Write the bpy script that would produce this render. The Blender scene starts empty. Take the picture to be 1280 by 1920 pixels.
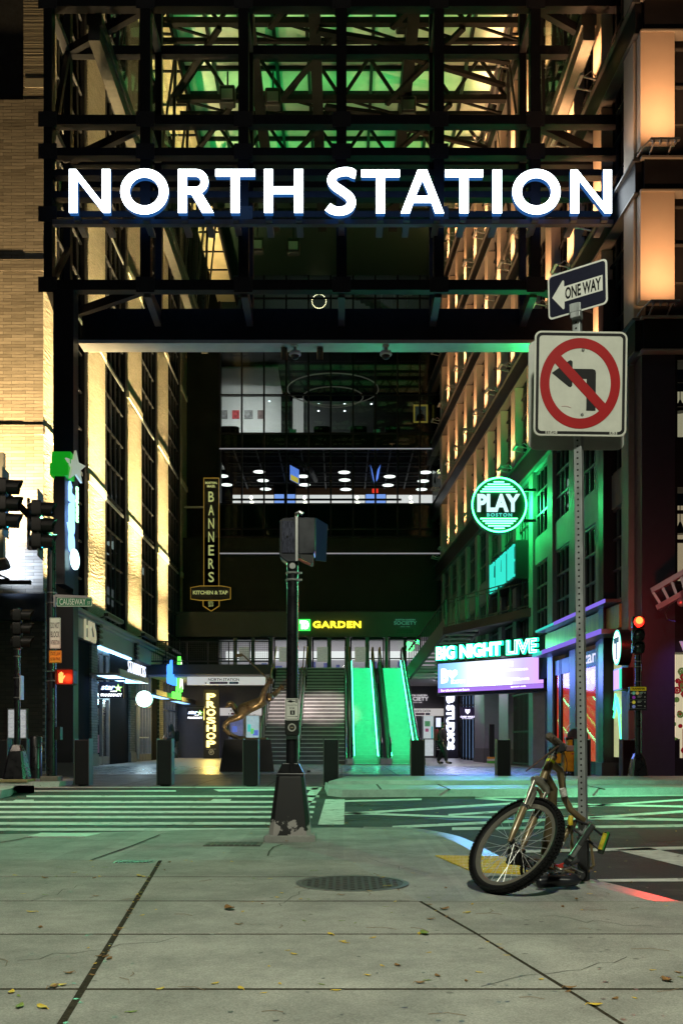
import bpy, bmesh, math, random
from mathutils import Vector as V, Matrix as MX
random.seed(7)
S = bpy.context.scene
COL = S.collection
# ---------------------------------------------------------------- camera
F, HZ, CX, HC = 1867.0, 1390.0, 640.0, 0.9      # focal length and horizon in photo pixels, eye height in metres
cam = bpy.data.cameras.new("camera"); camo = bpy.data.objects.new("camera", cam); COL.objects.link(camo)
camo.location = (0, 0, HC); camo.rotation_euler = (math.radians(90), 0, 0)
cam.sensor_fit = 'VERTICAL'; cam.sensor_width = 24; cam.sensor_height = 36
cam.lens = F / 1920 * 36; cam.shift_y = (HZ - 960) / 1920; cam.clip_start = 0.1; cam.clip_end = 800
S.camera = camo
# ---------------------------------------------------------------- sky and the faint glow of the city sky
w = bpy.data.worlds.new("World"); S.world = w; w.use_nodes = True
nt = w.node_tree; bg = nt.nodes["Background"]
sky = nt.nodes.new("ShaderNodeTexSky"); sky.sky_type = 'NISHITA'; sky.sun_disc = False
sky.sun_elevation = math.radians(52); sky.sun_rotation = math.radians(188)
nt.links.new(sky.outputs[0], bg.inputs[0]); bg.inputs[1].default_value = 0.00025
sl = bpy.data.lights.new("sun", 'SUN'); sl.energy = 0.05; sl.angle = math.radians(12); sl.color = (1, .95, .85)
so = bpy.data.objects.new("sun", sl); COL.objects.link(so); so.rotation_euler = (math.radians(38), 0, math.radians(-8))
S.view_settings.view_transform = 'Standard'; S.view_settings.look = 'None'
S.view_settings.exposure = 0.0; S.view_settings.gamma = 1.0
S.cycles.use_denoising = True
try: S.cycles.denoiser = 'OPENIMAGEDENOISE'
except Exception: pass
S.cycles.max_bounces = 6; S.cycles.diffuse_bounces = 2; S.cycles.glossy_bounces = 3
S.cycles.transmission_bounces = 4; S.cycles.transparent_max_bounces = 12
S.cycles.sample_clamp_indirect = 4.0; S.cycles.caustics_reflective = False; S.cycles.caustics_refractive = False
# ---------------------------------------------------------------- pixel helpers
def PX(px, D): return (px - CX) / F * D
def PZ(py, D): return HC + (HZ - py) / F * D
def P(px, py, D): return V((PX(px, D), D, PZ(py, D)))
def G(px, py, z=0.0):
    D = (HC - z) * F / (py - HZ); return V((PX(px, D), D, z))
# ---------------------------------------------------------------- materials
def mat(name, col=(.5, .5, .5), rough=.6, metal=0.0, var=0.0, vs=6.0, bump=0.0, bs=60.0, emit=None, es=1.0, spec=.5, coat=0.0, stretch=None, rv=0.0):
    m = bpy.data.materials.new(name); m.use_nodes = True; n = m.node_tree; b = n.nodes["Principled BSDF"]
    b.inputs["Base Color"].default_value = (*col, 1); b.inputs["Roughness"].default_value = rough
    b.inputs["Metallic"].default_value = metal; b.inputs["Specular IOR Level"].default_value = spec
    if coat: b.inputs["Coat Weight"].default_value = coat; b.inputs["Coat Roughness"].default_value = .08
    if emit: b.inputs["Emission Color"].default_value = (*emit, 1); b.inputs["Emission Strength"].default_value = es
    if var or bump or rv:
        tc = n.nodes.new("ShaderNodeTexCoord"); mp = n.nodes.new("ShaderNodeMapping")
        n.links.new(tc.outputs["Object"], mp.inputs[0])
        if stretch: mp.inputs["Scale"].default_value = stretch
    if var or rv:
        t = n.nodes.new("ShaderNodeTexNoise"); t.inputs["Scale"].default_value = vs; t.inputs["Detail"].default_value = 8; t.inputs["Roughness"].default_value = .65
        n.links.new(mp.outputs[0], t.inputs["Vector"])
    if var:
        r = n.nodes.new("ShaderNodeMapRange"); r.inputs[1].default_value = .3; r.inputs[2].default_value = .7
        r.inputs[3].default_value = 1 - var; r.inputs[4].default_value = 1 + var
        mu = n.nodes.new("ShaderNodeMix"); mu.data_type = 'RGBA'; mu.blend_type = 'MULTIPLY'; mu.inputs[0].default_value = 1
        mu.inputs[6].default_value = (*col, 1); n.links.new(t.outputs[0], r.inputs[0]); n.links.new(r.outputs[0], mu.inputs[7])
        n.links.new(mu.outputs[2], b.inputs["Base Color"])
    if rv:
        r2 = n.nodes.new("ShaderNodeMapRange"); r2.inputs[1].default_value = .3; r2.inputs[2].default_value = .7
        r2.inputs[3].default_value = max(.02, rough - rv); r2.inputs[4].default_value = min(1, rough + rv)
        n.links.new(t.outputs[0], r2.inputs[0]); n.links.new(r2.outputs[0], b.inputs["Roughness"])
    if bump:
        t2 = n.nodes.new("ShaderNodeTexNoise"); t2.inputs["Scale"].default_value = bs; t2.inputs["Detail"].default_value = 5
        n.links.new(mp.outputs[0], t2.inputs["Vector"]); bm_ = n.nodes.new("ShaderNodeBump"); bm_.inputs["Strength"].default_value = bump
        bm_.inputs["Distance"].default_value = .02
        n.links.new(t2.outputs[0], bm_.inputs["Height"]); n.links.new(bm_.outputs[0], b.inputs["Normal"])
    return m
def glow(name, col, st):
    m = bpy.data.materials.new(name); m.use_nodes = True; n = m.node_tree; n.nodes.clear()
    o = n.nodes.new("ShaderNodeOutputMaterial"); e = n.nodes.new("ShaderNodeEmission")
    e.inputs[0].default_value = (*col, 1); e.inputs[1].default_value = st; n.links.new(e.outputs[0], o.inputs[0]); return m
def glassmat(name, tint=(.6, .7, .65), rough=.02, refl=.9):
    m = bpy.data.materials.new(name); m.use_nodes = True; n = m.node_tree; n.nodes.clear()
    o = n.nodes.new("ShaderNodeOutputMaterial"); t = n.nodes.new("ShaderNodeBsdfTransparent"); g = n.nodes.new("ShaderNodeBsdfGlossy")
    t.inputs[0].default_value = (*tint, 1); g.inputs["Roughness"].default_value = rough; g.inputs[0].default_value = (refl, refl, refl, 1)
    lw = n.nodes.new("ShaderNodeLayerWeight"); lw.inputs[0].default_value = .5; pw = n.nodes.new("ShaderNodeMath"); pw.operation = 'POWER'; pw.inputs[1].default_value = 5
    fr = n.nodes.new("ShaderNodeMath"); fr.operation = 'MULTIPLY_ADD'; fr.inputs[1].default_value = .3; fr.inputs[2].default_value = .03; mx = n.nodes.new("ShaderNodeMixShader")
    n.links.new(lw.outputs["Facing"], pw.inputs[0]); n.links.new(pw.outputs[0], fr.inputs[0]); n.links.new(fr.outputs[0], mx.inputs[0]); n.links.new(t.outputs[0], mx.inputs[1]); n.links.new(g.outputs[0], mx.inputs[2])
    n.links.new(mx.outputs[0], o.inputs[0]); return m
def brickmat(name, c1, c2, mortar, bw, bh, axis, rough=.85, bump=.6, ms=.008, noiseb=.5):
    # axis 'x': the wall runs along y; axis 'y': the wall runs along x
    m = bpy.data.materials.new(name); m.use_nodes = True; n = m.node_tree; b = n.nodes["Principled BSDF"]; b.inputs["Roughness"].default_value = rough
    tc = n.nodes.new("ShaderNodeTexCoord"); sp = n.nodes.new("ShaderNodeSeparateXYZ"); cb = n.nodes.new("ShaderNodeCombineXYZ")
    n.links.new(tc.outputs["Object"], sp.inputs[0]); n.links.new(sp.outputs[1 if axis == 'x' else 0], cb.inputs[0]); n.links.new(sp.outputs[2], cb.inputs[1])
    br = n.nodes.new("ShaderNodeTexBrick"); n.links.new(cb.outputs[0], br.inputs[0])
    br.inputs["Color1"].default_value = (*c1, 1); br.inputs["Color2"].default_value = (*c2, 1); br.inputs["Mortar"].default_value = (*mortar, 1)
    br.inputs["Scale"].default_value = 1; br.inputs["Mortar Size"].default_value = ms; br.inputs["Brick Width"].default_value = bw
    br.inputs["Row Height"].default_value = bh; br.offset = .37; br.inputs["Bias"].default_value = -.1
    mpn = n.nodes.new("ShaderNodeMapping"); mpn.inputs["Scale"].default_value = (3, 14, 1) ; n.links.new(cb.outputs[0], mpn.inputs[0])
    no = n.nodes.new("ShaderNodeTexNoise"); no.inputs["Scale"].default_value = 1.0; no.inputs["Detail"].default_value = 6; n.links.new(mpn.outputs[0], no.inputs[0])
    mu = n.nodes.new("ShaderNodeMix"); mu.data_type = 'RGBA'; mu.blend_type = 'MULTIPLY'; mu.inputs[0].default_value = .45
    n.links.new(br.outputs[0], mu.inputs[6]); n.links.new(no.outputs[0], mu.inputs[7]); n.links.new(mu.outputs[2], b.inputs["Base Color"])
    ad = n.nodes.new("ShaderNodeMath"); ad.operation = 'MULTIPLY_ADD'; ad.inputs[1].default_value = noiseb
    iv = n.nodes.new("ShaderNodeMath"); iv.operation = 'SUBTRACT'; iv.inputs[0].default_value = 1; n.links.new(br.outputs[1], iv.inputs[1])
    n.links.new(no.outputs[0], ad.inputs[0]); n.links.new(iv.outputs[0], ad.inputs[2])
    bp = n.nodes.new("ShaderNodeBump"); bp.inputs["Strength"].default_value = bump; bp.inputs["Distance"].default_value = .055
    n.links.new(ad.outputs[0], bp.inputs["Height"]); n.links.new(bp.outputs[0], b.inputs["Normal"]); return m
# ---------------------------------------------------------------- mesh builder
FONT = None
def FR(o, u, v):
    u = V(u).normalized(); v = V(v).normalized(); n = u.cross(v)
    return MX(((u.x, v.x, n.x, o[0]), (u.y, v.y, n.y, o[1]), (u.z, v.z, n.z, o[2]), (0, 0, 0, 1)))
def FC(px, py, D): return FR(P(px, py, D), (1, 0, 0), (0, 0, 1))       # upright plane facing the street
class MB:
    def __init__(s): s.v = []; s.f = []; s.mi = []; s.k = 0
    def add(s, vs, fs):
        o = len(s.v); s.v += [tuple(x) for x in vs]; s.f += [tuple(i + o for i in f) for f in fs]; s.mi += [s.k] * len(fs); return s
    def hexa(s, p): return s.add(p, [(0, 3, 2, 1), (4, 5, 6, 7), (0, 1, 5, 4), (1, 2, 6, 5), (2, 3, 7, 6), (3, 0, 4, 7)])
    def box(s, x0, x1, y0, y1, z0, z1, M=None):
        x0, x1 = min(x0, x1), max(x0, x1); y0, y1 = min(y0, y1), max(y0, y1); z0, z1 = min(z0, z1), max(z0, z1)
        p = [V(q) for q in ((x0, y0, z0), (x1, y0, z0), (x1, y1, z0), (x0, y1, z0), (x0, y0, z1), (x1, y0, z1), (x1, y1, z1), (x0, y1, z1))]
        if M is not None: p = [M @ q for q in p]
        return s.hexa(p)
    def beam(s, a, b, w, h=None, up=(0, 0, 1)):
        a, b = V(a), V(b); h = h or w; d = (b - a).normalized(); up = V(up)
        if abs(d.dot(up)) > .98: up = V((0, 1, 0)) if abs(d.y) < .9 else V((1, 0, 0))
        x = d.cross(up).normalized() * w / 2; y = x.cross(d).normalized() * h / 2
        return s.hexa([a - x - y, a + x - y, a + x + y, a - x + y, b - x - y, b + x - y, b + x + y, b - x + y])
    def tube(s, path, r, n=8, closed=False, caps=True):
        path = [V(p) for p in path]; L = len(path); rs = r if isinstance(r, (list, tuple)) else [r] * L
        vs, prev = [], None
        for i, p in enumerate(path):
            if closed: d = path[(i + 1) % L] - path[i - 1]
            else: d = path[min(i + 1, L - 1)] - path[max(i - 1, 0)]
            d = d.normalized() if d.length > 1e-9 else V((0, 0, 1))
            if prev is None:
                prev = d.orthogonal().normalized()
            x = (prev - d * prev.dot(d)); x = x.normalized() if x.length > 1e-6 else d.orthogonal().normalized(); prev = x; y = d.cross(x)
            for k in range(n):
                a = 2 * math.pi * k / n; vs.append(p + (x * math.cos(a) + y * math.sin(a)) * rs[i])
        fs = []
        for i in range(L if closed else L - 1):
            j = (i + 1) % L
            for k in range(n): k2 = (k + 1) % n; fs.append((i * n + k, i * n + k2, j * n + k2, j * n + k))
        if caps and not closed: fs.append(tuple(range(n))[::-1]); fs.append(tuple((L - 1) * n + k for k in range(n)))
        return s.add(vs, fs)
    def cyl(s, a, b, r, r2=None, n=16): return s.tube([a, b], [r, r if r2 is None else r2], n)
    def lathe(s, prof, M=None, n=24, sx=1, sy=1):
        M = M or MX(); vs = []
        for r, z in prof:
            for k in range(n): a = 2 * math.pi * k / n; vs.append(M @ V((r * math.cos(a) * sx, r * math.sin(a) * sy, z)))
        fs = []
        for i in range(len(prof) - 1):
            for k in range(n): k2 = (k + 1) % n; fs.append((i * n + k, i * n + k2, (i + 1) * n + k2, (i + 1) * n + k))
        if prof[0][0] > 1e-5: fs.append(tuple(range(n))[::-1])
        if prof[-1][0] > 1e-5: fs.append(tuple((len(prof) - 1) * n + k for k in range(n)))
        return s.add(vs, fs)
    def ball(s, c, r, n=12, sc=(1, 1, 1)):
        pr = [(max(1e-6, r * math.sin(math.pi * i / n)), -r * math.cos(math.pi * i / n)) for i in range(n + 1)]
        return s.lathe(pr, MX.Translation(V(c)) @ MX.Diagonal((*sc, 1)), n * 2)
    def prism(s, poly, M=None, d=.01, z0=0.0):
        M = M or MX(); n = len(poly)
        if sum(poly[i][0] * poly[(i + 1) % n][1] - poly[(i + 1) % n][0] * poly[i][1] for i in range(n)) < 0: poly = poly[::-1]
        vs = [M @ V((x, y, z0)) for x, y in poly] + [M @ V((x, y, z0 + d)) for x, y in poly]
        fs = [tuple(range(n))[::-1], tuple(range(n, 2 * n))] + [(i, (i + 1) % n, n + (i + 1) % n, n + i) for i in range(n)]
        return s.add(vs, fs)
    def ring(s, outer, inner, M, d, z0=0.0):
        n = len(outer); vs = []
        for z in (z0, z0 + d): vs += [M @ V((x, y, z)) for x, y in outer] + [M @ V((x, y, z)) for x, y in inner]
        fs = []
        for i in range(n):
            j = (i + 1) % n
            fs += [(i, n + i, n + j, j), (2 * n + i, 2 * n + j, 3 * n + j, 3 * n + i), (i, j, 2 * n + j, 2 * n + i), (n + i, 3 * n + i, 3 * n + j, n + j)]
        return s.add(vs, fs)
    def quad(s, a, b, c, d): return s.add([a, b, c, d], [(0, 1, 2, 3)])
    def text(s, t, M, w=None, h=None, d=.01, bold=0.0, z0=0.0, shear=0, center=False, space=1.0):
        c = bpy.data.curves.new("t", 'FONT'); c.body = t; c.offset = bold; c.shear = shear; c.resolution_u = 3; c.space_character = space
        c.extrude = .5
        o = bpy.data.objects.new("t", c); COL.objects.link(o); bpy.context.view_layer.update()
        me = bpy.data.meshes.new_from_object(o.evaluated_get(bpy.context.evaluated_depsgraph_get()))
        xs = [v.co.x for v in me.vertices]; ys = [v.co.y for v in me.vertices]
        if xs:
            x0, x1, y0, y1 = min(xs), max(xs), min(ys), max(ys); kx = (w or 0) / (x1 - x0); ky = (h or 0) / (y1 - y0)
            if not w: kx = ky
            if not h: ky = kx
            cx = (x1 - x0) * kx / 2 if center else 0; cy = (y1 - y0) * ky / 2 if center else 0
            s.add([M @ V(((v.co.x - x0) * kx - cx, (v.co.y - y0) * ky - cy, z0 + (v.co.z + .5) * d)) for v in me.vertices], [tuple(p.vertices) for p in me.polygons])
        bpy.data.objects.remove(o); bpy.data.meshes.remove(me); bpy.data.curves.remove(c); return s
    def build(s, name, mats, parent=None, smooth=False, bevel=0.0, label=None, ang=35, local=False):
        me = bpy.data.meshes.new(name); off = V((0, 0, 0))
        if parent is not None and not local:
            p = parent
            while p is not None: off += p.location; p = p.parent
        me.from_pydata([tuple(V(v) - off) for v in s.v], [], s.f); me.update()
        for m in (mats if isinstance(mats, (list, tuple)) else [mats]): me.materials.append(m)
        if any(s.mi): me.polygons.foreach_set("material_index", s.mi)
        if smooth:
            me.polygons.foreach_set("use_smooth", [True] * len(me.polygons))
            try: me.set_sharp_from_angle(angle=math.radians(ang))
            except Exception: pass
        o = bpy.data.objects.new(name, me); COL.objects.link(o); o.parent = parent
        if bevel:
            b = o.modifiers.new("bevel", 'BEVEL'); b.width = bevel; b.segments = 2; b.limit_method = 'ANGLE'; b.angle_limit = math.radians(40)
        if label: o["label"] = label
        return o
def tag(o, label, cat, group=None):
    o["label"] = label; o["category"] = cat
    if group: o["group"] = group
    return o
def thing(name, label, cat, loc=(0, 0, 0), group=None):
    o = bpy.data.objects.new(name, None); COL.objects.link(o); o.location = V(loc); o.empty_display_size = .2
    return tag(o, label, cat, group)
def struct(o, kind="structure"): o["kind"] = kind; return o
def dup(root, loc, label=None, rotz=None, group=None):
    r = root.copy(); COL.objects.link(r); r.location = V(loc)
    if rotz is not None: r.rotation_euler.z = rotz
    if label: r["label"] = label
    if group: r["group"] = group
    for ch in [x for x in bpy.data.objects if x.parent is root]:
        c = ch.copy(); COL.objects.link(c); c.parent = r
        for g in [x for x in bpy.data.objects if x.parent is ch]:
            d = g.copy(); COL.objects.link(d); d.parent = c
    return r
def lamp(kind, loc, power, col, parent=None, aim=None, size=.1, angle=None, blend=.6, name="lamp_light"):
    l = bpy.data.lights.new(name, kind); l.energy = power; l.color = col
    if kind == 'SPOT':
        l.spot_size = math.radians(angle or 90); l.spot_blend = blend; l.shadow_soft_size = size
    elif kind == 'AREA':
        l.shape = 'RECTANGLE'
        if isinstance(size, (tuple, list)): l.size, l.size_y = size
        else: l.size = l.size_y = size
        if angle: l.spread = math.radians(angle)
    else: l.shadow_soft_size = size
    o = bpy.data.objects.new(name, l); COL.objects.link(o)
    loc = V(loc); rot = (V(aim) - loc).to_track_quat('-Z', 'Y') if aim is not None else None
    off = V((0, 0, 0)); p = parent
    while p is not None: off += p.location; p = p.parent
    o.parent = parent; o.location = loc - off
    if rot is not None: o.rotation_euler = rot.to_euler()
    return o
def circ(r, n=32, cx=0, cy=0, a0=0, a1=2 * math.pi, full=True):
    m = n if full else n - 1
    return [(cx + r * math.cos(a0 + (a1 - a0) * i / m), cy + r * math.sin(a0 + (a1 - a0) * i / m)) for i in range(n)]
def rrect(x0, x1, y0, y1, r, n=5):
    p = []
    for cx, cy, a in ((x1 - r, y1 - r, 0), (x0 + r, y1 - r, 90), (x0 + r, y0 + r, 180), (x1 - r, y0 + r, 270)):
        p += [(cx + r * math.cos(math.radians(a + 90 * i / n)), cy + r * math.sin(math.radians(a + 90 * i / n))) for i in range(n + 1)]
    return p
# shared materials
DK = mat("black_steel", (.011, .011, .014), .45, 0, var=.3, vs=3, spec=.18)
DK2 = mat("charcoal_paint", (.026, .026, .03), .5, 0, var=.25, vs=4, bump=.05, spec=.25)
BLK = mat("black_plastic", (.01, .01, .011), .35)
ALU = mat("galvanised_steel", (.42, .43, .44), .45, .7, var=.25, vs=20, rv=.12)
STEEL = mat("brushed_steel", (.5, .5, .5), .3, 1, var=.1, vs=30)
WHT = mat("white_sign_sheet", (.72, .72, .68), .5, var=.06, vs=9)
INK = mat("black_ink", (.012, .012, .013), .6, spec=.15)
GLASS = glassmat("dark_window_glass", (.35, .4, .38))
CLEAR = glassmat("clear_glass", (.8, .86, .84))
GWHITE = glow("white_light", (1, .96, .92), 2.2)
GLOWW = glow("white_led", (.85, .93, 1), 6)
def build_islands(mb, name, mat_, parent, **kw):
    # one object per connected piece
    par = list(range(len(mb.v)))
    def find(a):
        while par[a] != a: par[a] = par[par[a]]; a = par[a]
        return a
    for f in mb.f:
        for q in f[1:]: par[find(q)] = find(f[0])
    groups = {}
    for i, f in enumerate(mb.f): groups.setdefault(find(f[0]), []).append(i)
    out = []
    for fs in groups.values():
        m = MB(); mp = {}
        for i in fs:
            for q in mb.f[i]:
                if q not in mp: mp[q] = len(m.v); m.v.append(mb.v[q])
            m.f.append(tuple(mp[q] for q in mb.f[i])); m.mi.append(mb.mi[i])
        out.append(m.build(name, mat_, parent, **kw))
    return out
def skin_figure(name, joints, edges, mat_, parent=None, sub=2, cat=None):
    """joints: list of (point, radius); edges: index pairs; joint 0 is the root."""
    off = V((0, 0, 0)); p = parent
    while p is not None: off += p.location; p = p.parent
    me = bpy.data.meshes.new(name); me.from_pydata([tuple(V(j[0]) - off) for j in joints], edges, []); me.update()
    o = bpy.data.objects.new(name, me); COL.objects.link(o); o.parent = parent
    sk = o.modifiers.new("skin", 'SKIN'); sk.use_smooth_shade = True; sk.branch_smoothing = .3
    if not me.skin_vertices: pass
    for i, j in enumerate(joints):
        r = j[1]; r = (r, r) if not isinstance(r, tuple) else r
        me.skin_vertices[0].data[i].radius = (r[0] * 1.3, r[1] * 1.3); me.skin_vertices[0].data[i].use_root = (i == 0)
    sb = o.modifiers.new("sub", 'SUBSURF'); sb.levels = sub; sb.render_levels = sub
    me.materials.append(mat_); return o

def strip_light(a, b, face, power, col, width, parent, spread=None, name="strip_light"):
    """long area light lying from a to b and shining towards face"""
    a, b, face = V(a), V(b), V(face); y = (b - a).normalized(); z = -(face - y * face.dot(y)).normalized(); x = y.cross(z)
    o = lamp('AREA', (a + b) / 2, power, col, parent, None, (width, (b - a).length), spread, name=name)
    o.rotation_euler = MX((x, y, z)).transposed().to_euler(); return o
# ================================================================ ground
def ground_concrete(name, col, rough, speck=True, bump=.25, jw=None):
    m = mat(name, col, rough, 0, var=.2, vs=1.3, bump=bump, bs=220, rv=.08, spec=.25); n = m.node_tree; b = n.nodes["Principled BSDF"]
    tc = n.nodes.new("ShaderNodeTexCoord"); t = n.nodes.new("ShaderNodeTexNoise"); t.inputs["Scale"].default_value = 160; t.inputs["Detail"].default_value = 3
    n.links.new(tc.outputs["Object"], t.inputs[0])
    src = b.inputs["Base Color"].links[0].from_socket
    r = n.nodes.new("ShaderNodeMapRange"); r.inputs[1].default_value = .25; r.inputs[2].default_value = .75; r.inputs[3].default_value = .6; r.inputs[4].default_value = 1.4
    n.links.new(t.outputs[0], r.inputs[0])
    mu = n.nodes.new("ShaderNodeMix"); mu.data_type = 'RGBA'; mu.blend_type = 'MULTIPLY'; mu.inputs[0].default_value = .8
    n.links.new(src, mu.inputs[6]); n.links.new(r.outputs[0], mu.inputs[7])
    # old stains and gum
    t3 = n.nodes.new("ShaderNodeTexNoise"); t3.inputs["Scale"].default_value = 2.6; t3.inputs["Detail"].default_value = 9; t3.inputs["Roughness"].default_value = .7
    mp3 = n.nodes.new("ShaderNodeMapping"); mp3.inputs["Location"].default_value = (3.1, 7.7, 0); n.links.new(tc.outputs["Object"], mp3.inputs[0]); n.links.new(mp3.outputs[0], t3.inputs[0])
    r3 = n.nodes.new("ShaderNodeMapRange"); r3.inputs[1].default_value = .35; r3.inputs[2].default_value = .6; r3.inputs[3].default_value = .74; r3.inputs[4].default_value = 1.05
    n.links.new(t3.outputs[0], r3.inputs[0]); m3 = n.nodes.new("ShaderNodeMix"); m3.data_type = 'RGBA'; m3.blend_type = 'MULTIPLY'; m3.inputs[0].default_value = 1
    n.links.new(mu.outputs[2], m3.inputs[6]); n.links.new(r3.outputs[0], m3.inputs[7]); ge = n.nodes.new("ShaderNodeNewGeometry"); rp = n.nodes.new("ShaderNodeMapRange"); rp.inputs[3].default_value = .9; rp.inputs[4].default_value = 1.07
    n.links.new(ge.outputs["Random Per Island"], rp.inputs[0]); m4 = n.nodes.new("ShaderNodeMix"); m4.data_type = 'RGBA'; m4.blend_type = 'MULTIPLY'; m4.inputs[0].default_value = 1
    n.links.new(m3.outputs[2], m4.inputs[6]); n.links.new(rp.outputs[0], m4.inputs[7])
    # small dark spots of old gum and grit
    vo = n.nodes.new("ShaderNodeTexVoronoi"); vo.inputs["Scale"].default_value = 5.5; vo.inputs["Randomness"].default_value = 1; n.links.new(tc.outputs["Object"], vo.inputs[0])
    vr = n.nodes.new("ShaderNodeMapRange"); vr.inputs[1].default_value = .055; vr.inputs[2].default_value = .085; vr.inputs[3].default_value = .55; vr.inputs[4].default_value = 1; n.links.new(vo.outputs["Distance"], vr.inputs[0])
    m5 = n.nodes.new("ShaderNodeMix"); m5.data_type = 'RGBA'; m5.blend_type = 'MULTIPLY'; m5.inputs[0].default_value = 1; n.links.new(m4.outputs[2], m5.inputs[6]); n.links.new(vr.outputs[0], m5.inputs[7])
    n.links.new(m5.outputs[2], b.inputs["Base Color"])
    return m
CONC = ground_concrete("sidewalk_concrete", (.34, .335, .3), .85)
CONC2 = ground_concrete("ramp_concrete", (.34, .345, .32), .75)
GRAN = ground_concrete("kerb_granite", (.4, .4, .4), .42)
GRANS = mat("worn_smooth_granite", (.3, .3, .3), .3, 0, var=.2, vs=30, spec=.9)
ASPH = mat("asphalt", (.042, .044, .043), .72, 0, var=.45, vs=2.2, bump=.8, bs=130, rv=.12, spec=.22)
DIRT = mat("joint_dirt", (.04, .033, .022), .95, spec=.1, var=.5, vs=30, bump=.6, bs=60)
PAINT = mat("road_paint", (.6, .61, .58), .7, 0, var=.28, vs=9, bump=.3, spec=.25)
def wear(m, scale, lo, col):
    n = m.node_tree; b = n.nodes["Principled BSDF"]; src = b.inputs["Base Color"].links[0].from_socket; tc = n.nodes.new("ShaderNodeTexCoord"); t = n.nodes.new("ShaderNodeTexNoise")
    t.inputs["Scale"].default_value = scale; t.inputs["Detail"].default_value = 10; t.inputs["Roughness"].default_value = .75; n.links.new(tc.outputs["Object"], t.inputs[0])
    r = n.nodes.new("ShaderNodeMapRange"); r.inputs[1].default_value = lo; r.inputs[2].default_value = lo + .07; r.inputs[3].default_value = .0; r.inputs[4].default_value = .85; n.links.new(t.outputs[0], r.inputs[0])
    x = n.nodes.new("ShaderNodeMix"); x.data_type = 'RGBA'; n.links.new(r.outputs[0], x.inputs[0]); n.links.new(src, x.inputs[6]); x.inputs[7].default_value = (*col, 1); n.links.new(x.outputs[2], b.inputs["Base Color"])
wear(PAINT, 3.2, .56, (.06, .06, .058))
wear(ASPH, .7, .5, (.075, .078, .075))
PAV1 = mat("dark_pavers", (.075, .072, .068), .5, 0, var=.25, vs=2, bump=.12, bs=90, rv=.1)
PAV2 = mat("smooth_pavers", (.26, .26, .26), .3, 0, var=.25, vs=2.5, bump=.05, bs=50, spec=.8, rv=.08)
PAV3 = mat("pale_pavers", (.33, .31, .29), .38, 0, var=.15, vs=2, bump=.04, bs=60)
# base sheet to the horizon
m = MB(); m.quad((-200, -80, -.09), (200, -80, -.09), (200, 400, -.09), (-200, 400, -.09)); struct(m.build("ground", DIRT))
# near edge of the road (kerb line of the near sidewalk), photo px -> ground
kerb_px = [(-420, 1566), (0, 1563), (270, 1557), (560, 1551), (700, 1551), (780, 1554), (860, 1569), (930, 1603), (1000, 1637), (1110, 1650), (1280, 1693), (1500, 1752), (1900, 1850)]
kerb = [G(*p) for p in kerb_px]
def smooth_line(pts, k=6):
    out = []
    for i in range(len(pts) - 1):
        p0, p1, p2, p3 = pts[max(i - 1, 0)], pts[i], pts[i + 1], pts[min(i + 2, len(pts) - 1)]
        for j in range(k):
            t = j / k; out.append(.5 * ((2 * p1) + (p2 - p0) * t + (2 * p0 - 5 * p1 + 4 * p2 - p3) * t * t + (3 * p1 - p0 - 3 * p2 + p3) * t ** 3))
    return out + [pts[-1]]
kerbS = smooth_line(kerb)
# road (z just under the sidewalk), runs across the picture
m = MB(); m.quad((-120, 5, -.012), (120, 5, -.012), (120, 23.2, -.012), (-120, 23.2, -.012)); struct(m.build("road", ASPH))
# sidewalk slabs -------------------------------------------------
def jA(D): return -.89 - .109 * (D - 3.17)
def jB(D): return .89 - .169 * (D - 3.17) - .03 * max(0, D - 4.3)
rows = [-5.0, -3.2, -1.6, .2, 1.6, 2.75, 3.61, 4.64, 5.6, 6.6, 7.55]
m = MB()
rg = random.Random(3)
def slab(q, top):
    c = sum((p for p in q), V((0, 0, 0))) / 4
    q = [p + V((0, 0, top + rg.uniform(-.0008, .0012))) for p in q]
    b = [p - V((0, 0, .08)) for p in q]; e = .006
    inn = []
    for i, p in enumerate(q):
        a = (q[i - 1] - p).normalized() * e; d = (q[(i + 1) % 4] - p).normalized() * e; inn.append(p + a + d + V((0, 0, .003)))
    vs = b + q + inn
    fs = [(8, 9, 10, 11)] + [(i, (i + 1) % 4, 4 + (i + 1) % 4, 4 + i) for i in range(4)] + [(4 + i, 4 + (i + 1) % 4, 8 + (i + 1) % 4, 8 + i) for i in range(4)]
    m.add(vs, fs)
for r in range(len(rows) - 1):
    D0, D1 = rows[r] + .013, rows[r + 1] - .013
    cols = [lambda D, k=k: jA(D) - 2.15 * k for k in (3, 2, 1, 0)] + [jB] + [lambda D, k=k: jB(D) + 2.3 * k for k in (1, 2, 3)]
    for c in range(len(cols) - 1):
        if r == len(rows) - 2 and c > 3: continue
        g0 = .011 if cols[c] is cols[3] else .007; g1 = .013 if c + 1 == 3 else .007
        q = [V((cols[c](D0) + g0, D0, 0)), V((cols[c + 1](D0) - g1, D0, 0)), V((cols[c + 1](D1) - g1, D1, 0)), V((cols[c](D1) + g0, D1, 0))]
        if q[1].x > 2.2 and D1 > 5.7: continue
        slab(q, 0)
struct(m.build("sidewalk", CONC))
m = MB(); m.quad((-9, -5, .0012), (1.9, -5, .0012), (1.9, 5.6, .0012), (-9, 5.6, .0012)); m.quad((-9, 5.6, .0012), (.38, 5.6, .0012), (.02, 7.5, .0012), (-9, 7.5, .0012)); struct(m.build("joint_filler", DIRT))
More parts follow.
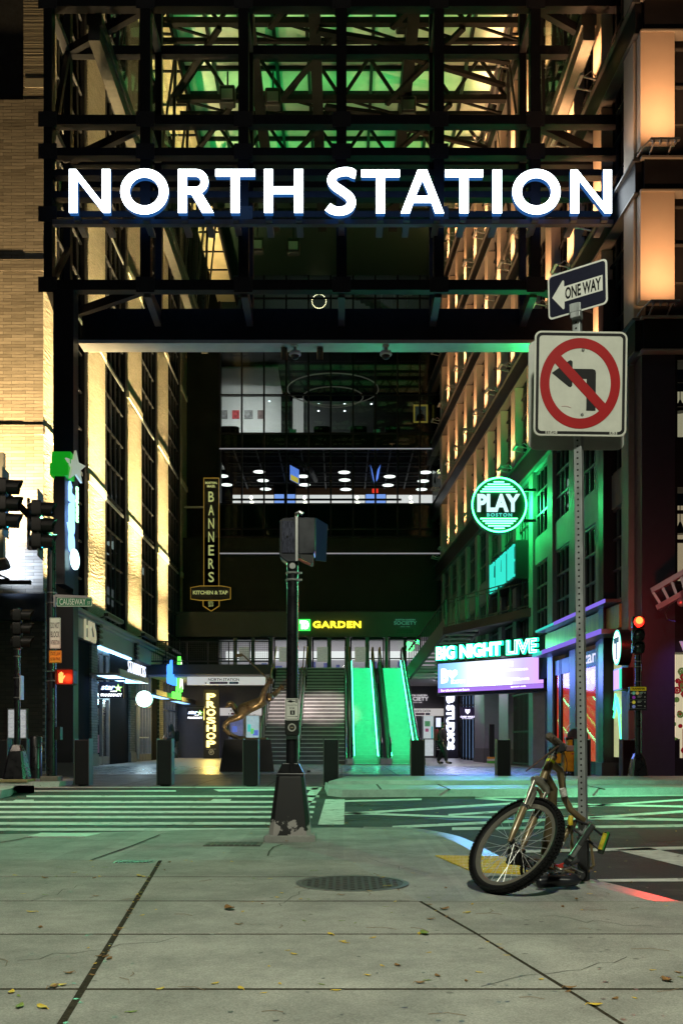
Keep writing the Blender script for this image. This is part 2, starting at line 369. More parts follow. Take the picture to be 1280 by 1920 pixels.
# corner ramp: smoother concrete between the slabs and the kerb line
def strip(mb, line, off_fn, z0, z1=None):
    pass
m = MB(); last = 7.55
front = []
for p in kerbS:
    front.append(V((p.x, p.y, -.006)))
for i in range(len(front) - 1):
    a, b = front[i], front[i + 1]
    def base(p): return V((p.x, min(last + .008, p.y - .01) if p.x < .3 else min(5.608, p.y - .01), -.003))
    m.quad(base(a), base(b), b, a)
struct(m.build("sidewalk_ramp", CONC2))
m = MB(); m.add([(0, 5.6, -.0045), (1.3, 5.6, -.0045), (1.3, 6.55, -.0045), (.9, 7.6, -.0045), (0, 8.0, -.0045)], [(0, 1, 2, 3, 4)]); struct(m.build("sidewalk_infill", CONC2))
m = MB()      # slab left over between row 5.6 and the ramp on the right of the post, plus score lines in the ramp
JL = mat("joint_dark", (.05, .045, .035), .95)  # dark strips for joints and cracks
def gline(pts, wd, z=.0015):
    pts = [G(*p) for p in pts]
    for a, b in zip(pts[:-1], pts[1:]):
        n = (b - a).cross(V((0, 0, 1))).normalized() * wd / 2
        m.quad(a - n + V((0, 0, z)), b - n + V((0, 0, z)), b + n + V((0, 0, z)), a + n + V((0, 0, z)))
gline([(300, 1565), (250, 1585), (170, 1613)], .02); gline([(0, 1613), (170, 1613), (290, 1615)], .02); gline([(0, 1580), (60, 1569)], .02)
gline([(502, 1605), (505, 1596), (513, 1588), (530, 1583)], .012); gline([(300, 1563), (420, 1558), (600, 1552)], .012)
gline([(620, 1577), (720, 1575), (850, 1570)], .008); gline([(520, 1588), (700, 1594), (790, 1603)], .008)
rg = random.Random(14)
for (xa, ya), (xb, yb) in (((40, 1800), (330, 1762)), ((900, 1850), (1180, 1800)), ((520, 1700), (600, 1660)), ((1010, 1720), (1260, 1742)), ((690, 1612), (800, 1640)), ((60, 1690), (150, 1660))):
    pts = [(xa + (xb - xa) * q / 9 + rg.uniform(-9, 9), ya + (yb - ya) * q / 9 + rg.uniform(-5, 5)) for q in range(10)]; gline(pts, .0035, .0045)
struct(m.build("paving_joints", JL))
# smooth granite kerb stones along the curve
m = MB()
for i in range(len(kerbS) - 1):
    a, b = kerbS[i], kerbS[i + 1]
    if a.x < .2: continue
    n = (b - a).cross(V((0, 0, 1))).normalized()
    wd = .17; zt = .004
    if (n.y > 0 and abs(n.y) > .3) or n.x > 0: n = n if n.y > 0 or n.x > 0 else -n
    a2, b2 = a + n * wd, b + n * wd
    m.quad(V((a.x, a.y, zt)), V((b.x, b.y, zt)), V((b2.x, b2.y, zt - .012)), V((a2.x, a2.y, zt - .012)))
    m.quad(V((a2.x, a2.y, zt - .012)), V((b2.x, b2.y, zt - .012)), V((b2.x, b2.y, -.09)), V((a2.x, a2.y, -.09)))
struct(m.build("kerb", GRANS))
# crosswalk and hatching paint
def pq(mb, pts, z=-.008):
    q = [G(px, py, z) for px, py in pts]
    mb.add(q, [tuple(range(len(q)))])
m = MB()
for y, t, x1 in ((1476, 1.5, 604), (1483, 2.0, 330), (1493, 2.6, 598), (1503.5, 3, 592), (1513, 3.2, 590), (1522.5, 3.4, 588), (1532, 3.6, 585), (1543.7, 4, 583), (1555, 4, 575)):
    x0 = 50 if y == 1493 else -330
    if y == 1483: x0 = 0
    t *= .62
    pq(m, [(x0, y - t), (x1, y - t), (x1, y + t), (x0, y + t)])
pq(m, [(400, 1480), (596, 1477), (596, 1480.5), (410, 1484)])
pq(m, [(24, 1502), (64, 1501), (64, 1499.5), (30, 1499.5)]); pq(m, [(395, 1501.5), (432, 1501.5), (434, 1498), (400, 1498)])
pq(m, [(604, 1476.5), (572, 1520), (548, 1520), (586, 1476.5)]); pq(m, [(610, 1498.5), (646, 1498.5), (645, 1546), (596, 1546)])
struct(m.build("crosswalk_stripes", PAINT))
m = MB()
for (x0, y0), (x1, y1), t in (((646, 1502), (790, 1498.5), 1.5), ((890, 1495.5), (1500, 1488), 1.6), ((646, 1526), (981, 1505), 2), ((646, 1524), (840, 1531), 1.8),
                              ((840, 1531), (950, 1533), 1.8), ((735, 1551), (1105, 1533), 2.4), ((1105, 1533), (1500, 1507), 2.2), ((1105, 1534), (1500, 1541), 2.2), ((847, 1554), (1500, 1545), 2.4),
                              ((890, 1496), (1105, 1511), 1.6), ((1105, 1511), (1500, 1485), 1.6), ((1105, 1509), (1500, 1516), 1.8), ((840, 1528), (1105, 1511), 1.8), ((985, 1504), (1105, 1508.5), 1.6)):
    pq(m, [(x0, y0 - t), (x1, y1 - t), (x1, y1 + t), (x0, y0 + t)])
pq(m, [(960, 1594), (1500, 1582), (1500, 1588), (960, 1599)])
pq(m, [(1152, 1593), (1215, 1589), (1330, 1614), (1330, 1637)]); pq(m, [(1118, 1648.5), (1420, 1645), (1420, 1652), (1125, 1653)])
struct(m.build("road_hatching", PAINT))
# plaza behind the far kerb
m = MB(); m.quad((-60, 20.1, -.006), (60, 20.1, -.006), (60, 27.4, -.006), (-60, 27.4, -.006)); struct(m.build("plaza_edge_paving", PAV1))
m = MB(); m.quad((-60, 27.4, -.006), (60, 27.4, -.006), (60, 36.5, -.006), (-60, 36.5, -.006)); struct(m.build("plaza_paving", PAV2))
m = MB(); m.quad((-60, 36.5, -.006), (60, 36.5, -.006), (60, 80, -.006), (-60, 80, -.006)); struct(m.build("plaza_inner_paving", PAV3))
m = MB()
for d in (22.0, 24.2, 26.2, 27.4, 29.0, 31.2, 33.8, 36.5):
    m.quad((-30, d - .015, -.002), (30, d - .015, -.002), (30, d + .015, -.002), (-30, d + .015, -.002))
for x in range(-14, 15): m.quad((x * 1.5 - .01, 20.1, -.0025), (x * 1.5 + .01, 20.1, -.0025), (x * 1.5 + .01, 36.5, -.0025), (x * 1.5 - .01, 36.5, -.0025))
struct(m.build("plaza_joints", JL))
# raised island with granite kerb on the right, and the small ones at the left
def island(name, front_px, D_back, z, joints=()):
    f = [G(x, y, -.01) for x, y in front_px]; m = MB(); top = []
    for p in f: top.append(V((p.x + .02, p.y + .04, z)))
    n = len(f)
    for i in range(n - 1):
        m.quad(f[i], f[i + 1], top[i + 1], top[i])
    b = [V((p.x, max(D_back, p.y + .02), z)) for p in top]
    for i in range(n - 1): m.quad(top[i], top[i + 1], b[i + 1], b[i]); m.quad(b[i], b[i + 1], V((b[i + 1].x, b[i + 1].y, -.02)), V((b[i].x, b[i].y, -.02)))
    return struct(m.build(name, GRAN))
island("traffic_island", [(608, 1478), (614, 1492), (640, 1495), (760, 1494.5), (1000, 1492.5), (1280, 1490), (1700, 1487)], 18.2, .113)
m = MB(); a = G(640, 1480, .0)
f = [V((-.28, 18.15, .10)), V((.9, 18.22, .114)), V((14, 18.22, .114))]; f2 = [p + V((.05, .06, .07)) for p in f]; b2 = [V((p.x + .3, 20.6, p.z)) for p in f2]
for i in range(2): m.quad(f[i], f[i + 1], f2[i + 1], f2[i]); m.quad(f2[i], f2[i + 1], b2[i + 1], b2[i]); m.quad(b2[i], b2[i + 1], V((b2[i + 1].x, b2[i + 1].y, -.02)), V((b2[i].x, b2[i].y, -.02)))
struct(m.build("island_upper_kerb", GRAN))
island("corner_island", [(-300, 1476), (-60, 1476.5), (60, 1476.5), (110, 1475.5), (134, 1473), (137, 1470)], 21.5, .10)
island("near_corner_island", [(-400, 1498), (-100, 1498), (0, 1497), (20, 1493), (26, 1487)], 17.6, .12)
m = MB()
for x, y0, y1 in ((655, 1479, 1470), (840, 1493, 1481), (975, 1479, 1470), (1130, 1492, 1480), (1215, 1478, 1470), (712, 1493, 1481)):
    a, b = G(x, y0, .0), G(x + 6, y0, .0); m.box(a.x, a.x + .03, a.y - .02, a.y + 2.2, .10, .119)
struct(m.build("island_joints", JL))

m = MB(); TAR = mat("tar_seal", (.012, .012, .012), .4, spec=.5)
for pts in ([(620, 1540), (760, 1533), (900, 1538), (1100, 1528), (1300, 1532)], [(20, 1549), (160, 1547), (330, 1550), (520, 1548)], [(660, 1508), (820, 1516), (980, 1511)], [(250, 1497), (420, 1499), (540, 1496)]):
    q = smooth_line([G(x, y, -.01) for x, y in pts], 5)
    for a, b in zip(q[:-1], q[1:]):
        n_ = (b - a).cross(V((0, 0, 1))).normalized() * .022; z_ = V((0, 0, .0035)); m.quad(a - n_ + z_, b - n_ + z_, b + n_ + z_, a + n_ + z_)
struct(m.build("road_seams", TAR))
m = MB(); pq(m, [(700, 1517), (960, 1515), (985, 1526), (700, 1529)], -.0105); pq(m, [(1190, 1556), (1420, 1552), (1460, 1572), (1210, 1578)], -.0105); pq(m, [(120, 1507), (330, 1506), (330, 1511), (110, 1511.5)], -.0105); struct(m.build("road_patches", mat("patch_asphalt", (.024, .024, .024), .75, var=.4, vs=20, spec=.25)))
# ================================================================ brick building on the left
XL = -9.0
def LD(px): return 16803.0 / (640 - px)          # depth on the left street face for a photo column
BRX = brickmat("split_face_brick", (.5, .43, .33), (.4, .34, .25), (.12, .1, .08), .42, .055, 'x', bump=1.0, noiseb=2.4, ms=.006)
BRY = brickmat("smooth_tan_brick", (.42, .36, .29), (.24, .2, .155), (.12, .1, .08), .68, .1, 'y', bump=.35, noiseb=.3, ms=.006)
BRD = brickmat("dark_brick", (.055, .045, .042), (.085, .065, .058), (.03, .026, .025), .5, .12, 'y', bump=.5)
BRS = brickmat("grey_shop_brick", (.2, .19, .18), (.13, .125, .12), (.05, .05, .05), .3, .1, 'x', bump=.6)
BRSY = brickmat("grey_shop_brick_end", (.2, .19, .18), (.13, .125, .12), (.05, .05, .05), .3, .1, 'y', bump=.6)
STONE = mat("sill_stone", (.42, .38, .3), .7, var=.1, vs=6, bump=.2)
CORN = mat("cornice_metal", (.24, .25, .25), .4, .35, var=.2, vs=2.5, rv=.1)
lb = thing("brick_building", "tan brick building on the left with tall floodlit pilasters and shops below", "building", (-12, 44, 0))
PIL = [(30.1, 31.5), (35.4, 38.0), (42.0, 44.9), (48.8, 51.8), (56.0, 59.0)]
ZT = 38.0
for i, (d0, d1) in enumerate(PIL):
    m = MB(); m.box(-9.6, XL, d0, d1, 5.3, ZT)
    o = m.build("pilaster", BRX, lb)
    m = MB()
    for z in (10.15, 15.4, 20.65, 25.9): m.box(-9.55, XL + .06, d0 - .02, d1 + .02, z, z + .28)
    build_islands(m, "sill", STONE, o)
# recessed window bays
CURT = mat("office_blind", (.3, .3, .32), .8, var=.2, vs=3, stretch=(1, 6, .3))
ROOMD = mat("dark_room", (.02, .02, .02), .9)
OFF = glow("office_light", (.95, .97, 1), 1.6)
bays = [(31.5, 35.4), (38.0, 42.0), (44.9, 48.8), (51.8, 56.0)]
for k, (d0, d1) in enumerate(bays):
    m = MB(); m.box(-9.22, -9.21, d0, d1, 5.3, ZT); wd = m.build("window", GLASS, lb)
    m = MB(); n = 5
    for j in range(n + 1):
        d = d0 + .02 + (d1 - d0 - .04) * j / n; m.box(-9.205, -9.14, d - .03, d + .03, 5.3, ZT)
    z = 5.3
    while z < ZT: m.box(-9.2, -9.13, d0, d1, z - .03, z + .03); z += 1.3125
    m.build("mullion", DK2, wd)
    m = MB()
    for z in (5.9, 10.3, 15.6, 20.9): m.box(-9.128, -9.1, d0, d1, z - .06, z + .06)
    build_islands(m, "transom", ALU, wd)
    m = MB(); m.box(-9.2, -9.04, d1 - .3, d1, 5.3, ZT); m.build("jamb", DK, wd)
    # room with lit ceiling strips
    m = MB(); m.box(-12.6, -12.5, d0, d1, 5.3, ZT)
    for z in (10.2, 15.5, 20.8, 26): m.box(-12.5, -9.5, d0, d1, z, z + .25)
    m.build("room_wall", ROOMD, lb)
    m = MB()
    for z in (10.0,) if k == 0 else (10.0, 15.3) if k == 1 else (10.0,):
        for x in (-10.4, -11.6): m.box(x - .35, x + .35, d0 + .3, d1 - .5, z - .06, z - .02)
    m.build("ceiling_strip", OFF, lb)
    m = MB()
    for z in ((8.2,) if k else (8.2, 13)): m.box(-12.4, -12.35, d0 + .6, d1 - .8, z, z + .9)
    m.build("lit_panel", glow("panel_light%d" % k, ((.75, .8, 1), (.9, .9, .95), (.5, .6, 1), (.9, .88, .95))[k], .5), lb)
# street front of the building (faces the camera)
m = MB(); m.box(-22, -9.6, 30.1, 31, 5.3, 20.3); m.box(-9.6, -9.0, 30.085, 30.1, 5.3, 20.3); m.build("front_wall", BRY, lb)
m = MB()
for z0, z1 in ((15.1, 15.45), (10.15, 10.45)): m.box(-22, XL + .01, 30.04, 30.09, z0, z1)
build_islands(m, "brick_course", BRY, lb)
m = MB(); m.box(-22, -9.55, 30.4, 31, 20.3, 40); m.build("upper_wall", mat("unlit_upper_brick", (.03, .03, .035), .9, var=.3), lb)  # brick above the floodlights coloured dark for lack of light
m = MB(); m.box(-22, XL + .12, 29.9, 30.3, 4.55, 5.35); m.build("front_cornice", mat("blue_black_metal", (.035, .04, .055), .4, .4, var=.3, vs=3), lb, bevel=.02)
m = MB(); m.box(-22, XL - .05, 30.2, 31, -.05, 4.55); m.build("base_wall", BRD, lb)
m = MB(); m.box(XL - .05, XL + .02, 30.2, 31.6, -.05, 4.55); m.build("base_corner", BRS, lb)
# cornice over the shops with its dark cast brackets
m = MB(); m.box(-9.4, XL + .1, 31.4, 60, 4.45, 5.22); m.build("cornice", CORN, lb, bevel=.015)
m = MB(); m.box(-9.4, XL + .42, 31.4, 60, 5.22, 5.31); m.box(-9.4, XL + .25, 31.4, 60, 5.12, 5.218); m.build("cornice_ledge", CORN, lb, bevel=.01)
for d in (36.3, 42.9, 49.7, 56.6):
    m = MB(); m.beam((XL + .14, d - .1, 4.4), (XL + .14, d - .1, 5.2), .05); m.beam((XL + .14, d + .1, 4.4), (XL + .14, d + .1, 5.2), .05)
    for q in range(4):
        z = 4.5 + q * .2
        m.prism([(-.3, 0), (-.12, -.06), (.12, -.06), (.3, 0), (.12, .06), (-.12, .06)], FR((XL + .14, d, z), (0, 1, 0), (0, 0, 1)), .12)
    m.build("bracket", BLK, lb)
# wash lights on the ledge
AMB = (1, .74, .34)
for i, (d0, d1) in enumerate(PIL):
    dm = (d0 + d1) / 2
    m = MB(); m.beam((XL + .62, d0 + .1, 5.42), (XL + .62, d1 - .1, 5.42), .16, .12); m.beam((XL + .3, d0 + .4, 5.33), (XL + .62, d0 + .4, 5.4), .05); m.beam((XL + .3, d1 - .4, 5.33), (XL + .62, d1 - .4, 5.4), .05)
    fx = m.build("wash_light", BLK, lb)
    k_ = (.75, 1, 1, .95, .8)[i]
    lamp('AREA', (XL + .5, dm, 5.5), 250 * k_, AMB, fx, (XL - .15, dm, 9.0), (d1 - d0 - .1, .1), 85)
    lamp('AREA', (XL + 1.25, dm, 5.5), 820 * k_, AMB, fx, (XL, dm, 15.5), (d1 - d0 - .3, .1), 38)
fx = MB(); fx.box(-12.5, -10, 29.3, 29.45, 5.55, 5.7); fx.beam((-10.3, 29.4, 5.5), (-10.3, 29.95, 5.3), .05); fx.beam((-12, 29.4, 5.5), (-12, 29.95, 5.3), .05)
fx = fx.build("wash_light", BLK, lb)
lamp('SPOT', (-10.9, 28.3, 6.0), 15000, (1, .7, .32), fx, (-10.4, 30.1, 9.8), .2, 100, 1.0)
lamp('SPOT', (-10.2, 29.0, 5.8), 700, (.55, .72, 1), fx, (-9.8, 30.1, 6.4), .2, 110, 1.0)
# ground floor shops -------------------------------------------------------
MATTE = mat("matte_black", (.012, .012, .015), .9, spec=.02)
GREYW = mat("shop_frame_grey", (.16, .16, .17), .45, .4, var=.15)
for d0, d1 in ((36.0, 36.9), (42.6, 43.6), (49.4, 50.5), (54.6, 56.6)):
    m = MB(); m.box(-9.5, XL - .02, d0, d1, .42, 4.45); pr = m.build("pier", BRS, lb)
    m = MB(); m.box(-9.5, XL + .02, d0 - .03, d1 + .03, -.03, .42); m.build("plinth", mat("pier_granite", (.1, .1, .105), .5, var=.2, vs=8), pr)
m = MB(); m.box(-9.5, -9.1, 31.6, 36.0, -.03, 4.45); m.build("metal_panel", MATTE, lb)
m = MB(); m.box(-13, -12.9, 36, 60, -.03, 4.45); m.box(-12.9, -9.5, 36.9, 60, 4.3, 4.4); m.build("shop_back_wall", mat("shop_interior", (.55, .55, .56), .8, var=.15, vs=2), lb)
m = MB()
for d0, d1 in ((39.0, 42.6), (47.6, 49.4)): m.box(-9.62, -9.1, d0, d1, -.03, 4.45)
build_islands(m, "infill_panel", MATTE, lb)
SHOPG = glassmat("shop_glass", (.85, .9, .9))
for d0, d1, nm in ((36.9, 39.0, 2), (43.6, 47.6, 6), (50.5, 54.6, 4)):
    m = MB(); m.box(-9.16, -9.15, d0, d1, .3, 4.3); g = m.build("shop_window", SHOPG, lb)
    m = MB()
    for j in range(nm + 1):
        d = d0 + (d1 - d0) * j / nm; m.box(-9.2, -9.08, d - .045, d + .045, 0, 4.3)
    m.box(-9.19, -9.09, d0, d1, 2.5, 2.58); m.box(-9.19, -9.09, d0, d1, .02, .32); m.box(-9.19, -9.09, d0, d1, 4.22, 4.36)
    m.build("frame", GREYW, g)
m = MB(); m.box(-9.12, -9.04, 44.5, 44.58, .1, 2.5); m.box(-9.06, -9.0, 44.4, 46.6, 1.05, 1.1); m.build("door_bar", ALU, lb)
# goods on show and shop ceiling lights
POS = [(.8, .25, .35), (.2, .55, .3), (.85, .8, .75), (.25, .4, .75), (.9, .55, .2), (.75, .75, .8)]
for j in range(7):
    m = MB(); d = 37.0 + j * .28; z = .35 + .75 * (j % 3) + .1
    m.box(-9.5, -9.45, d, d + .24, z, z + .7); m.build("shop_display", mat("poster%d" % j, POS[j % 6], .6, var=.4, vs=9), lb)
m = MB(); m.box(-12.4, -9.8, 37.1, 38.9, 3.9, 3.95); m.build("ceiling_lamp", glow("shop_light", (.86, .93, 1), 16), lb)
m = MB(); m.box(-12.2, -10.2, 44.2, 47, 3.9, 3.95); m.build("ceiling_lamp", glow("shop_light_b", (.95, .9, .95), 7), lb)
m = MB(); m.box(-12.2, -10.2, 50.8, 54.2, 3.9, 3.95); m.build("ceiling_lamp", glow("shop_light_c", (.9, .92, 1), 6), lb)
# flat metal awnings
for d0, d1, xo, z in ((35.2, 40.4, -7.85, 3.25), (43.5, 48.4, -8.1, 2.95), (50.4, 55, -8.1, 2.95)):
    m = MB(); m.box(XL + .1, xo, d0, d1, z, z + .07); m.box(xo - .02, xo + .04, d0 - .04, d1 + .04, z - .02, z + .22); aw = m.build("awning", mat("awning_grey%d" % int(d0), (.3, .29, .28) if d0 < 40 else (.12, .13, .15), .4, .5, var=.1), lb, bevel=.01)
    m = MB(); m.box(XL + .3, xo - .2, d0 + .3, d1 - .3, z - .012, z - .004); m.build("awning_light", glow("awning_led%d" % int(d0), (.3, .6, 1), (5, 3, 2)[(d0 > 40) + (d0 > 50)]), aw)
m = MB(); m.box(-9.35, XL + .05, 36.95, 42.5, 4.38, 4.43); m.build("soffit_light", glow("soffit_led", (.25, .6, 1), 9.0), lb)
m = MB()
for j in range(5): m.box(-9.4, -9.2, 36.9 + j * .55, 37.05 + j * .55, 3.45, 4.2)
build_islands(m, "louvre_fin", BLK, lb)
# wall text above the shops: the end of a name on the cornice corner
sg = tag(MB().text("ERS", FR((XL + .14, 34.3, 4.4), (0, 1, 0), (0, 0, 1)), w=1.5, h=.95, d=.07, bold=-.01, space=1.15).build("wall_letters", mat("cream_letter", (.6, .55, .42), .5, emit=(.9, .8, .5), es=.4)), "cream letters ERS standing on the grey shop cornice behind the left column", "letters")
# lit notice case on the dark brick
t = thing("notice_case", "lit white notice case on the dark brick wall behind the left signal pole", "notice case", (PX(34, 30.1), 30.15, 1.0))
c = P(34, 1357, 30.12); m = MB(); m.box(c.x - .3, c.x + .3, 30.05, 30.2, c.z - .46, c.z + .46); m.build("case", ALU, t, bevel=.01)
m = MB(); m.box(c.x - .26, c.x + .26, 30.035, 30.048, c.z - .42, c.z + .42); m.build("lit_panel", mat("case_panel", (.6, .6, .6), .5, var=.6, vs=4, stretch=(1, 1, 3), emit=(.9, .9, .95), es=.35), t)
# ================================================================ dark panel building on the right
def RX(D): return 8.195 - .0482 * D
def RD(px): return 15300.0 / (px - 550)
def R(d, o, z): return V((RX(d) - o, d, z))
def rbox(mb, d0, d1, o0, o1, z0, z1):
    mb.hexa([R(d0, o1, z0), R(d0, o0, z0), R(d1, o0, z0), R(d1, o1, z0), R(d0, o1, z1), R(d0, o0, z1), R(d1, o0, z1), R(d1, o1, z1)])
TERR = mat("warm_panel", (.62, .5, .4), .55, var=.05, vs=1.5)
PAN = mat("podium_panel", (.2, .21, .21), .5, .1, var=.15, vs=2, bump=.03)
DPAN = mat("dark_panel", (.018, .017, .02), .45, 0, var=.2, vs=2, spec=.2)
LEDG = mat("ledge_metal", (.1, .1, .1), .4, .4, var=.1)
rb = thing("panel_building", "dark panelled building on the right with rows of amber lit pilasters", "building", (9.5, 40, 0))
ORG = (1, .5, .22)
PD = [23.62] + [26.1 + 2.54 * k for k in range(12)]
LZ = [10.8, 14.53, 18.27, 22.0, 25.75, 29.5, 33.2]
m = MB(); rbox(m, 23.6, 60, -.22, -.16, 10.8, 38); m.build("window_wall", GLASS, rb)
m = MB()
for z in LZ: rbox(m, 23.45, 60, -.3, .16, z - .72, z)
build_islands(m, "spandrel", DPAN, rb)
m = MB()
for z in LZ: rbox(m, 23.4, 60, -.1, .24, z + .004, z + .05); rbox(m, 23.4, 60, -.1, .2, z - .76, z - .725)
build_islands(m, "ledge", LEDG, rb)
m = MB()
for k in range(len(PD) - 1):
    a, b = PD[k] + .7, PD[k + 1]
    for j in range(1, 4): d = a + (b - a) * j / 4; rbox(m, d - .03, d + .03, -.16, -.1, 10.8, 38)
for z in LZ:
    for q in (.9, 1.8, 2.5): rbox(m, 24.3, 57, -.16, -.09, z + q - .03, z + q + .03)
m.build("mullion", DK2, rb)
m = MB(); rbox(m, 23.6, 60, -1.4, -1.3, 10.8, 38); m.build("room_wall", ROOMD, rb)
m = MB(); rg = random.Random(4)
for z in LZ:
    for k in range(12):
        if rg.random() < .35: d = PD[k] + .8; rbox(m, d, d + 1.2, -1.28, -1.2, z + 2.3, z + 2.5)
m.build("ceiling_strip", glow("office_dim", (1, .95, .85), .5), rb)
for k, d in enumerate(PD):
    for fl, z in enumerate(LZ[:6]):
        if d < 28 and fl == 0 and k: pass
        m = MB(); rbox(m, d, d + .7, -.16, .14, z + .06, z + 2.97)
        pil = m.build("pilaster", TERR, rb)
        if k == 0: continue
        m = MB(); m.beam(R(d + .05, .62, z + .16), R(d + .65, .62, z + .16), .09, .07); m.beam(R(d + .12, .1, z + .02), R(d + .12, .62, z + .14), .03); m.beam(R(d + .58, .1, z + .02), R(d + .58, .62, z + .14), .03)
        m.tube([R(d + .1, .2, z + .06), R(d + .0, .4, z + .2), R(d + .08, .55, z + .12)], .015, 5)
        fx = m.build("wash_light", ALU, pil)
        if d < 52 and z < 30:
            lamp('AREA', R(d + .35, .66, z + .22), 36, ORG, fx, R(d + .35, -.1, z + 2.3), (.6, .08), 105)
# corner pilaster facing the street, its wash lights
for fl, z in enumerate(LZ[:4]):
    x0, x1 = PX(1199, 23.4), PX(1261, 23.4)
    m = MB(); m.box(x0 - .02, x1, 23.3, 23.6, z + .42 if fl == 0 else z + .3, z + 3.02); m.build("pilaster", TERR, rb)
    m = MB(); m.beam((x0 + .1, 22.95, z + .24), (x1, 22.95, z + .24), .1, .05); m.beam((x0 + .2, 22.95, z + .24), (x0 + .2, 23.4, z + .1), .03); m.beam((x1 - .15, 22.95, z + .24), (x1 - .15, 23.4, z + .1), .03)
    m.tube([V((x0 + .1, 22.95, z + .24)), V((x0 - .05, 23.1, z + .12)), V((x0 - .1, 23.3, z + .05))], .02, 6)
    for q in range(4): m.box(x0 + .15 + q * .17, x0 + .19 + q * .17, 22.9, 23, z + .15, z + .22)
    fx = m.build("wash_light", ALU, rb)
    lamp('AREA', ((x0 + x1) / 2, 22.2, z + .2), 36, ORG, fx, ((x0 + x1) / 2, 23.4, z + 2.3), (.75, .1), 110)
    lamp('SPOT', R(23.55, .75, z + .25), 24, (1, .55, .25), fx, R(23.65, .1, z + 1.6), .05, 90, 1.0)
# front face of the block
m = MB(); m.box(RX(23.6) + .14, 20, 23.62, 24, 10.0, 38); m.build("front_wall", DPAN, rb)
m = MB()
for z in LZ: m.box(RX(23.5) + .02, 20, 23.32, 23.62, z - .72, z)
build_islands(m, "front_spandrel", DPAN, rb)
m = MB()
for z in LZ: m.box(RX(23.5) - .06, 20, 23.24, 23.62, z + .004, z + .05); m.box(RX(23.5) - .06, 20, 23.26, 23.62, z - .765, z - .725)
build_islands(m, "front_ledge", mat("pale_ledge", (.3, .28, .25), .5), rb)
m = MB()
for z in LZ:
    for q in (.9, 1.8, 2.7): m.box(PX(1263, 23.5), 20, 23.5, 23.58, z + q, z + q + .04)
m.build("front_mullion", LEDG, rb)
# podium front (z 0..10) with windows
m = MB(); m.box(RX(23.6) + .02, PX(1263, 23.55), 23.5, 24.1, -.02, 10.02); m.build("podium_front", mat("plum_panel", (.05, .045, .07), .38, .1, var=.1), rb)
m = MB(); m.box(PX(1263, 23.55), 20, 23.5, 24.1, 3.0, 4.6); m.box(PX(1263, 23.55), 20, 23.5, 24.1, 6.9, 8.0); m.box(PX(1263, 23.55), 20, 23.5, 24.1, 9.9, 10.02); m.box(PX(1263, 23.55), 20, 23.5, 24.1, -.02, .5); m.build("podium_spandrel", DPAN, rb)
for z0, z1, col, st in ((8.0, 9.9, (1, .82, .55), .55), (4.6, 6.9, (1, .7, .45), .55)):
    m = MB(); m.box(PX(1266, 23.6), 16, 23.6, 23.62, z0, z1); wn = m.build("window", CLEAR, rb)
    m = MB(); m.box(PX(1262, 23.6), 16, 26.2, 26.3, z0 - .2, z1 + .2); m.build("lit_room", mat("lit_room%d" % int(z0), (.4, .3, .2), .8, var=.4, vs=1.5, emit=col, es=st * .75), wn)
    m = MB()
    for z in (z0 + .05, z0 + (z1 - z0) * .45, z0 + (z1 - z0) * .75): m.box(PX(1264, 23.6), 16, 23.53, 23.59, z - .04, z + .04)
    m.box(PX(1263, 23.6), PX(1267, 23.6), 23.52, 23.6, z0, z1); m.build("frame", DK, wn)
    m = MB(); m.tube([(PX(1274, 24.5), 24.5, z1), (PX(1274, 24.5), 24.5, z1 - .6)], .012, 5); m.lathe([(.02, .3), (.06, .2), (.12, .02), (.13, 0)], MX.Translation((PX(1274, 24.5), 24.5, z1 - .9)), 14); m.build("pendant", BLK, wn)
# Christmas display window at street level
m = MB(); m.box(PX(1266, 23.6), 14, 23.6, 23.62, .5, 3.0); wn = m.build("shop_window", CLEAR, rb)
m = MB(); m.box(PX(1258, 23.6), 14, 25.4, 25.5, .1, 3.2); m.build("lit_room", mat("lit_room_s", (.7, .55, .45), .8, var=.3, vs=2, emit=(1, .75, .5), es=.9), wn)
RED = mat("red_ornament", (.55, .02, .03), .5, emit=(.8, .03, .04), es=.25); GRN = mat("green_ornament", (.25, .4, .08), .5, emit=(.3, .45, .1), es=.25)
m = MB(); rg = random.Random(5); cx0 = PX(1284, 23.75); m2 = MB()
for j in range(46):
    z = .55 + 2.1 * j / 46 * .98; wd_ = .62 * (1 - (z - .5) / 2.4) + .05; x = cx0 + rg.uniform(-wd_, wd_)
    tgt = m if rg.random() < .72 else m2; r = rg.uniform(.05, .1)
    tgt.ring(circ(r, 16), circ(r * .55, 16), FR((x, 23.75 - rg.uniform(0, .03), z), (1, 0, 0), (0, 0, 1)), .02)
    for q in range(3):
        a = q * math.pi / 3; tgt.beam((x - r * math.cos(a), 23.74, z - r * math.sin(a)), (x + r * math.cos(a), 23.74, z + r * math.sin(a)), .022)
m.box(cx0 - .06, cx0 + .06, 23.72, 23.78, .5, 1.2)
m.build("window_tree", RED, wn); m2.build("ornament", GRN, wn)
m = MB(); m.text("W", FC(1272, 1228, 23.4), h=.32, d=.06, bold=.03); m.build("letter", mat("pale_letter", (.6, .6, .66), .4, emit=(.7, .7, .8), es=.2), rb)
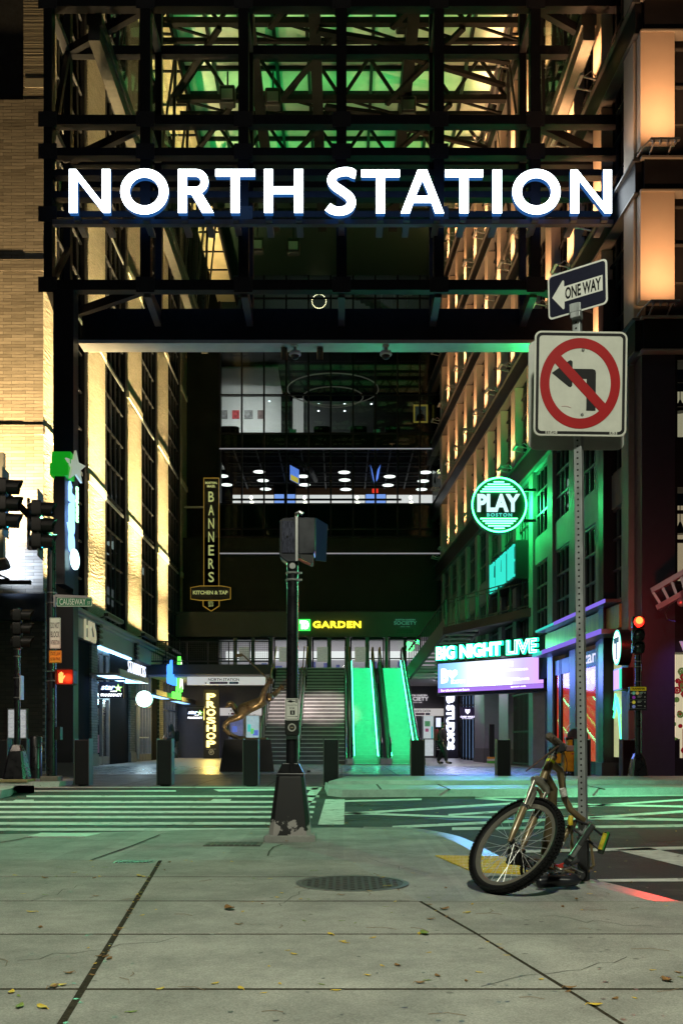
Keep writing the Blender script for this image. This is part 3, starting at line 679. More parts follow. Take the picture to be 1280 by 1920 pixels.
# podium along the passage
m = MB(); rbox(m, 24.1, 60, -.3, .06, 10.02, 10.74); m.build("podium_fascia", mat("blue_grey_panel", (.22, .25, .3), .4, .2, var=.1), rb)
m = MB()
for d in PD[1:] + [56.6]: rbox(m, d, d + .62, -.3, .1, 0 if d < 35 else 4.45, 10.0)
build_islands(m, "podium_pilaster", PAN, rb)
m = MB(); rbox(m, 24.1, 24.6, -.3, .1, 0, 10.0); m.build("podium_corner", PAN, rb)
for k in range(len(PD) - 1):
    a, b = (PD[k] + .62 if k else 24.6), PD[k + 1]
    m = MB(); rbox(m, a, b, -.3, .02, 6.85, 7.72); sp_ = m.build("podium_spandrel", PAN, rb)
    for z0, z1 in ((7.72, 9.98), (4.45, 6.85)):
        m = MB(); rbox(m, a, b, -.1, -.09, z0, z1); g = m.build("window", GLASS, rb)
        m = MB()
        for j in range(0, 5): d = a + .03 + (b - a - .06) * j / 4; rbox(m, d - .025, d + .025, -.088, -.03, z0, z1)
        for z in (z0 + .04, z0 + (z1 - z0) * .34, z0 + (z1 - z0) * .67, z1 - .04): rbox(m, a, b, -.087, -.02, z - .03, z + .03)
        m.build("mullion", mat("mullion_grey", (.12, .12, .13), .4, .4) if k == 0 and z0 > 7 else bpy.data.materials["mullion_grey"], g)
CURTB = mat("brown_curtain", (.09, .05, .035), .9, var=.5, vs=2, stretch=(.2, 9, .1))
m = MB(); rbox(m, 24.2, 44, -.42, -.4, 4.4, 9.98); m.build("curtain", CURTB, rb)
m = MB(); rg = random.Random(8)
for d in (27.6, 28.1, 30.2, 30.6, 31, 32.8, 33.2):
    for q in range(4): rbox(m, d, d + .22, -.38, -.35, 7.9 + .32 * q + rg.uniform(0, .1), 7.98 + .32 * q + rg.uniform(0, .15))
m.build("interior_lamp", glow("inside_lights", (.8, 1, .9), 1.6), rb)
# sign band with its yellow light put into the colour, coloured awning edges
m = MB(); rbox(m, 24.6, 31.8, -.2, .16, 3.72, 4.3); m.build("sign_band", mat("yellow_lit_band", (.32, .27, .06), .45, .3, var=.5, vs=3, stretch=(1, 5, .4)), rb)
m = MB(); rbox(m, 24.6, 31.6, -.1, .5, 4.34, 4.42); rbox(m, 24.6, 31.6, -.1, .6, 3.56, 3.68); m.build("awning_edge", LEDG, rb)
m = MB(); rbox(m, 24.6, 29.4, .5, .53, 4.33, 4.42); rbox(m, 24.6, 30.4, .6, .63, 3.56, 3.68); m.build("violet_led", glow("violet_led", (.3, .2, 1), .8), rb)
m = MB(); rbox(m, 30.4, 31.6, .6, .63, 3.58, 3.66); rbox(m, 29.4, 31.6, .5, .53, 4.35, 4.41); m.build("teal_led", glow("teal_led", (.05, .75, .6), .9), rb)
m = MB(); rbox(m, 31.85, 33.65, -.1, .05, 2.95, 4.4); m.build("louvre", MATTE, rb)
# shop windows glowing red
RCURT = mat("red_curtain", (.5, .05, .035), .8, var=.25, vs=1, stretch=(.1, 10, .05), emit=(1, .045, .02), es=.75)
for a, b in ((26.75, 28.55), (29.25, 30.4), (30.6, 31.1)):
    m = MB(); rbox(m, a, b, .012, .016, .35, 2.95); g = m.build("shop_window", CLEAR, rb)
    m = MB(); rbox(m, a, b, -.04, -.02, .3, 3.0); m.build("red_curtain", RCURT, g)
    m = MB(); rbox(m, a - .05, a + .02, -.2, .05, 0, 3.4); rbox(m, b - .02, b + .05, -.2, .05, 0, 3.4); rbox(m, a + .02, b - .02, -.2, .04, 2.95, 3.4); rbox(m, a + .02, b - .02, -.2, .04, 0, .35); m.build("frame", DK, g)
m = MB(); rbox(m, 24.65, 25.5, -.02, .0, .5, 2.9); g = m.build("shop_window", mat("lime_window", (.5, .5, .3), .6, var=.6, vs=3, emit=(.75, .8, .4), es=.55), rb)
m = MB(); m.tube([R(25.4, .04, 1.7), R(25.25, .04, 2.1), R(25.0, .04, 1.6), R(24.85, .04, 1.0), R(24.75, .04, .7)], .02, 6); m.tube([R(25.4, .04, 1.5), R(25.1, .04, 2.0), R(24.9, .04, 1.6)], .02, 6); m.build("neon_tube", glow("green_neon", (.05, 1, .4), 4), g)
m = MB(); m.text("Aizan", FR(R(29.0, .0, 3.05), (-.0482 * -1, -1, 0), (0, 0, 1)), w=2.2, h=.36, d=.04, bold=.02); m.build("shop_letters", glow("letters_white", (.75, .75, 1), 1.2), rb)
SPG = mat("speckled_granite", (.14, .13, .14), .6, var=.4, vs=60)
# recessed entrance under the marquee: back wall, gate, pillars
m = MB(); rbox(m, 33.7, 60, -2.6, -2.5, 0, 4.4); m.build("entry_wall", mat("entry_plum", (.1, .085, .12), .5, var=.1), rb)
m = MB(); rbox(m, 34.2, 56, -2.5, .1, 4.0, 4.42); m.build("entry_soffit", mat("entry_soffit", (.3, .28, .34), .5), rb)
m = MB()
for j in range(15): d = 34.5 + j * .2; m.beam(R(d, -.05, .05), R(d, -.05, 3.6), .035)
for z in (.1, 1.25, 2.6, 3.6): m.beam(R(34.4, -.05, z), R(37.4, -.05, z), .06)
m.build("gate", DK2, rb)
m = MB()
for d0, d1 in ((37.6, 39.3), (42.3, 44.6)): rbox(m, d0, d1, -.9, .1, .6, 4.0)
pls = build_islands(m, "entry_pillar", mat("grey_mauve", (.26, .24, .28), .5, var=.08), rb)
for pl, (d0, d1) in zip(pls, ((37.55, 39.35), (42.25, 44.65))):
    m = MB()
    rbox(m, d0, d1, -.95, .14, -.02, .6)
    m.build("plinth", SPG, pl)
m = MB(); rbox(m, 46.5, 50, -.4, -.3, .1, 3.6); m.build("entry_glass", mat("blue_glass", (.1, .16, .25), .15, .2, emit=(.3, .5, .9), es=.25), rb)
m = MB()
for d in (46.5, 47.4, 48.3, 49.2, 50): rbox(m, d - .04, d + .04, -.3, -.2, 0, 3.7)
m.build("entry_frame", DK, rb)

m = MB()
for d in (38.5, 44, 50): m.box(RX(d) - .6, RX(d) + .1, d - .15, d + .15, 3.95, 3.995)
build_islands(m, "soffit_lamp", glow("lilac_lamp", (.85, .78, 1), 5), rb)
for d in (38.5, 44, 50): lamp('AREA', (RX(d) - .8, d, 3.9), 70, (.88, .78, 1), rb, (RX(d) - 1.6, d - .5, 0), (1.2, 1.2))
# ================================================================ arena hall at the end of the passage
ar = thing("arena_hall", "dark glass fronted arena hall closing the end of the passage above the stairs", "building", (0, 62, 0))
AX0, AX1 = PX(412, 58), PX(828, 58)
BLKP = mat("black_panel", (.009, .012, .01), .5, 0, var=.3, vs=1, spec=.12)
GSP = mat("dark_green_glass", (.012, .03, .02), .12, .1)
ZA = lambda y: PZ(y, 58)
m = MB(); m.box(-12, AX0, 58, 59, 0, 34); m.box(AX1, 9, 58, 59, 0, 34); build_islands(m, "side_wall", BLKP, ar)
m = MB(); m.box(AX0, AX1, 58.0, 58.3, ZA(745), 34); m.build("upper_wall", mat("upper_dark_glass", (.02, .035, .028), .15, .1), ar) if False else None
m = MB(); m.box(AX0, AX1, 58.02, 58.04, ZA(1006), 34); wnd = m.build("glass_wall", glassmat("hall_glass", (.72, .78, .76)), ar)
m = MB()
for j in range(11):
    x = AX0 + (AX1 - AX0) * j / 10; m.box(x - .05, x + .05, 57.9, 58.01, ZA(1008), 34)
for y in (655, 741, 813, 842, 945, 992, 1006, 560, 500, 430): m.box(AX0, AX1, 57.92, 58.012, ZA(y) - .04, ZA(y) + .04)
m.build("mullion", DK, wnd)
m = MB(); m.box(AX0, AX1, 58.1, 58.2, ZA(842), ZA(813)); m.box(AX0, AX1, 58.1, 58.2, ZA(1006), ZA(945)); build_islands(m, "spandrel_glass", GSP, ar)
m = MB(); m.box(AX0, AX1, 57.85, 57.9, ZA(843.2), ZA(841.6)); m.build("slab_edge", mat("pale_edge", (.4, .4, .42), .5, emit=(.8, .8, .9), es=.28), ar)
# concourse: ceiling, back wall, counter band
zc, zf = 18.62, 14.7
m = MB(); m.box(AX0 - .5, AX1 + .5, 58.2, 70, zc, zc + .1); m.box(AX0 - .5, AX1 + .5, 58.2, 70, zf - .2, zf - .05); m.build("concourse_slab", mat("black_ceiling", (.006, .006, .006), .9, spec=.05), ar)
m = MB(); m.box(AX0 - .5, AX1 + .5, 69.6, 69.7, 18.12, zc); m.build("timber_band", mat("timber_band", (.22, .1, .05), .6, var=.6, vs=2, stretch=(.3, 1, 9), emit=(.3, .14, .08), es=.06), ar)
m = MB(); m.box(AX0 - .5, AX1 + .5, 69.58, 69.6, 16.4, 18.12); m.build("counter_wall", mat("counter_wall", (.7, .66, .66), .7, emit=(1, .9, .92), es=1.3), ar)  # back wall given its own glow in place of room light
m = MB(); m.box(AX0, AX1 - 2.2, 60.6, 60.7, PZ(936.5, 60.6) - .05, PZ(936.5, 60.6) + .06); m.build("rail", BLK, ar)
m = MB(); rg = random.Random(2)
for j in range(9): d = 59 + j * 1.15; m.beam((AX0, d, zc - .15 - .1 * (j % 2)), (AX1, d, zc - .15 - .1 * (j % 2)), .06)
for j in range(10): x = AX0 + .6 + j * 1.35; m.beam((x, 58.4, zc - .2), (x, 69, zc - .2), .08)
m.tube([(-3.2, 61, 18.3), (-2.3, 61.3, 17.9), (-1.9, 62.5, 17.9), (-1.7, 66, 18.2)], .16, 8); m.build("ceiling_pipe", mat("pipe_grey", (.035, .035, .035), .6), ar)
pend0 = None
LMP = glow("pendant_glow", (1, .97, .95), 3.2)
lampspots = [(417, 892.5, 62.4), (486, 884.6, 62.0), (568, 893, 62.6), (645, 885.6, 62.0), (730, 893.5, 62.6), (797, 885.6, 62.0),
             (425, 909, 65), (493, 901, 64.2), (571, 909, 65), (646, 900, 64.2), (727, 909.7, 65), (793, 902, 64.2), (498, 917, 66.5), (648, 917.6, 66.5), (790, 917.6, 66.5)]
WHERE = ["in the near row at the far left end", "in the near row between the far left lamp and the hanging screen", "in the near row right beside the hanging screen", "in the near row at the middle of the hall", "in the near row right of the two thin blue screens", "in the near row at the far right end"]
for i, (px, py, D) in enumerate(lampspots):
    p = P(px, py, D); row = "near" if i < 6 else "middle" if i < 12 else "far"
    col = ["far left", "second from left", "third from left", "fourth from left", "second from right", "far right"][i % 6] if i < 12 else ["left", "middle", "right"][i - 12]
    lab = "white disc pendant lamp in the upper hall, %s one of the %s row" % (col, row)
    if pend0 is None:
        pend0 = thing("pendant_lamp", lab, "pendant lamp", p, "disc pendant lamps in the upper hall")
        mm = MB(); mm.lathe([(.03, .22), (.1, .12), (.38, .03), (.4, 0)], MX.Translation(p), 20); mm.build("shade", BLK, pend0)
        mm = MB(); mm.lathe([(.01, -.012), (.365, -.01), (.37, -.001), (.01, -.001)], MX.Translation(p), 20); mm.build("diffuser", LMP, pend0)
        mm = MB(); mm.tube([p + V((0, 0, .2)), p + V((0, 0, zc - p.z))], .012, 5); mm.build("cord", BLK, pend0)
    else: dup(pend0, p, lab)
lamp('AREA', (0, 64, 17.4), 70, (1, .95, .9), ar, (0, 64, 10), (11, 6))
# screens in the hall
SCR = mat("screen_blue", (.05, .1, .4), .4, var=.9, vs=3, emit=(.15, .3, 1), es=1.2)
t = thing("hanging_screen", "bright blue and yellow screen hanging at an angle in the upper hall", "screen", P(552, 890, 60))
p = P(552, 890, 60); Mx = FR(p, (.42, .9, 0), (0, 0, 1))
m = MB(); m.box(-.62, .62, -.48, .48, -.05, .0, Mx); m.build("case", BLK, t)
m = MB(); m.box(-.58, .58, -.44, .44, .002, .006, Mx); m.build("display", SCR, t)
m = MB(); m.box(-.5, .5, -.42, -.1, .008, .01, Mx); m.build("caption_band", glow("caption_yellow", (1, .75, .1), .9), t)
m = MB(); m.beam(p + V((0, .1, .4)), p + V((0, .1, 18.4 - p.z)), .06); m.build("bracket", BLK, t)
for px, sgn, lab in ((697, 1, "thin edge-on screen leaning left in the upper hall, left one of the pair"), (709, -1, "thin edge-on screen leaning right in the upper hall, right one of the pair")):
    p = P(px, 889, 61); t = thing("wall_screen", lab, "screen", p, "edge-on screens in the hall"); Mx = FR(p, (sgn * .12, .99, 0), (sgn * -.17, 0, .98))
    m = MB(); m.box(-.6, .6, -.45, .45, -.03, .03, Mx); m.build("case", BLK, t); m = MB(); m.box(-.56, .56, -.42, .42, .032, .036, Mx); m.box(-.56, .56, -.42, .42, -.036, -.032, Mx); m.build("display", SCR, t)
for px, w_, lab in ((534, 1.5, "lit blue menu kiosk at the back counter, left one"), (704, 1.45, "lit blue menu kiosk at the back counter under the exit sign")):
    p = P(px, 936, 68); t = thing("menu_kiosk", lab, "kiosk", p); m = MB(); m.box(p.x - w_ / 2, p.x + w_ / 2, 67.9, 68.3, p.z - .8, p.z + (.95 if px < 600 else .35)); m.build("body", BLK, t)
    m = MB()
    for q in (0, 1): m.box(p.x - w_ / 2 + .05 + q * w_ / 2, p.x - .05 + q * w_ / 2, 67.86, 67.895, p.z - .5, p.z + .3)
    m.build("display", glow("kiosk_blue", (.25, .4, 1), 1.5), t)
p = P(703, 920, 66); m = MB(); m.box(p.x - .2, p.x + .2, p.y - .05, p.y + .05, p.z - .14, p.z + .12); m.text("EXIT", FR(p + V((-.15, -.055, -.07)), (1, 0, 0), (0, 0, 1)), w=.3, h=.13, d=.01)
tag(m.build("exit_sign", glow("exit_red", (1, .04, .02), 1.6)), "small red lit exit sign in the upper hall above the right kiosk", "exit sign")
for px in (471, 571, 669, 769):
    p = P(px, 937, 60.5); t = thing("twin_bulb", "pair of bright round bulbs on the hall rail, %s" % {471: "first from the left", 571: "second from the left", 669: "second from the right", 769: "far right one"}[px], "bulb lamp", p, "twin bulbs on the rail")
    m = MB(); m.ball(p + V((0, -.05, .12)), .1, 8); m.ball(p + V((.04, -.05, -.2)), .11, 8); m.build("bulb", glow("bulb_glow%d" % px, (1, .88, .75), 12), t); m = MB(); m.beam(p + V((0, 0, -.3)), p + V((0, 0, .2)), .04); m.build("stem", BLK, t)
p = P(823, 884, 59); t = thing("wall_bulb", "bright warm bare bulb by the right edge of the upper hall", "bulb lamp", p); m = MB(); m.ball(p, .13, 8); m.build("bulb", glow("bulb_warm", (1, .72, .4), 25), t); m = MB(); m.beam(p, p + V((0, 0, .6)), .04); m.beam(p + V((-.3, 0, -.7)), p + V((-.12, 0, .9)), .08); m.build("stem", BLK, t)
# lounge above
zl = ZA(813) + .1
m = MB(); m.box(AX0, AX1, 58.2, 68, zl - .25, zl - .1); m.build("lounge_floor", BLKP, ar)
m = MB(); m.box(AX0 - 1, PX(527, 66), 66, 66.1, zl, PZ(744, 66)); m.build("white_wall", mat("lounge_white", (.7, .7, .7), .8), ar)
m = MB(); m.box(PX(527, 65.9), PX(543, 65.9), 65.9, 66.2, zl, 24); m.build("dark_column", BLKP, ar)
m = MB(); m.box(PX(545, 66.4), PX(700, 66.4), 66.4, 66.5, zl, PZ(752, 66.4)); m.build("grey_wall", mat("lounge_grey", (.2, .2, .21), .8), ar)
m = MB(); m.box(PX(700, 66.2), AX1 + 1, 66.2, 66.3, zl, 24); m.build("dark_wall", mat("lounge_dark", (.07, .075, .075), .8), ar)
m = MB(); m.box(AX0 - 1, AX1 + 1, 58.3, 66, 24, 24.1); m.build("lounge_ceiling", BLKP, ar)
m = MB(); m.box(AX0 - 1, PX(528, 65), 61, 66, PZ(743, 66), PZ(743, 66) + .08); m.build("lounge_soffit", mat("soffit_white", (.6, .6, .6), .8), ar)
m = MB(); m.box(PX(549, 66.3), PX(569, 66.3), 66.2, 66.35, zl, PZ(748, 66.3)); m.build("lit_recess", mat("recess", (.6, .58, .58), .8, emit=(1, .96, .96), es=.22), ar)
lamp('AREA', (PX(465, 64), 63, 22.1), 150, (1, .97, .95), ar, (PX(465, 66), 66, 20.6), (3.2, .4))
for px in (600, 648):
    p = P(px, 768, 66); lamp('SPOT', (p.x, 65.9, 21.9), 170, (1, .96, .93), ar, (p.x, 66.3, 20.0), .05, 80, .5)
for px, py in ((597, 757), (646, 757), (597, 770), (646, 770), (505, 752), (696, 757)):
    p = P(px, py, 65.5); m = MB(); m.cyl(p, p + V((0, 0, -.03)), .07, n=10); m.build("downlight", GLOWW, ar)
for i, (px, wd_, col) in enumerate(((420, 13, (.25, .24, .25)), (442, 13, (.5, .05, .06)), (466, 16, (.28, .27, .28)), (489, 12, (.18, .12, .12)))):
    p = P(px, 777, 65.9); h = .28
    t = tag(MB().box(p.x - wd_ / 2 * 66 / F, p.x + wd_ / 2 * 66 / F, 65.9, 65.96, p.z - h, p.z + h).build("wall_picture", mat("picture%d" % i, col, .6, var=.8, vs=5)), ["grey framed picture on the lit lounge wall, far left one", "red framed picture on the lit lounge wall", "wide grey picture on the lit lounge wall", "dark brown picture on the lit lounge wall beside the door"][i], "picture")
p = P(788, 776, 64); t = thing("portrait", "gold framed dark portrait on the lounge wall at the right", "picture", p)
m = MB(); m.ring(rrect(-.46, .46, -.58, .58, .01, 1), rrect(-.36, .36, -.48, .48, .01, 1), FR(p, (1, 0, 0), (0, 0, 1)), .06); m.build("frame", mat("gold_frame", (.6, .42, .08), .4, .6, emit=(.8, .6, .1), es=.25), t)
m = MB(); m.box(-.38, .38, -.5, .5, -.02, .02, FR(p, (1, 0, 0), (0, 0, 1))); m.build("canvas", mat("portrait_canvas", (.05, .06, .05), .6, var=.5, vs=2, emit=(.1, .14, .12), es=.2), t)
m = MB(); m.prism([(-.28, -.48), (.28, -.48), (.24, -.1), (.1, .02), (-.1, .02), (-.24, -.1)], FR(p, (1, 0, 0), (0, 0, 1)), .004, .021); m.prism(circ(.11, 12, 0, .14), FR(p, (1, 0, 0), (0, 0, 1)), .004, .021); m.build("sitter", INK, t)
for px, lab in ((549, "slim bar stool in the upper lounge left of the grey wall"), (706, "slim bar stool in the upper lounge beside the grey wall's right end")):
    p = P(px, 806, 61); z0 = zl; t = thing("bar_stool", lab, "stool", (p.x, 61, z0)); m = MB()
    for sx in (-.2, .2):
        for sy in (-.2, .2): m.beam((p.x + sx, 61 + sy, z0), (p.x + sx * .8, 61 + sy * .8, z0 + .85), .03)
    m.build("leg", ALU, t); m = MB(); m.box(p.x - .2, p.x + .2, 60.8, 61.2, z0 + .85, z0 + .9); m.box(p.x - .2, p.x + .2, 61.17, 61.2, z0 + .9, z0 + 1.15); m.build("seat", mat("stool_green%d" % px, (.05, .2, .1), .5, emit=(.05, .3, .12), es=.2), t)
for px, w_, lab in ((603, 1.0, "low round-backed black lounge chair left of the lounge counter"), (672, 1.0, "low round-backed black lounge chair right of the lounge counter"), (430, 1.2, "low black lounge chair at the far left end of the lounge"), (735, .9, "low brown lounge seat at the right of the lounge")):
    p = P(px, 808, 60); t = thing("lounge_chair", lab, "chair", (p.x, 60, zl)); m = MB(); m.ring(rrect(-w_ / 2, w_ / 2, -.4, .4, .3, 6), rrect(-w_ / 2 + .12, w_ / 2 - .12, -.28, .28, .2, 6), MX.Translation((p.x, 60, zl)), .85); m.build("backrest", BLKP, t); m = MB(); m.box(p.x - w_ / 2 + .14, p.x + w_ / 2 - .14, 59.75, 60.25, zl + .02, zl + .45); m.build("seat", BLKP, t)
p = P(640, 808, 61.5); t = tag(MB().box(PX(578, 62), PX(694, 62), 62, 62.6, zl, zl + .95).build("lounge_counter", mat("counter_dark", (.03, .03, .035), .3)), "long dark counter in the lounge under the two wall lights", "counter")
# double ring chandelier
t = thing("ring_chandelier", "thin double ring chandelier hanging in the dark upper hall window", "chandelier", P(624, 735, 62))
a = P(624, 731, 61.5); m = MB(); m.tube([(a.x + 2.8 * math.cos(q * math.pi / 24), 61.5 + 1.0 * 2.8 * math.sin(q * math.pi / 24), a.z) for q in range(48)], .035, 6, closed=True); m.build("ring", mat("ring_edge", (.3, .3, .3), .4, emit=(.7, .6, .5), es=.08), t)
b = P(624, 745, 61.5); m = MB(); m.tube([(b.x + 1.85 * math.cos(q * math.pi / 24), 61.5 + 1.85 * math.sin(q * math.pi / 24), b.z) for q in range(48)], .035, 6, closed=True); m.build("ring", bpy.data.materials["ring_edge"], t)
m = MB()
for q in range(4): m.tube([(a.x + 2.8 * math.cos(q * 1.57 + .5), 61.5 + 2.8 * math.sin(q * 1.57 + .5), a.z), (a.x + 2.8 * math.cos(q * 1.57 + .5), 61.5 + 2.8 * math.sin(q * 1.57 + .5), 24)], .01, 4)
m.build("cable", BLK, t)
# parts of the hall seen high up through the frame: stair flights and a round lit wreath
m = MB(); m.box(-12, 9, 62.5, 63, 26.6, 36); m.build("high_wall", mat("high_grey_wall", (.2, .22, .2), .8), ar)
STW = mat("stair_grey", (.35, .36, .36), .6)
m = MB()
for q in range(10): x = PX(650, 60.5) + q * .28; z = PZ(545, 60.5) - q * .17; m.box(x, x + .3, 60, 61, z - .05, z)
m.beam((PX(650, 60.5), 60, PZ(540, 60.5)), (PX(650, 60.5) + 2.8, 60, PZ(540, 60.5) - 1.7), .04, .25); m.build("high_stair", STW, ar)
m = MB()
for q in range(3): m.beam((PX(712 + q * 22, 60), 60, PZ(546 + q * 4, 60)), (PX(772, 60), 60, PZ(546 + q * 4, 60)), .05)
for q in range(3): m.beam((PX(715 + q * 24, 60), 60, PZ(576, 60)), (PX(715 + q * 24, 60), 60, PZ(545, 60)), .05)
m.build("high_railing", mat("pale_rail", (.6, .6, .6), .5), ar)
lamp('AREA', (0, 60, 29.3), 26, (.9, 1, .95), ar, (0, 61.5, 26), (9, .5))
c = P(598, 565, 60); t = thing("lit_wreath", "small round wreath of warm lights high behind the steel frame", "wreath", c); m = MB()
for q in range(26): m.ball(c + V((.42 * math.cos(q * .2417), 0, .42 * math.sin(q * .2417))), .032, 4)
m.build("bulb", glow("wreath_light", (1, .85, .5), 6), t); m = MB(); m.tube([c + V((.42 * math.cos(q * .2618), .03, .42 * math.sin(q * .2618))) for q in range(24)], .05, 6, closed=True); m.build("garland", mat("garland_green", (.05, .12, .04), .8), t)
# black board, soffit line and the fascia over the doors
m = MB(); m.box(-12, PX(830, 56.5), 56.5, 58, PZ(1145, 56.5), PZ(1008, 56.5)); build_islands(m, "board", BLKP, ar)
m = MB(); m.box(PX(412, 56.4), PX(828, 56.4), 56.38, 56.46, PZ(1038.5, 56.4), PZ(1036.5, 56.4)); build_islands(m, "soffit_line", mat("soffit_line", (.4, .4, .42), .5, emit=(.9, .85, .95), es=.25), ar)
m = MB(); m.box(-12, PX(835, 56), 55.6, 58, PZ(1194, 55.6), PZ(1147, 55.6)); m.build("fascia", mat("fascia_metal", (.035, .045, .042), .4, 0, var=.15, vs=.7), ar)
m = MB(); m.box(PX(838, 57), PX(856, 57), 56.6, 57.2, 4, 26); m.build("column", mat("bronze_column", (.16, .13, .08), .4, .4), ar)
# upper landing with its doors
DZ = 4.5
m = MB(); m.box(-12, 8, 49, 58, DZ - .35, DZ); m.build("landing", mat("landing_concrete", (.3, .29, .28), .6), ar)
m = MB(); m.box(-12, 8, 61.9, 62, DZ, 8); m.build("lobby_wall", mat("lobby_wall", (.55, .5, .55), .8, emit=(.8, .72, .8), es=.14), ar)  # interior light put into the wall as a faint glow
m = MB(); m.box(-12, 8, 57, 62, 7.5, 7.6); m.build("lobby_ceiling", mat("lobby_ceiling", (.3, .27, .3), .8), ar)
m = MB(); m.box(AX0, PX(790, 61), 61, 61.2, PZ(1237, 61), PZ(1221, 61)); m.build("lit_band", glow("lobby_band", (1, .93, .95), 1.35), ar)
lamp('AREA', (0, 59.5, 7.35), 200, (1, .9, .85), ar, (0, 59.5, 0), (13, 3))
m = MB(); rg = random.Random(12)
for q in range(18): x = AX0 + q * .75; m.box(x, x + rg.uniform(.2, .6), 60.4, 60.9, DZ, DZ + rg.uniform(.5, 1.3))
m.build("lobby_turnstile", mat("turnstile", (.1, .1, .16), .4, var=.8, vs=3, emit=(.3, .3, .9), es=.25), ar)
DX = [(411, 438), (445, 471), (478, 503), (516, 540), (550, 575), (588, 613), (621, 646), (659, 684), (692, 717), (731, 756), (762, 786)]
for i, (a, b) in enumerate(DX):
    m = MB(); m.box(PX(a, 56), PX(b, 56), 56, 56.03, DZ, PZ(1200, 56)); d = m.build("glass_door", CLEAR, ar)
    m = MB(); x0, x1 = PX(a, 56), PX(b, 56); m.box(x0 - .09, x0 - .003, 55.94, 56.08, DZ, PZ(1196, 56)); m.box(x1 + .003, x1 + .09, 55.94, 56.08, DZ, PZ(1196, 56)); m.box(x0, x1, 55.95, 56.07, PZ(1200, 56) + .003, PZ(1195, 56)); m.box(x0, x1, 55.92, 55.98, DZ + 1.02, DZ + 1.08); m.build("frame", DK, d)
m = MB()
for a in (441.5, 474.5, 509, 545, 581, 617, 652, 688, 724): m.box(PX(a, 55.9) - .1, PX(a, 55.9) + .1, 55.7, 55.9, DZ, PZ(1195, 55.8))
build_islands(m, "door_post", mat("post_green_grey", (.1, .12, .11), .4, .3), ar)
for px, lab in ((458, "behind the raised stick"), (533, "atop the narrow stair flight"), (604, "over the wide stair flight"), (675, "over the green escalator")):
    p = P(px, 1227, 55.6); t = tag(MB().box(p.x - .3, p.x + .3, 55.6, 55.62, p.z - .42, p.z + .42).build("notice_sheet", mat("notice%d" % px, (.6, .6, .56), .7, var=.3, vs=5, stretch=(1, 1, 4), emit=(.8, .8, .75), es=.18)), "white paper notice on a lobby door, " + lab, "notice", "paper notices on the lobby doors")
m = MB(); m.box(-12, PX(408.5, 56), 55.9, 56.1, DZ, 7.4); m.build("door_side_wall", BLKP, ar)
# level under the landing
m = MB(); m.box(-12, 8, 55, 55.2, -.05, 4.1); m.build("lower_wall", mat("lower_wall_plum", (.11, .1, .12), .45, var=.1), ar)
m = MB(); m.box(-9.4, -3.3, 47, 55, 3.95, 4.05); m.box(3.2, 7, 46, 55, 3.95, 4.05); build_islands(m, "lower_soffit", mat("lower_soffit", (.4, .38, .38), .6), ar)
for px0, px1, lab in ((462, 486, 0), (432, 456, 1), (793, 812, 2)):
    x0, x1 = PX(px0, 54.9), PX(px1, 54.9); m = MB(); m.box(x0, x1, 54.86, 54.9, .1, 2.3); d = m.build("lower_door", mat("lower_door%d" % lab, (.3, .3, .4), .3, var=.8, vs=1.6, emit=((.5, .75, .8), (.2, .25, .6), (.7, .8, .8))[lab], es=(.55, .3, .6)[lab]), ar)
    m = MB(); m.box(x0 - .1, x0, 54.8, 54.95, 0, 2.4); m.box(x1, x1 + .1, 54.8, 54.95, 0, 2.4); m.box(x0, x1, 54.8, 54.95, 2.3, 2.4); m.box(x0, x1, 54.78, 54.84, 1.0, 1.06); m.build("frame", ALU, d)
for k_, (xa, xb, za, zb, c) in enumerate(((464, 470, 1372, 1358, (.1, .8, .75)), (470, 476, 1376, 1366, (.2, .8, .2)), (474, 484, 1379, 1369, (.15, .25, .9)), (468, 473, 1392, 1384, (.8, .6, .05)), (436, 444, 1372, 1362, (.15, .25, .9)), (796, 806, 1362, 1352, (.1, .35, .15)), (797, 803, 1372, 1366, (.4, .1, .2)), (808, 811, 1385, 1362, (.1, .6, .6)))):
    m = MB(); m.box(PX(xa, 54.8), PX(xb, 54.8), 54.83, 54.85, PZ(za, 54.8), PZ(zb, 54.8)); m.build("door_poster", mat("door_poster%d" % k_, c, .5, var=.6, vs=12, emit=c, es=.5), ar)
# left balcony and its railing
m = MB(); m.box(-9.3, -3.3, 46.6, 50, 4.05, 4.5); m.build("balcony", mat("balcony_edge", (.03, .03, .032), .5), ar)
m = MB()
for j in range(7): x = -9.2 + j * .98; m.beam((x, 46.7, 4.5), (x, 46.7, 5.6), .05)
for z in (5.58, 4.65): m.beam((-9.2, 46.7, z), (-3.35, 46.7, z), .05)
for j in range(60): x = -9.2 + j * .1; m.beam((x, 46.7, 4.66), (x + .0, 46.7, 5.56), .012)
for j in range(9): m.beam((-9.2, 46.7, 4.7 + j * .1), (-3.35, 46.7, 4.7 + j * .1), .01)
m.build("balcony_railing", DK2, ar)
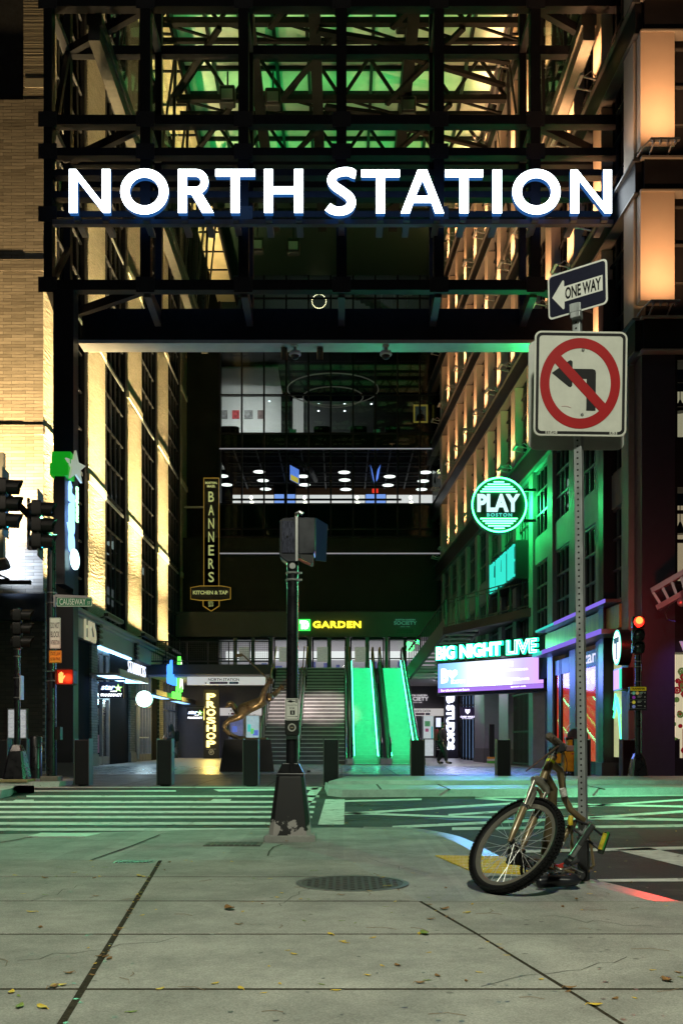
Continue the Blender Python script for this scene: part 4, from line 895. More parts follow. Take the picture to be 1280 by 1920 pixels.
# stairs, two flights with rails
t = thing("grand_stair", "wide dark stair with pale edged steps climbing to the arena doors", "stair", (-1.5, 44, 0))
NS = 27; STP = mat("stair_tread", (.13, .118, .116), .4, .2, var=.25, vs=3, rv=.1); NOS = mat("stair_nosing", (.7, .66, .64), .35, .3)
for x0, x1 in ((-3.15, -1.85), (-1.65, .12)):
    m = MB(); n2 = MB()
    for k in range(NS):
        land = .9 if k > 19 else 0
        d = 39 + k * .34 + land; z = (k + 1) * DZ / NS
        m.box(x0, x1, d, d + (.36 if k != 19 else 1.3), z - DZ / NS - .05, z - .002); n2.box(x0, x1, d - .02, d + .045, z - .03, z + .004)
    m.box(x0, x1, 39 + 26 * .34 + .9 + .36, 49.6, 4.2, DZ - .002)
    f = m.build("flight", STP, t); n2.build("nosing", NOS, f)
m = MB(); m.box(-3.3, .25, 49.2, 49.4, 0, 4.15); m.build("stair_back", BLKP, t)
for x in (-3.2, -1.82, -1.68, .18):
    m = MB(); pa, pb, pc, pd = V((x, 39, 1.1)), V((x, 45.7, 4.3)), V((x, 46.8, 4.3)), V((x, 49, 5.55)); m.tube([V((x, 38.8, .2)), pa, pb, pc, pd, V((x, 49.6, 5.6))], .03, 8)
    for q in range(7): u = q / 6; m.beam((x, 39 + 6.7 * u, 3.2 * u - .05), (x, 39 + 6.7 * u, 1.1 + 3.2 * u), .03)
    m.build("handrail", STEEL, t, smooth=True)
m = MB(); m.prism([(39, 0), (49, 4.5), (49, 4.1), (39.9, 0)], FR((-3.24, 0, 0), (0, 1, 0), (0, 0, 1)), .05); m.build("stringer", DK2, t)
# escalators with green light strips
GLED = glow("green_led", (.06, 1, .42), 14)
def escalator(x0, x1, label):
    t = thing("escalator", label, "escalator", ((x0 + x1) / 2, 44, 0), "green lit escalators")
    ES = mat("escalator_step", (.34, .4, .36), .55, .35, var=.1); SK = mat("escalator_skirt", (.3, .31, .3), .35, .6)
    ES = bpy.data.materials["escalator_step"]; SK = bpy.data.materials["escalator_skirt"]
    m = MB(); N = 25; dz = DZ / N; run = 9.4
    for k in range(N):
        d = 39.9 + k * run / N; m.box(x0, x1, d, d + run / N + .02, k * dz - .05, (k + 1) * dz)
    m.box(x0, x1, 38.7, 39.9, -.02, .02); m.box(x0, x1, 49.3, 50.5, DZ - .1, DZ + .003); m.build("steps", ES, t)
    for s, x in ((-1, x0), (1, x1)):
        xa = x + s * .03; m = MB(); pr = [(38.6, 0), (39.6, .0), (49.6, DZ), (50.6, DZ), (50.6, DZ + .3), (49.4, DZ + .35), (39.5, .36), (38.6, .25)]
        m.prism(pr, FR((x + s * .012 if s > 0 else x - .18, 0, 0), (0, 1, 0), (0, 0, 1)), .165); m.build("skirt", SK, t)
        m = MB(); m.prism([(38.7, .26), (39.5, .37), (49.4, DZ + .36), (50.4, DZ + .31), (50.4, DZ + .95), (49.3, DZ + .98), (39.3, .98), (38.6, .75)], FR((x + s * .09 - .01, 0, 0), (0, 1, 0), (0, 0, 1)), .02); gl = m.build("balustrade", glassmat("escalator_glass", (.6, .9, .75)), t)
        path = [V((x + s * .09, d, z)) for d, z in ((38.75, .3), (38.45, .5), (38.42, .8), (38.7, 1.02), (39.3, 1.04), (49.3, DZ + 1.04), (50.3, DZ + 1.02), (50.6, DZ + .8), (50.4, DZ + .4))]
        m = MB(); m.tube(path, .045, 8); m.build("handrail", BLK, t, smooth=True)
        m = MB(); m.tube([V((x + s * .012 - s * .02, 39.2, .34)), V((x + s * .012 - s * .02, 39.5, .4)), V((x + s * .012 - s * .02, 49.4, DZ + .39))], .022 if s > 0 else .012, 6); m.build("light_strip", GLED, t)
    m = MB(); m.box(x0 - .3, x0 - .05, 38.3, 38.9, 0, .25); m.box(x1 + .05, x1 + .3, 38.3, 38.9, 0, .25); m.build("newel_box", STEEL, t, bevel=.02)
    for s, x in ((-1, x0), (1, x1)):
        strip_light((x - s * .04, 39.3, .42), (x - s * .04, 49.3, DZ + .42), (-s, 0, -.55), 75, (.02, 1, .33), .05, t)
escalator(.5, 1.45, "green glowing escalator just right of the stairs, left one of two")
escalator(1.98, 2.93, "green glowing escalator nearest the screen, right one of two")
m = MB(); m.prism([(39, 0), (49, 4.5), (49, 4.0), (40, 0)], FR((.3, 0, 0), (0, 1, 0), (0, 0, 1)), .06); m.build("truss_skin", mat("escalator_bronze", (.2, .16, .12), .3, .7), bpy.data.objects["escalator"])
# side stair and gallery on the right, in front of the marquee side
t = thing("side_stair", "black steel stair with slatted railing rising to the right above the escalators", "stair", (4.5, 46, 4))
a, b = V((PX(766, 45), 45, PZ(1262, 45))), V((PX(836, 40), 40, PZ(1172, 40)))
m = MB(); m.beam(a, b, .12, .62); m.build("stringer", mat("stair_steel", (.06, .065, .065), .45, .4), t)
m = MB(); m.beam(a + V((1.3, .6, 0)), b + V((1.3, .6, 0)), .12, .6); m.build("stringer", bpy.data.materials["stair_steel"], t)
m = MB()
for q in range(13): u = q / 12; p = a.lerp(b, u); m.box(p.x, p.x + 1.3, p.y - .1, p.y + .5, p.z - .22, p.z - .17)
m.build("tread", mat("soffit_slat", (.4, .37, .35), .5), t)
m = MB(); up = V((0, 0, 1.05))
m.beam(a + up, b + up, .05); m.beam(a + V((0, 0, .35)), b + V((0, 0, .35)), .03)
for q in range(19): u = q / 18; p = a.lerp(b, u); m.beam(p + V((0, 0, .2)), p + up, .035)
m.build("railing", DK2, t)
t = thing("gallery", "dark steel gallery with open railing above the marquee sign", "gallery", (6, 38, 5))
c0, c1 = b + V((0, 0, -.1)), V((PX(1003, 34), 34, b.z - .1))
m = MB(); m.beam(c0 + V((0, 0, -.15)), c1 + V((0, 0, -.15)), .3, .3); m.hexa([c0 + V((0, 0, -.1)), c1 + V((0, 0, -.1)), V((c1.x + .3, 39, c1.z - .1)), V((c0.x + 1, 44, c0.z - .1)), c0, c1, V((c1.x + .3, 39, c1.z)), V((c0.x + 1, 44, c0.z))]); m.build("deck", DK, t)
m = MB()
for q in range(9): u = q / 8; p = c0.lerp(c1, u); m.beam(p, p + V((0, 0, 1.1)), .06)
for z in (1.08, .95, .12): m.beam(c0 + V((0, 0, z)), c1 + V((0, 0, z)), .035)
m.build("railing", mat("rail_green_black", (.05, .055, .055), .45, .4), t)
# ================================================================ steel entrance frame and glass roof
cn = thing("steel_canopy", "tall black steel lattice frame carrying the glass roof over the passage", "canopy", (0, 27, 12))
FD, BD = 25.75, 27.5
fx = lambda px: PX(px, FD)
FXP = [92, 274, 457, 640, 822, 1002, 1184]
fz = lambda py: PZ(py, FD)
ZL = [fz(7), fz(228), fz(288), fz(327), fz(368), fz(405), fz(537)]
m = MB()
for px in FXP[1:-1]: m.box(fx(px) - .13, fx(px) + .13, FD - .1, FD + .2, fz(537), 24)
for px in (FXP[0], FXP[-1]): m.box(fx(px) - .11, fx(px) + .11, FD - .1, FD + .2, fz(537) - .1, 24)
build_islands(m, "front_post", DK, cn)
m = MB()
for z, h in zip(ZL, (.26, .24, .2, .16, .16, .16, .26)): m.box(fx(92) + .112, fx(1184) - .112, FD - .095, FD + .18, z - h / 2, z + h / 2)
build_islands(m, "front_rail", DK, cn)
m = MB()
for px in FXP: m.box(fx(px) - .09, fx(px) + .09, BD - .05, BD + .2, 12.8, 26)
build_islands(m, "rear_post", DK, cn)
m = MB()
for z in (ZL[0], ZL[1], ZL[2] + .2): m.box(fx(92), fx(1184), BD - .04, BD + .19, z - .12, z + .12)
build_islands(m, "rear_rail", DK, cn)
UND = mat("strut_grey", (.05, .05, .06), .45, 0, spec=.3)
m = MB()
for px in FXP:
    for z in (ZL[0], ZL[1], ZL[6]): m.box(fx(px) - .09, fx(px) + .09, FD + .2, BD - .05, z - .09, z + .09)
for px in FXP[1:-1]: m.beam((fx(px), FD + .2, ZL[6] - .1), (fx(px), BD, 12.45), .18, .2)
build_islands(m, "tie_strut", UND, cn)
m = MB()
for s in (-1, 1):
    for z in (ZL[1], ZL[6], ZL[0]): m.beam((s * 5.02, FD + .1, z), (s * 7.5, BD, z), .16, .22)
    m.beam((s * 7.53, FD, ZL[6]), (s * 7.53, BD, 11.9), .2, .2)
    for z0, z1 in ((ZL[6], ZL[5]), (ZL[5], ZL[2]), (ZL[2], ZL[0])): m.beam((s * 7.53, FD, z0), (s * 7.53, BD, z1), .12, .14)
build_islands(m, "brace", DK, cn)
# columns
CD = 25.62
for px0, px1 in ((100, 138), (1130, 1166)):
    m = MB(); x0, x1 = PX(px0, CD), PX(px1, CD); m.box(x0, x1, CD, CD + .5, -.02, ZL[6] - .135); c = m.build("column", mat("column_black", (.016, .014, .02), .35, 0, spec=.3) if px0 < 200 else bpy.data.materials["column_black"], cn, bevel=.01)
    m = MB(); m.box(x0 - .05, x1 + .05, CD - .05, CD + .55, -.03, .35); m.build("base_plate", mat("column_base%d" % px0, (.04, .04, .05), .4), c)
# big girder with its pale underside
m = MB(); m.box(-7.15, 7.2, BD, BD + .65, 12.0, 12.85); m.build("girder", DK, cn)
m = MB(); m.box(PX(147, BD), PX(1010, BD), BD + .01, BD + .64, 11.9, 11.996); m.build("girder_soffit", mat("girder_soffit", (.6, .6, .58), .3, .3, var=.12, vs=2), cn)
# glass roof: green lit panes, purlins, trusses, edge beams
RZ = 27.0
m = MB(); m.box(-6.1, 6.0, 27, 47.5, RZ, RZ + .06); m.build("roof_glass", mat("frosted_roof", (.5, .55, .5), .5, var=.25, vs=.6), cn)
m = MB()
for j in range(11): x = -6.1 + j * 1.21; m.box(x - .06, x + .06, 27, 47.5, RZ - .22, RZ - .003)
for j in range(14): d = 28 + j * 1.5; m.box(-6.1, 6.0, d - .05, d + .05, RZ - .16, RZ - .004)
m.build("purlin", DK, cn)
m = MB()
for s in (-1, 1): m.box(s * 6.1, s * 7.2, 27, 58, RZ - .5, RZ - .2)
build_islands(m, "edge_panel", mat("tan_edge_panel", (.5, .42, .26), .6, var=.15, vs=1.5), cn)
m = MB()
for s in (-1, 1):
    for d in range(28, 58, 2): m.box(s * 6.1, s * 7.25, d - .04, d + .04, RZ - .56, RZ - .503)
    m.box(s * 6.02, s * 6.12, 27, 58, RZ - .7, RZ - .19)
m.build("edge_frame", DK, cn)
m = MB(); m.box(-7.3, 7, 47.5, 57.9, RZ + 1.0, RZ + 1.2); m.box(-7.3, 7, 47.5, 47.6, RZ + .07, RZ + 1.0); build_islands(m, "roof_rear", mat("unlit_roof", (.012, .03, .02), .5), cn)  # its unlit look is put into the dark green colour
GIR = mat("truss_steel", (.012, .012, .012), .5, 0, var=.2, spec=.15)
for d in (33.5, 37.5, 41.5, 45.5):
    m = MB(); zb = RZ - 1.9; zt = RZ - .35
    m.beam((-6.2, d, zb), (6.2, d, zb), .22, .2); m.beam((-6.2, d, zt), (6.2, d, zt), .2, .2); m.beam((-6.2, d + .9, zb), (6.2, d + .9, zb), .14, .14)
    for q in range(6):
        x = -6.2 + q * 2.07; m.beam((x, d, zb), (x + 1.03, d, zt), .11); m.beam((x + 1.03, d, zt), (x + 2.07, d, zb), .11); m.beam((x, d, zb), (x + 2.07, d + .9, zb), .07)
    m.build("roof_truss", GIR, cn)
m = MB()
for q in range(4):
    d0 = 29.5 + q * 4
    for x in (-4.1, 0, 4.1): m.beam((x, d0, RZ - 2.1), (x - 2.4, d0 + 4, RZ - 2.1), .18, .12); 
    m.beam((-1.0 + q * .2, d0, RZ - 2.2), (6.1, d0 + 3, RZ - 1.2), .2, .14); m.beam((1.2, d0 + .5, RZ - 2.4), (6.1, d0 + 4, RZ - 1.4), .18, .14)
for x in (-3.1, -.9, 2.4): m.box(x - .2, x + .2, 28, 47, RZ - 2.05, RZ - 1.85)
m.build("plan_brace", GIR, cn)
m = MB()
for s in (-1, 1): m.box(s * 6.25, s * 6.65, 26, 47, 19.6, 19.9); m.box(s * 6.3, s * 6.6, 26, 47, 19.2, 19.6)
build_islands(m, "edge_beam", mat("edge_beam_grey", (.1, .095, .085), .45, .3, var=.2), cn)
m = MB()
for s in (-1, 1):
    for d in range(28, 48, 3): m.beam((s * 6.3, d, 19.8), (s * 6.15, d, RZ - .4), .1); m.beam((s * 6.3, d, 19.8), (s * 6.15, d + 3, RZ - .4), .07)
build_islands(m, "side_frame", DK2, cn)
# side glazing
m = MB(); m.box(6.42, 6.43, 27.8, 47, 19.95, RZ - .6); m.box(-6.43, -6.42, 27.8, 47, 19.95, RZ - .6); build_islands(m, "side_glass", CLEAR, cn)
GR = (.015, 1, .2)
for d in (32.5, 35.5, 39.5, 43.5, 46.4):
    lamp('AREA', (0, d, RZ - .75), 58, GR, cn, (0, d, RZ + 5), (11.5, 1.6), name="roof_light")
FLD = mat("flood_body", (.02, .02, .02), .5)
for i, (px, py, d) in enumerate(((427, 180, 36), (512, 185, 36), (483, 460, 44), (550, 462, 44), (757, 40, 35), (765, 200, 37))):
    p = P(px, py, d); zb = RZ - 1.9
    t = thing("flood_lamp", "black stage flood lamp under the roof, " + ["above the letter R", "above the letter H", "below the first letter T", "below the letter H", "at the top edge above the second T", "above the letter S"][i], "flood lamp", p, "flood lamps under the roof")
    m = MB(); m.box(p.x - .28, p.x + .28, p.y - .2, p.y + .2, p.z - .35, p.z + .3, None); m.build("body", FLD, t, bevel=.06)
    m = MB(); m.beam(p + V((0, 0, .3)), p + V((0, 0, max(.5, zb - p.z))), .06); m.build("stem", BLK, t)
    m = MB(); m.box(p.x - .2, p.x + .2, p.y - .26, p.y - .2, p.z - .25, p.z + .1); m.build("lens", STEEL, t)
# green roof glow also falls down the passage
# ---------------------------------------------------------------- the big letters
SD = 24.75
ns = thing("station_sign", "huge white lit letters NORTH STATION across the black steel frame", "sign", (0, SD, 14.8))
LF = glow("letter_face", (.86, .95, 1), 7); LS = mat("letter_return", (.03, .06, .12), .35, .3, emit=(.05, .3, 1), es=.3)
LET = [("N", 130, 207, 317, 399), ("O", 226, 316, 316, 402), ("R", 334, 400, 317, 399), ("T", 404, 478, 317, 399), ("H", 495, 568, 317, 399), ("S", 612, 667, 316, 402),
       ("T", 677, 749, 318, 400), ("A", 751, 832, 318, 400), ("T", 834, 905, 318, 400), ("I", 923, 940, 318, 400), ("O", 960, 1050, 317, 402), ("N", 1069, 1146, 318, 400)]
def letter_polys(ch, w, h, st):
    # stroke outlines in a w x h box; returns list of (outer polygon) prisms
    if ch == "I": return [[(0, 0), (w, 0), (w, h), (0, h)]]
    if ch == "T": return [[(w / 2 - st / 2, 0), (w / 2 + st / 2, 0), (w / 2 + st / 2, h - st * .85), (w, h - st * .85), (w, h), (0, h), (0, h - st * .85), (w / 2 - st / 2, h - st * .85)]]
    if ch == "H": a = st; y0, y1 = h * .43, h * .43 + st * .85; return [[(0, 0), (a, 0), (a, y0), (w - a, y0), (w - a, 0), (w, 0), (w, h), (w - a, h), (w - a, y1), (a, y1), (a, h), (0, h)]]
    if ch == "N": a = st * .95; k = st * 1.25; return [[(0, 0), (a, 0), (a, h - k * 1.0), (w - k * .62, 0), (w, 0), (w, h), (w - a, h), (w - a, k * 1.0), (k * .62, h), (0, h)]]
    if ch == "A": c = w / 2; return [[(0, 0), (st * 1.0, 0), (st * 1.0 + w * .085, h * .24), (w - st * 1.0 - w * .085, h * .24), (w - st * 1.0, 0), (w, 0), (c + st * .52, h), (c, h), (c, h * .76), (c + w * .155, h * .4), (c - w * .155, h * .4), (c, h * .76), (c, h), (c - st * .52, h)]]
    return []
for ch, x0, x1, y0, y1 in LET:
    k = SD / F; w_, h_ = (x1 - x0) * k, (y1 - y0) * k; Mx = FC(x0, y1, SD); st = 16.6 * k; m = MB(); dpt = .15
    if ch == "O":
        m.ring([(w_ / 2 + w_ / 2 * math.cos(a), h_ / 2 + h_ / 2 * math.sin(a)) for a in [q * math.pi / 32 for q in range(64)]], [(w_ / 2 + (w_ / 2 - st * 1.05) * math.cos(a), h_ / 2 + (h_ / 2 - st * 1.0) * math.sin(a)) for a in [q * math.pi / 32 for q in range(64)]], Mx, dpt, -dpt)
    elif ch == "R":
        r = h_ * .29; cx = w_ * .50; cy = h_ - r
        out = [(0, h_)] + [(cx + r * math.cos(a), cy + r * math.sin(a)) for a in [math.pi / 2 - q * math.pi / 16 for q in range(17)]] 
        inn = [(st, h_ - st * .85)] + [(cx + (r - st * .85) * math.cos(a), cy + (r - st * .85) * math.sin(a)) for a in [math.pi / 2 - q * math.pi / 16 for q in range(17)]]
        n = len(out)
        for i in range(n - 1): m.prism([out[i], out[i + 1], inn[i + 1], inn[i]], Mx, dpt, -dpt)
        m.prism([(0, 0), (st, 0), (st, h_ - st * .85), (0, h_)], Mx, dpt, -dpt)
        m.prism([(st, h_ - 2 * r), (cx, h_ - 2 * r), (cx, h_ - 2 * r + st * .85), (st, h_ - 2 * r + st * .85)], Mx, dpt, -dpt)
        m.prism([(cx - st * .45, h_ - 2 * r + .0), (w_ - st * 1.25, 0), (w_ + .01, 0), (cx + st * .75, h_ - 2 * r + .015)], Mx, dpt, -dpt)
    elif ch == "S":
        pts = []; r1 = h_ * .27; r2 = h_ * .29
        cl = [(w_ * .93, h_ * .87), (w_ * .8, h_ * .925), (w_ * .55, h_ * .93), (w_ * .28, h_ * .87), (w_ * .175, h_ * .745), (w_ * .28, h_ * .62), (w_ * .55, h_ * .5), (w_ * .78, h_ * .38), (w_ * .845, h_ * .245), (w_ * .72, h_ * .12), (w_ * .45, h_ * .07), (w_ * .2, h_ * .1), (w_ * .04, h_ * .17)]
        sp = []
        for i in range(len(cl) - 1):
            p0, p1, p2, p3 = [V((*cl[max(0, min(len(cl) - 1, i + q))], 0)) for q in (-1, 0, 1, 2)]
            for j in range(5): t_ = j / 5; sp.append(.5 * ((2 * p1) + (p2 - p0) * t_ + (2 * p0 - 5 * p1 + 4 * p2 - p3) * t_ ** 2 + (3 * p1 - p0 - 3 * p2 + p3) * t_ ** 3))
        sp.append(V((*cl[-1], 0))); L_, R_ = [], []
        for i, p in enumerate(sp):
            d = (sp[min(i + 1, len(sp) - 1)] - sp[max(i - 1, 0)]).normalized(); nn = V((-d.y, d.x, 0)) * st * .5
            if i in (0,): nn = V((-.25, 1, 0)).normalized() * st * .5 * -1 if nn.y < 0 else nn
            L_.append(p + nn); R_.append(p - nn)
        for i in range(len(sp) - 1): m.prism([(L_[i].x, L_[i].y), (L_[i + 1].x, L_[i + 1].y), (R_[i + 1].x, R_[i + 1].y), (R_[i].x, R_[i].y)], Mx, dpt, -dpt)
    else:
        for pl in letter_polys(ch, w_, h_, st): m.prism(pl, Mx, dpt, -dpt)
    # faces looking at the street glow white, returns glow blue
    for i, f in enumerate(m.f):
        a, b, c = V(m.v[f[0]]), V(m.v[f[1]]), V(m.v[f[2]]); nrm = (b - a).cross(c - a)
        front = all(abs(m.v[q][1] - SD) < 1e-4 for q in f)
        m.mi[i] = 0 if front else 1
    m.build("letter", [LF, LS], ns)
m = MB()
for px in (142, 195, 272, 344, 388, 441, 503, 560, 640, 713, 763, 820, 869, 931, 1005, 1078, 1136): m.beam((PX(px, SD), SD + .14, PZ(404, SD)), (PX(px, SD), FD, PZ(404, SD)), .16, .1)
m.beam((PX(100, SD + .35), SD + .35, PZ(405, SD)), (PX(1175, SD + .35), SD + .35, PZ(405, SD)), .16, .12)
lamp('AREA', (0, SD + .3, 14.75), 24, (.2, .45, 1), ns, (0, SD + 3, 15.2), (14, .9), 120, name='added_halo_light')  # unseen blue lamp added behind the letters for a glow on the frame
m.build("carrier", mat("carrier_grey", (.2, .2, .22), .4, .4), ns)
# security cameras under the girder
c0 = None
for px, lab in ((553, "white dome security camera under the girder, left one"), (723, "white dome security camera under the girder, right one")):
    p = V((PX(px, BD + .2), BD + .2, 11.9))
    if c0 is None:
        c0 = thing("security_camera", lab, "camera", p, "dome cameras under the girder")
        m = MB(); m.lathe([(.1, 0), (.1, -.03), (.05, -.05), (.05, -.12), (.15, -.16), (.17, -.24), (.15, -.27), (.02, -.275)], MX.Translation(p), 20); m.build("housing", mat("camera_white", (.6, .6, .58), .4), c0, smooth=True)
        m = MB(); m.ball(p + V((0, 0, -.27)), .12, 10, (1, 1, .95)); m.build("dome", BLK, c0, smooth=True)
    else: dup(c0, p, lab)

# two stair spotlights under the girder and the plates at the frame joints
for x, tx, pw in ((-1.6, -2.5, 17000), (-.6, -.75, 19000)):
    m = MB(); m.cyl((x, BD + .3, 11.9), (x, BD + .45, 11.62), .09, n=14); m.beam((x, BD + .3, 11.92), (x, BD + .3, 11.8), .04); fx_ = m.build("stair_spotlight", BLK, cn)
    lamp('SPOT', (x, BD + .48, 11.56), pw, (1, .86, .82), fx_, (tx, 44.2, 1.9), .08, 11, .9)
m = MB()
for px in FXP:
    for z in (ZL[0], ZL[1], ZL[2], ZL[5], ZL[6]):
        m.box(fx(px) - .24, fx(px) + .24, FD - .112, FD - .1, z - .2, z + .2)
        for a in (-.17, .17):
            for b in (-.13, .13): m.cyl((fx(px) + a, FD - .112, z + b), (fx(px) + a, FD - .13, z + b), .022, n=6)
build_islands(m, "gusset_plate", mat("gusset_grey", (.02, .02, .024), .4, spec=.4), cn) if False else m.build("gusset_plate", mat("gusset_grey", (.02, .02, .024), .4, spec=.4), cn)
bpy.data.objects["gusset_plate"]["kind"] = "stuff"
# ================================================================ lit and painted signs
NEON = glow("green_neon_tube", (.04, 1, .22), 16)
# round sign on the right
D = 33.2; t = thing("round_neon_sign", "round green neon sign with white letters on the right wall", "sign", P(935, 947, D)); k = D / F; Mx = FC(935, 947, D)
m = MB(); m.ring(circ(52.5 * k, 48), circ(.01, 48), Mx, .3, -.3); m.build("drum", mat("sign_green_black", (.02, .06, .035), .4), t, smooth=True)
m = MB(); m.tube([Mx @ V((50.5 * k * math.cos(a), 50.5 * k * math.sin(a), .05)) for a in [q * math.pi / 32 for q in range(64)]], .024, 8, closed=True); m.build("neon_ring", NEON, t)
NB = glow("neon_bar", (.12, 1, .38), 7)
m = MB()
for y, a, b in ((903.5, 440, 595), (908, 350, 680), (912.6, 305, 725), (917, 272, 760), (921.4, 240, 792), (972.3, 240, 797), (976.9, 275, 768), (981.2, 315, 728), (985.9, 357, 687), (990.4, 445, 602)):
    m.tube([P(870 + a / 8, y, D - .05), P(870 + b / 8, y, D - .05)], .019, 6)
build_islands(m, "neon_bar", NB, t)
m = MB(); m.text("PLAY", FC(894, 960, D), w=80 * k, h=33.5 * k, d=.04, bold=.045, z0=.01); m.build("letters", glow("cyan_white", (.62, 1, .97), 1.25), t)
m = MB(); m.text("BOSTON", FC(912, 969, D), w=47 * k, h=6.6 * k, d=.03, bold=.03, z0=.01, space=1.3); m.build("small_letters", glow("teal_letter", (.1, .75, .6), 1.1), t)
m = MB()
for y in (919, 976.5): m.beam(P(982, y, D + .15), P(1003, y, D + .35), .09)
m.build("arm", BLK, t)
lamp('POINT', P(978, 947, D + .5), 620, (.03, 1, .2), t, size=.35)
lamp('POINT', P(930, 985, D + .9), 260, (.03, 1, .2), t, size=.4)
# small wall sign under it
t = thing("wall_blade_sign", "narrow turquoise lit letter sign along the right wall under the round neon", "sign", R(36.4, .5, 7))
a, b = R(38.6, .55, 0), R(34.4, .55, 0); zt, zb = PZ(1019, 34.4), PZ(1081, 34.4)
u = (b - a); L = u.length; Mx = FR(V((a.x, a.y, zb)), u, (0, 0, 1))
m = MB(); m.box(-.1, L + .1, -.08, zt - zb + .1, -.5, 0, Mx); m.build("case", BLK, t)
m = MB(); m.text("BIG NIGHT LIVE", Mx, w=L, h=zt - zb, d=.06, bold=-.022, space=1.25); m.build("letters", glow("aqua_letter", (.04, .85, .66), 1.0), t)
# marquee: letters and screen
t = thing("marquee_sign", "angled marquee with glowing green white letters over a bright violet white screen", "sign", P(920, 1260, 34.5))
a, b = V((PX(821, 36.3), 36.3, 0)), V((PX(1018, 33), 33, 0)); u = b - a; L = u.length; Mx = FR(V((a.x, a.y, 2.67)), u, (0, 0, 1))
m = MB(); m.box(-.05, L + .15, -.12, 1.1, -.45, -.01, Mx); m.build("screen_case", BLK, t)
ms = bpy.data.materials.new("display_picture"); ms.use_nodes = True; n = ms.node_tree; n.nodes.clear(); o_ = n.nodes.new("ShaderNodeOutputMaterial"); e_ = n.nodes.new("ShaderNodeEmission")
tc = n.nodes.new("ShaderNodeTexCoord"); sx = n.nodes.new("ShaderNodeSeparateXYZ"); n.links.new(tc.outputs["Generated"], sx.inputs[0]); rp = n.nodes.new("ShaderNodeValToRGB"); n.links.new(sx.outputs[0], rp.inputs[0])
cr = rp.color_ramp; cr.elements[0].position = 0; cr.elements[0].color = (.2, .4, .95, 1); cr.elements[1].position = 1; cr.elements[1].color = (.62, .32, .85, 1)
for p_, c_ in ((.18, (.3, .62, 1, 1)), (.34, (.8, .88, 1, 1)), (.6, (.72, .76, 1, 1)), (.82, (.5, .42, .95, 1))): q_ = cr.elements.new(p_); q_.color = c_
n.links.new(rp.outputs[0], e_.inputs[0]); e_.inputs[1].default_value = 1.5; n.links.new(e_.outputs[0], o_.inputs[0])
m = MB(); m.box(0, L, .16, 1.05, 0, .01, Mx); m.build("display", ms, t)
m = MB(); m.box(0, L, 0, .15, 0, .01, Mx); m.build("display_band", glow("violet_band", (.4, .2, .85), 1.1), t)
DTX = glow("display_white", (1, 1, 1), 3.2)
hp = [(0, -.26)] + [(.24 * (math.sin(q) ** 3), .2 * (.8125 * math.cos(q) - .3125 * math.cos(2 * q) - .125 * math.cos(3 * q) - .0625 * math.cos(4 * q)) + .05) for q in [math.pi - j * math.pi / 10 for j in range(-9, 10)]]
m = MB(); m.prism(hp, Mx @ MX.Translation((.68, .6, .012)), .004); m.build("heart_symbol", DTX, t)
for s_, x, y, w_, h_, bo in (("B", .15, .34, .33, .52, .05), ("BOSTON", .62, .3, .62, .13, 0), ("For information on future", .15, .035, 1.3, .075, 0), ("sponsor code", 3.25, .05, .62, .07, 0), ("# of Uncommon", 2.75, .62, 1.2, .1, 0),
                           ("NIGHT'S", 2.6, .78, .75, .18, .03), ("EFFECTIVE Donors", 2.7, .3, 1.3, .1, 0), ("SPECIAL PRIVATE", 2.0, .17, 1.3, .1, .02)):
    m = MB(); m.text(s_, Mx @ MX.Translation((x, y, .012)), w=w_, h=h_, d=.004, bold=bo); m.build("display_text", DTX, t)
m = MB(); m.box(0, L + 1.2, 1.2, 1.75, -.5, -.12, Mx); m.build("letter_fascia", DK, t)
MRQ = glow("letter_green_white", (.62, 1, .88), 4); MRE = glow("letter_edge_green", (.02, 1, .45), 2.6)
for s_, x0, w_ in (("BIG", -.02, .93), ("NIGHT", 1.08, 1.88), ("LIVE", 3.12, 1.3)):
    m = MB(); m.text(s_, Mx @ MX.Translation((x0, 1.16, .02)), w=w_, h=.52, d=.1, bold=.075 if s_ != "LIVE" else .05); m.build("letter_edge", MRE, t)
    m = MB(); m.text(s_, Mx @ MX.Translation((x0 + .03, 1.185, .122)), w=w_ - .06, h=.47, d=.01, bold=.04 if s_ != "LIVE" else .03); m.build("letter_face", MRQ, t)
m = MB(); m.text("LIVE", Mx @ MX.Translation((3.16, 1.2, .134)), w=1.22, h=.44, d=.006, bold=-.012); m.build("inline", glow("inline_teal", (.05, .5, .45), 1.0), t)
nl = Mx.to_3x3() @ V((0, 0, 1)); c = Mx @ V((L / 2, .5, .2))
lamp('AREA', c, 300, (.12, .2, 1), t, c + nl * 3 + V((0, 0, -1.2)), (4, .9))
c = Mx @ V((L / 2, 1.4, .3)); lamp('AREA', c, 90, (.1, 1, .5), t, c + nl * 3, (4, .4))
# vertical studio sign, hanging vault sign
D = 53; t = thing("studio_sign", "tall dark vertical sign with white lit letters turned sideways under the marquee", "sign", (PX(845, D), D, 0))
m = MB(); m.box(PX(833, D), PX(858, D), D, D + .3, 0, PZ(1296, D)); m.build("panel", mat("sign_navy", (.03, .03, .05), .4), t)
Mx = FR(P(836, 1300, D - .02), (0, 0, -1), (1, 0, 0)); k = D / F
m = MB(); m.text("B", Mx, w=19 * k, h=15.5 * k, d=.06, bold=.09); m.text("STUDIOS", Mx @ MX.Translation((22 * k, 0, 0)), w=84 * k, h=15.5 * k, d=.06, bold=.06); m.build("letters", glow("studio_white", (.75, .8, 1), 3), t)
D = 46; k = D / F; t = thing("hanging_shield_sign", "small dark hanging sign with a white shield under the marquee", "sign", P(876, 1322, D)); x0, x1 = PX(861, D), PX(892, D)
m = MB(); m.box(x0, x1, D, D + .1, PZ(1348, D), PZ(1326, D)); m.build("panel", mat("vault_panel", (.03, .02, .06), .4), t)
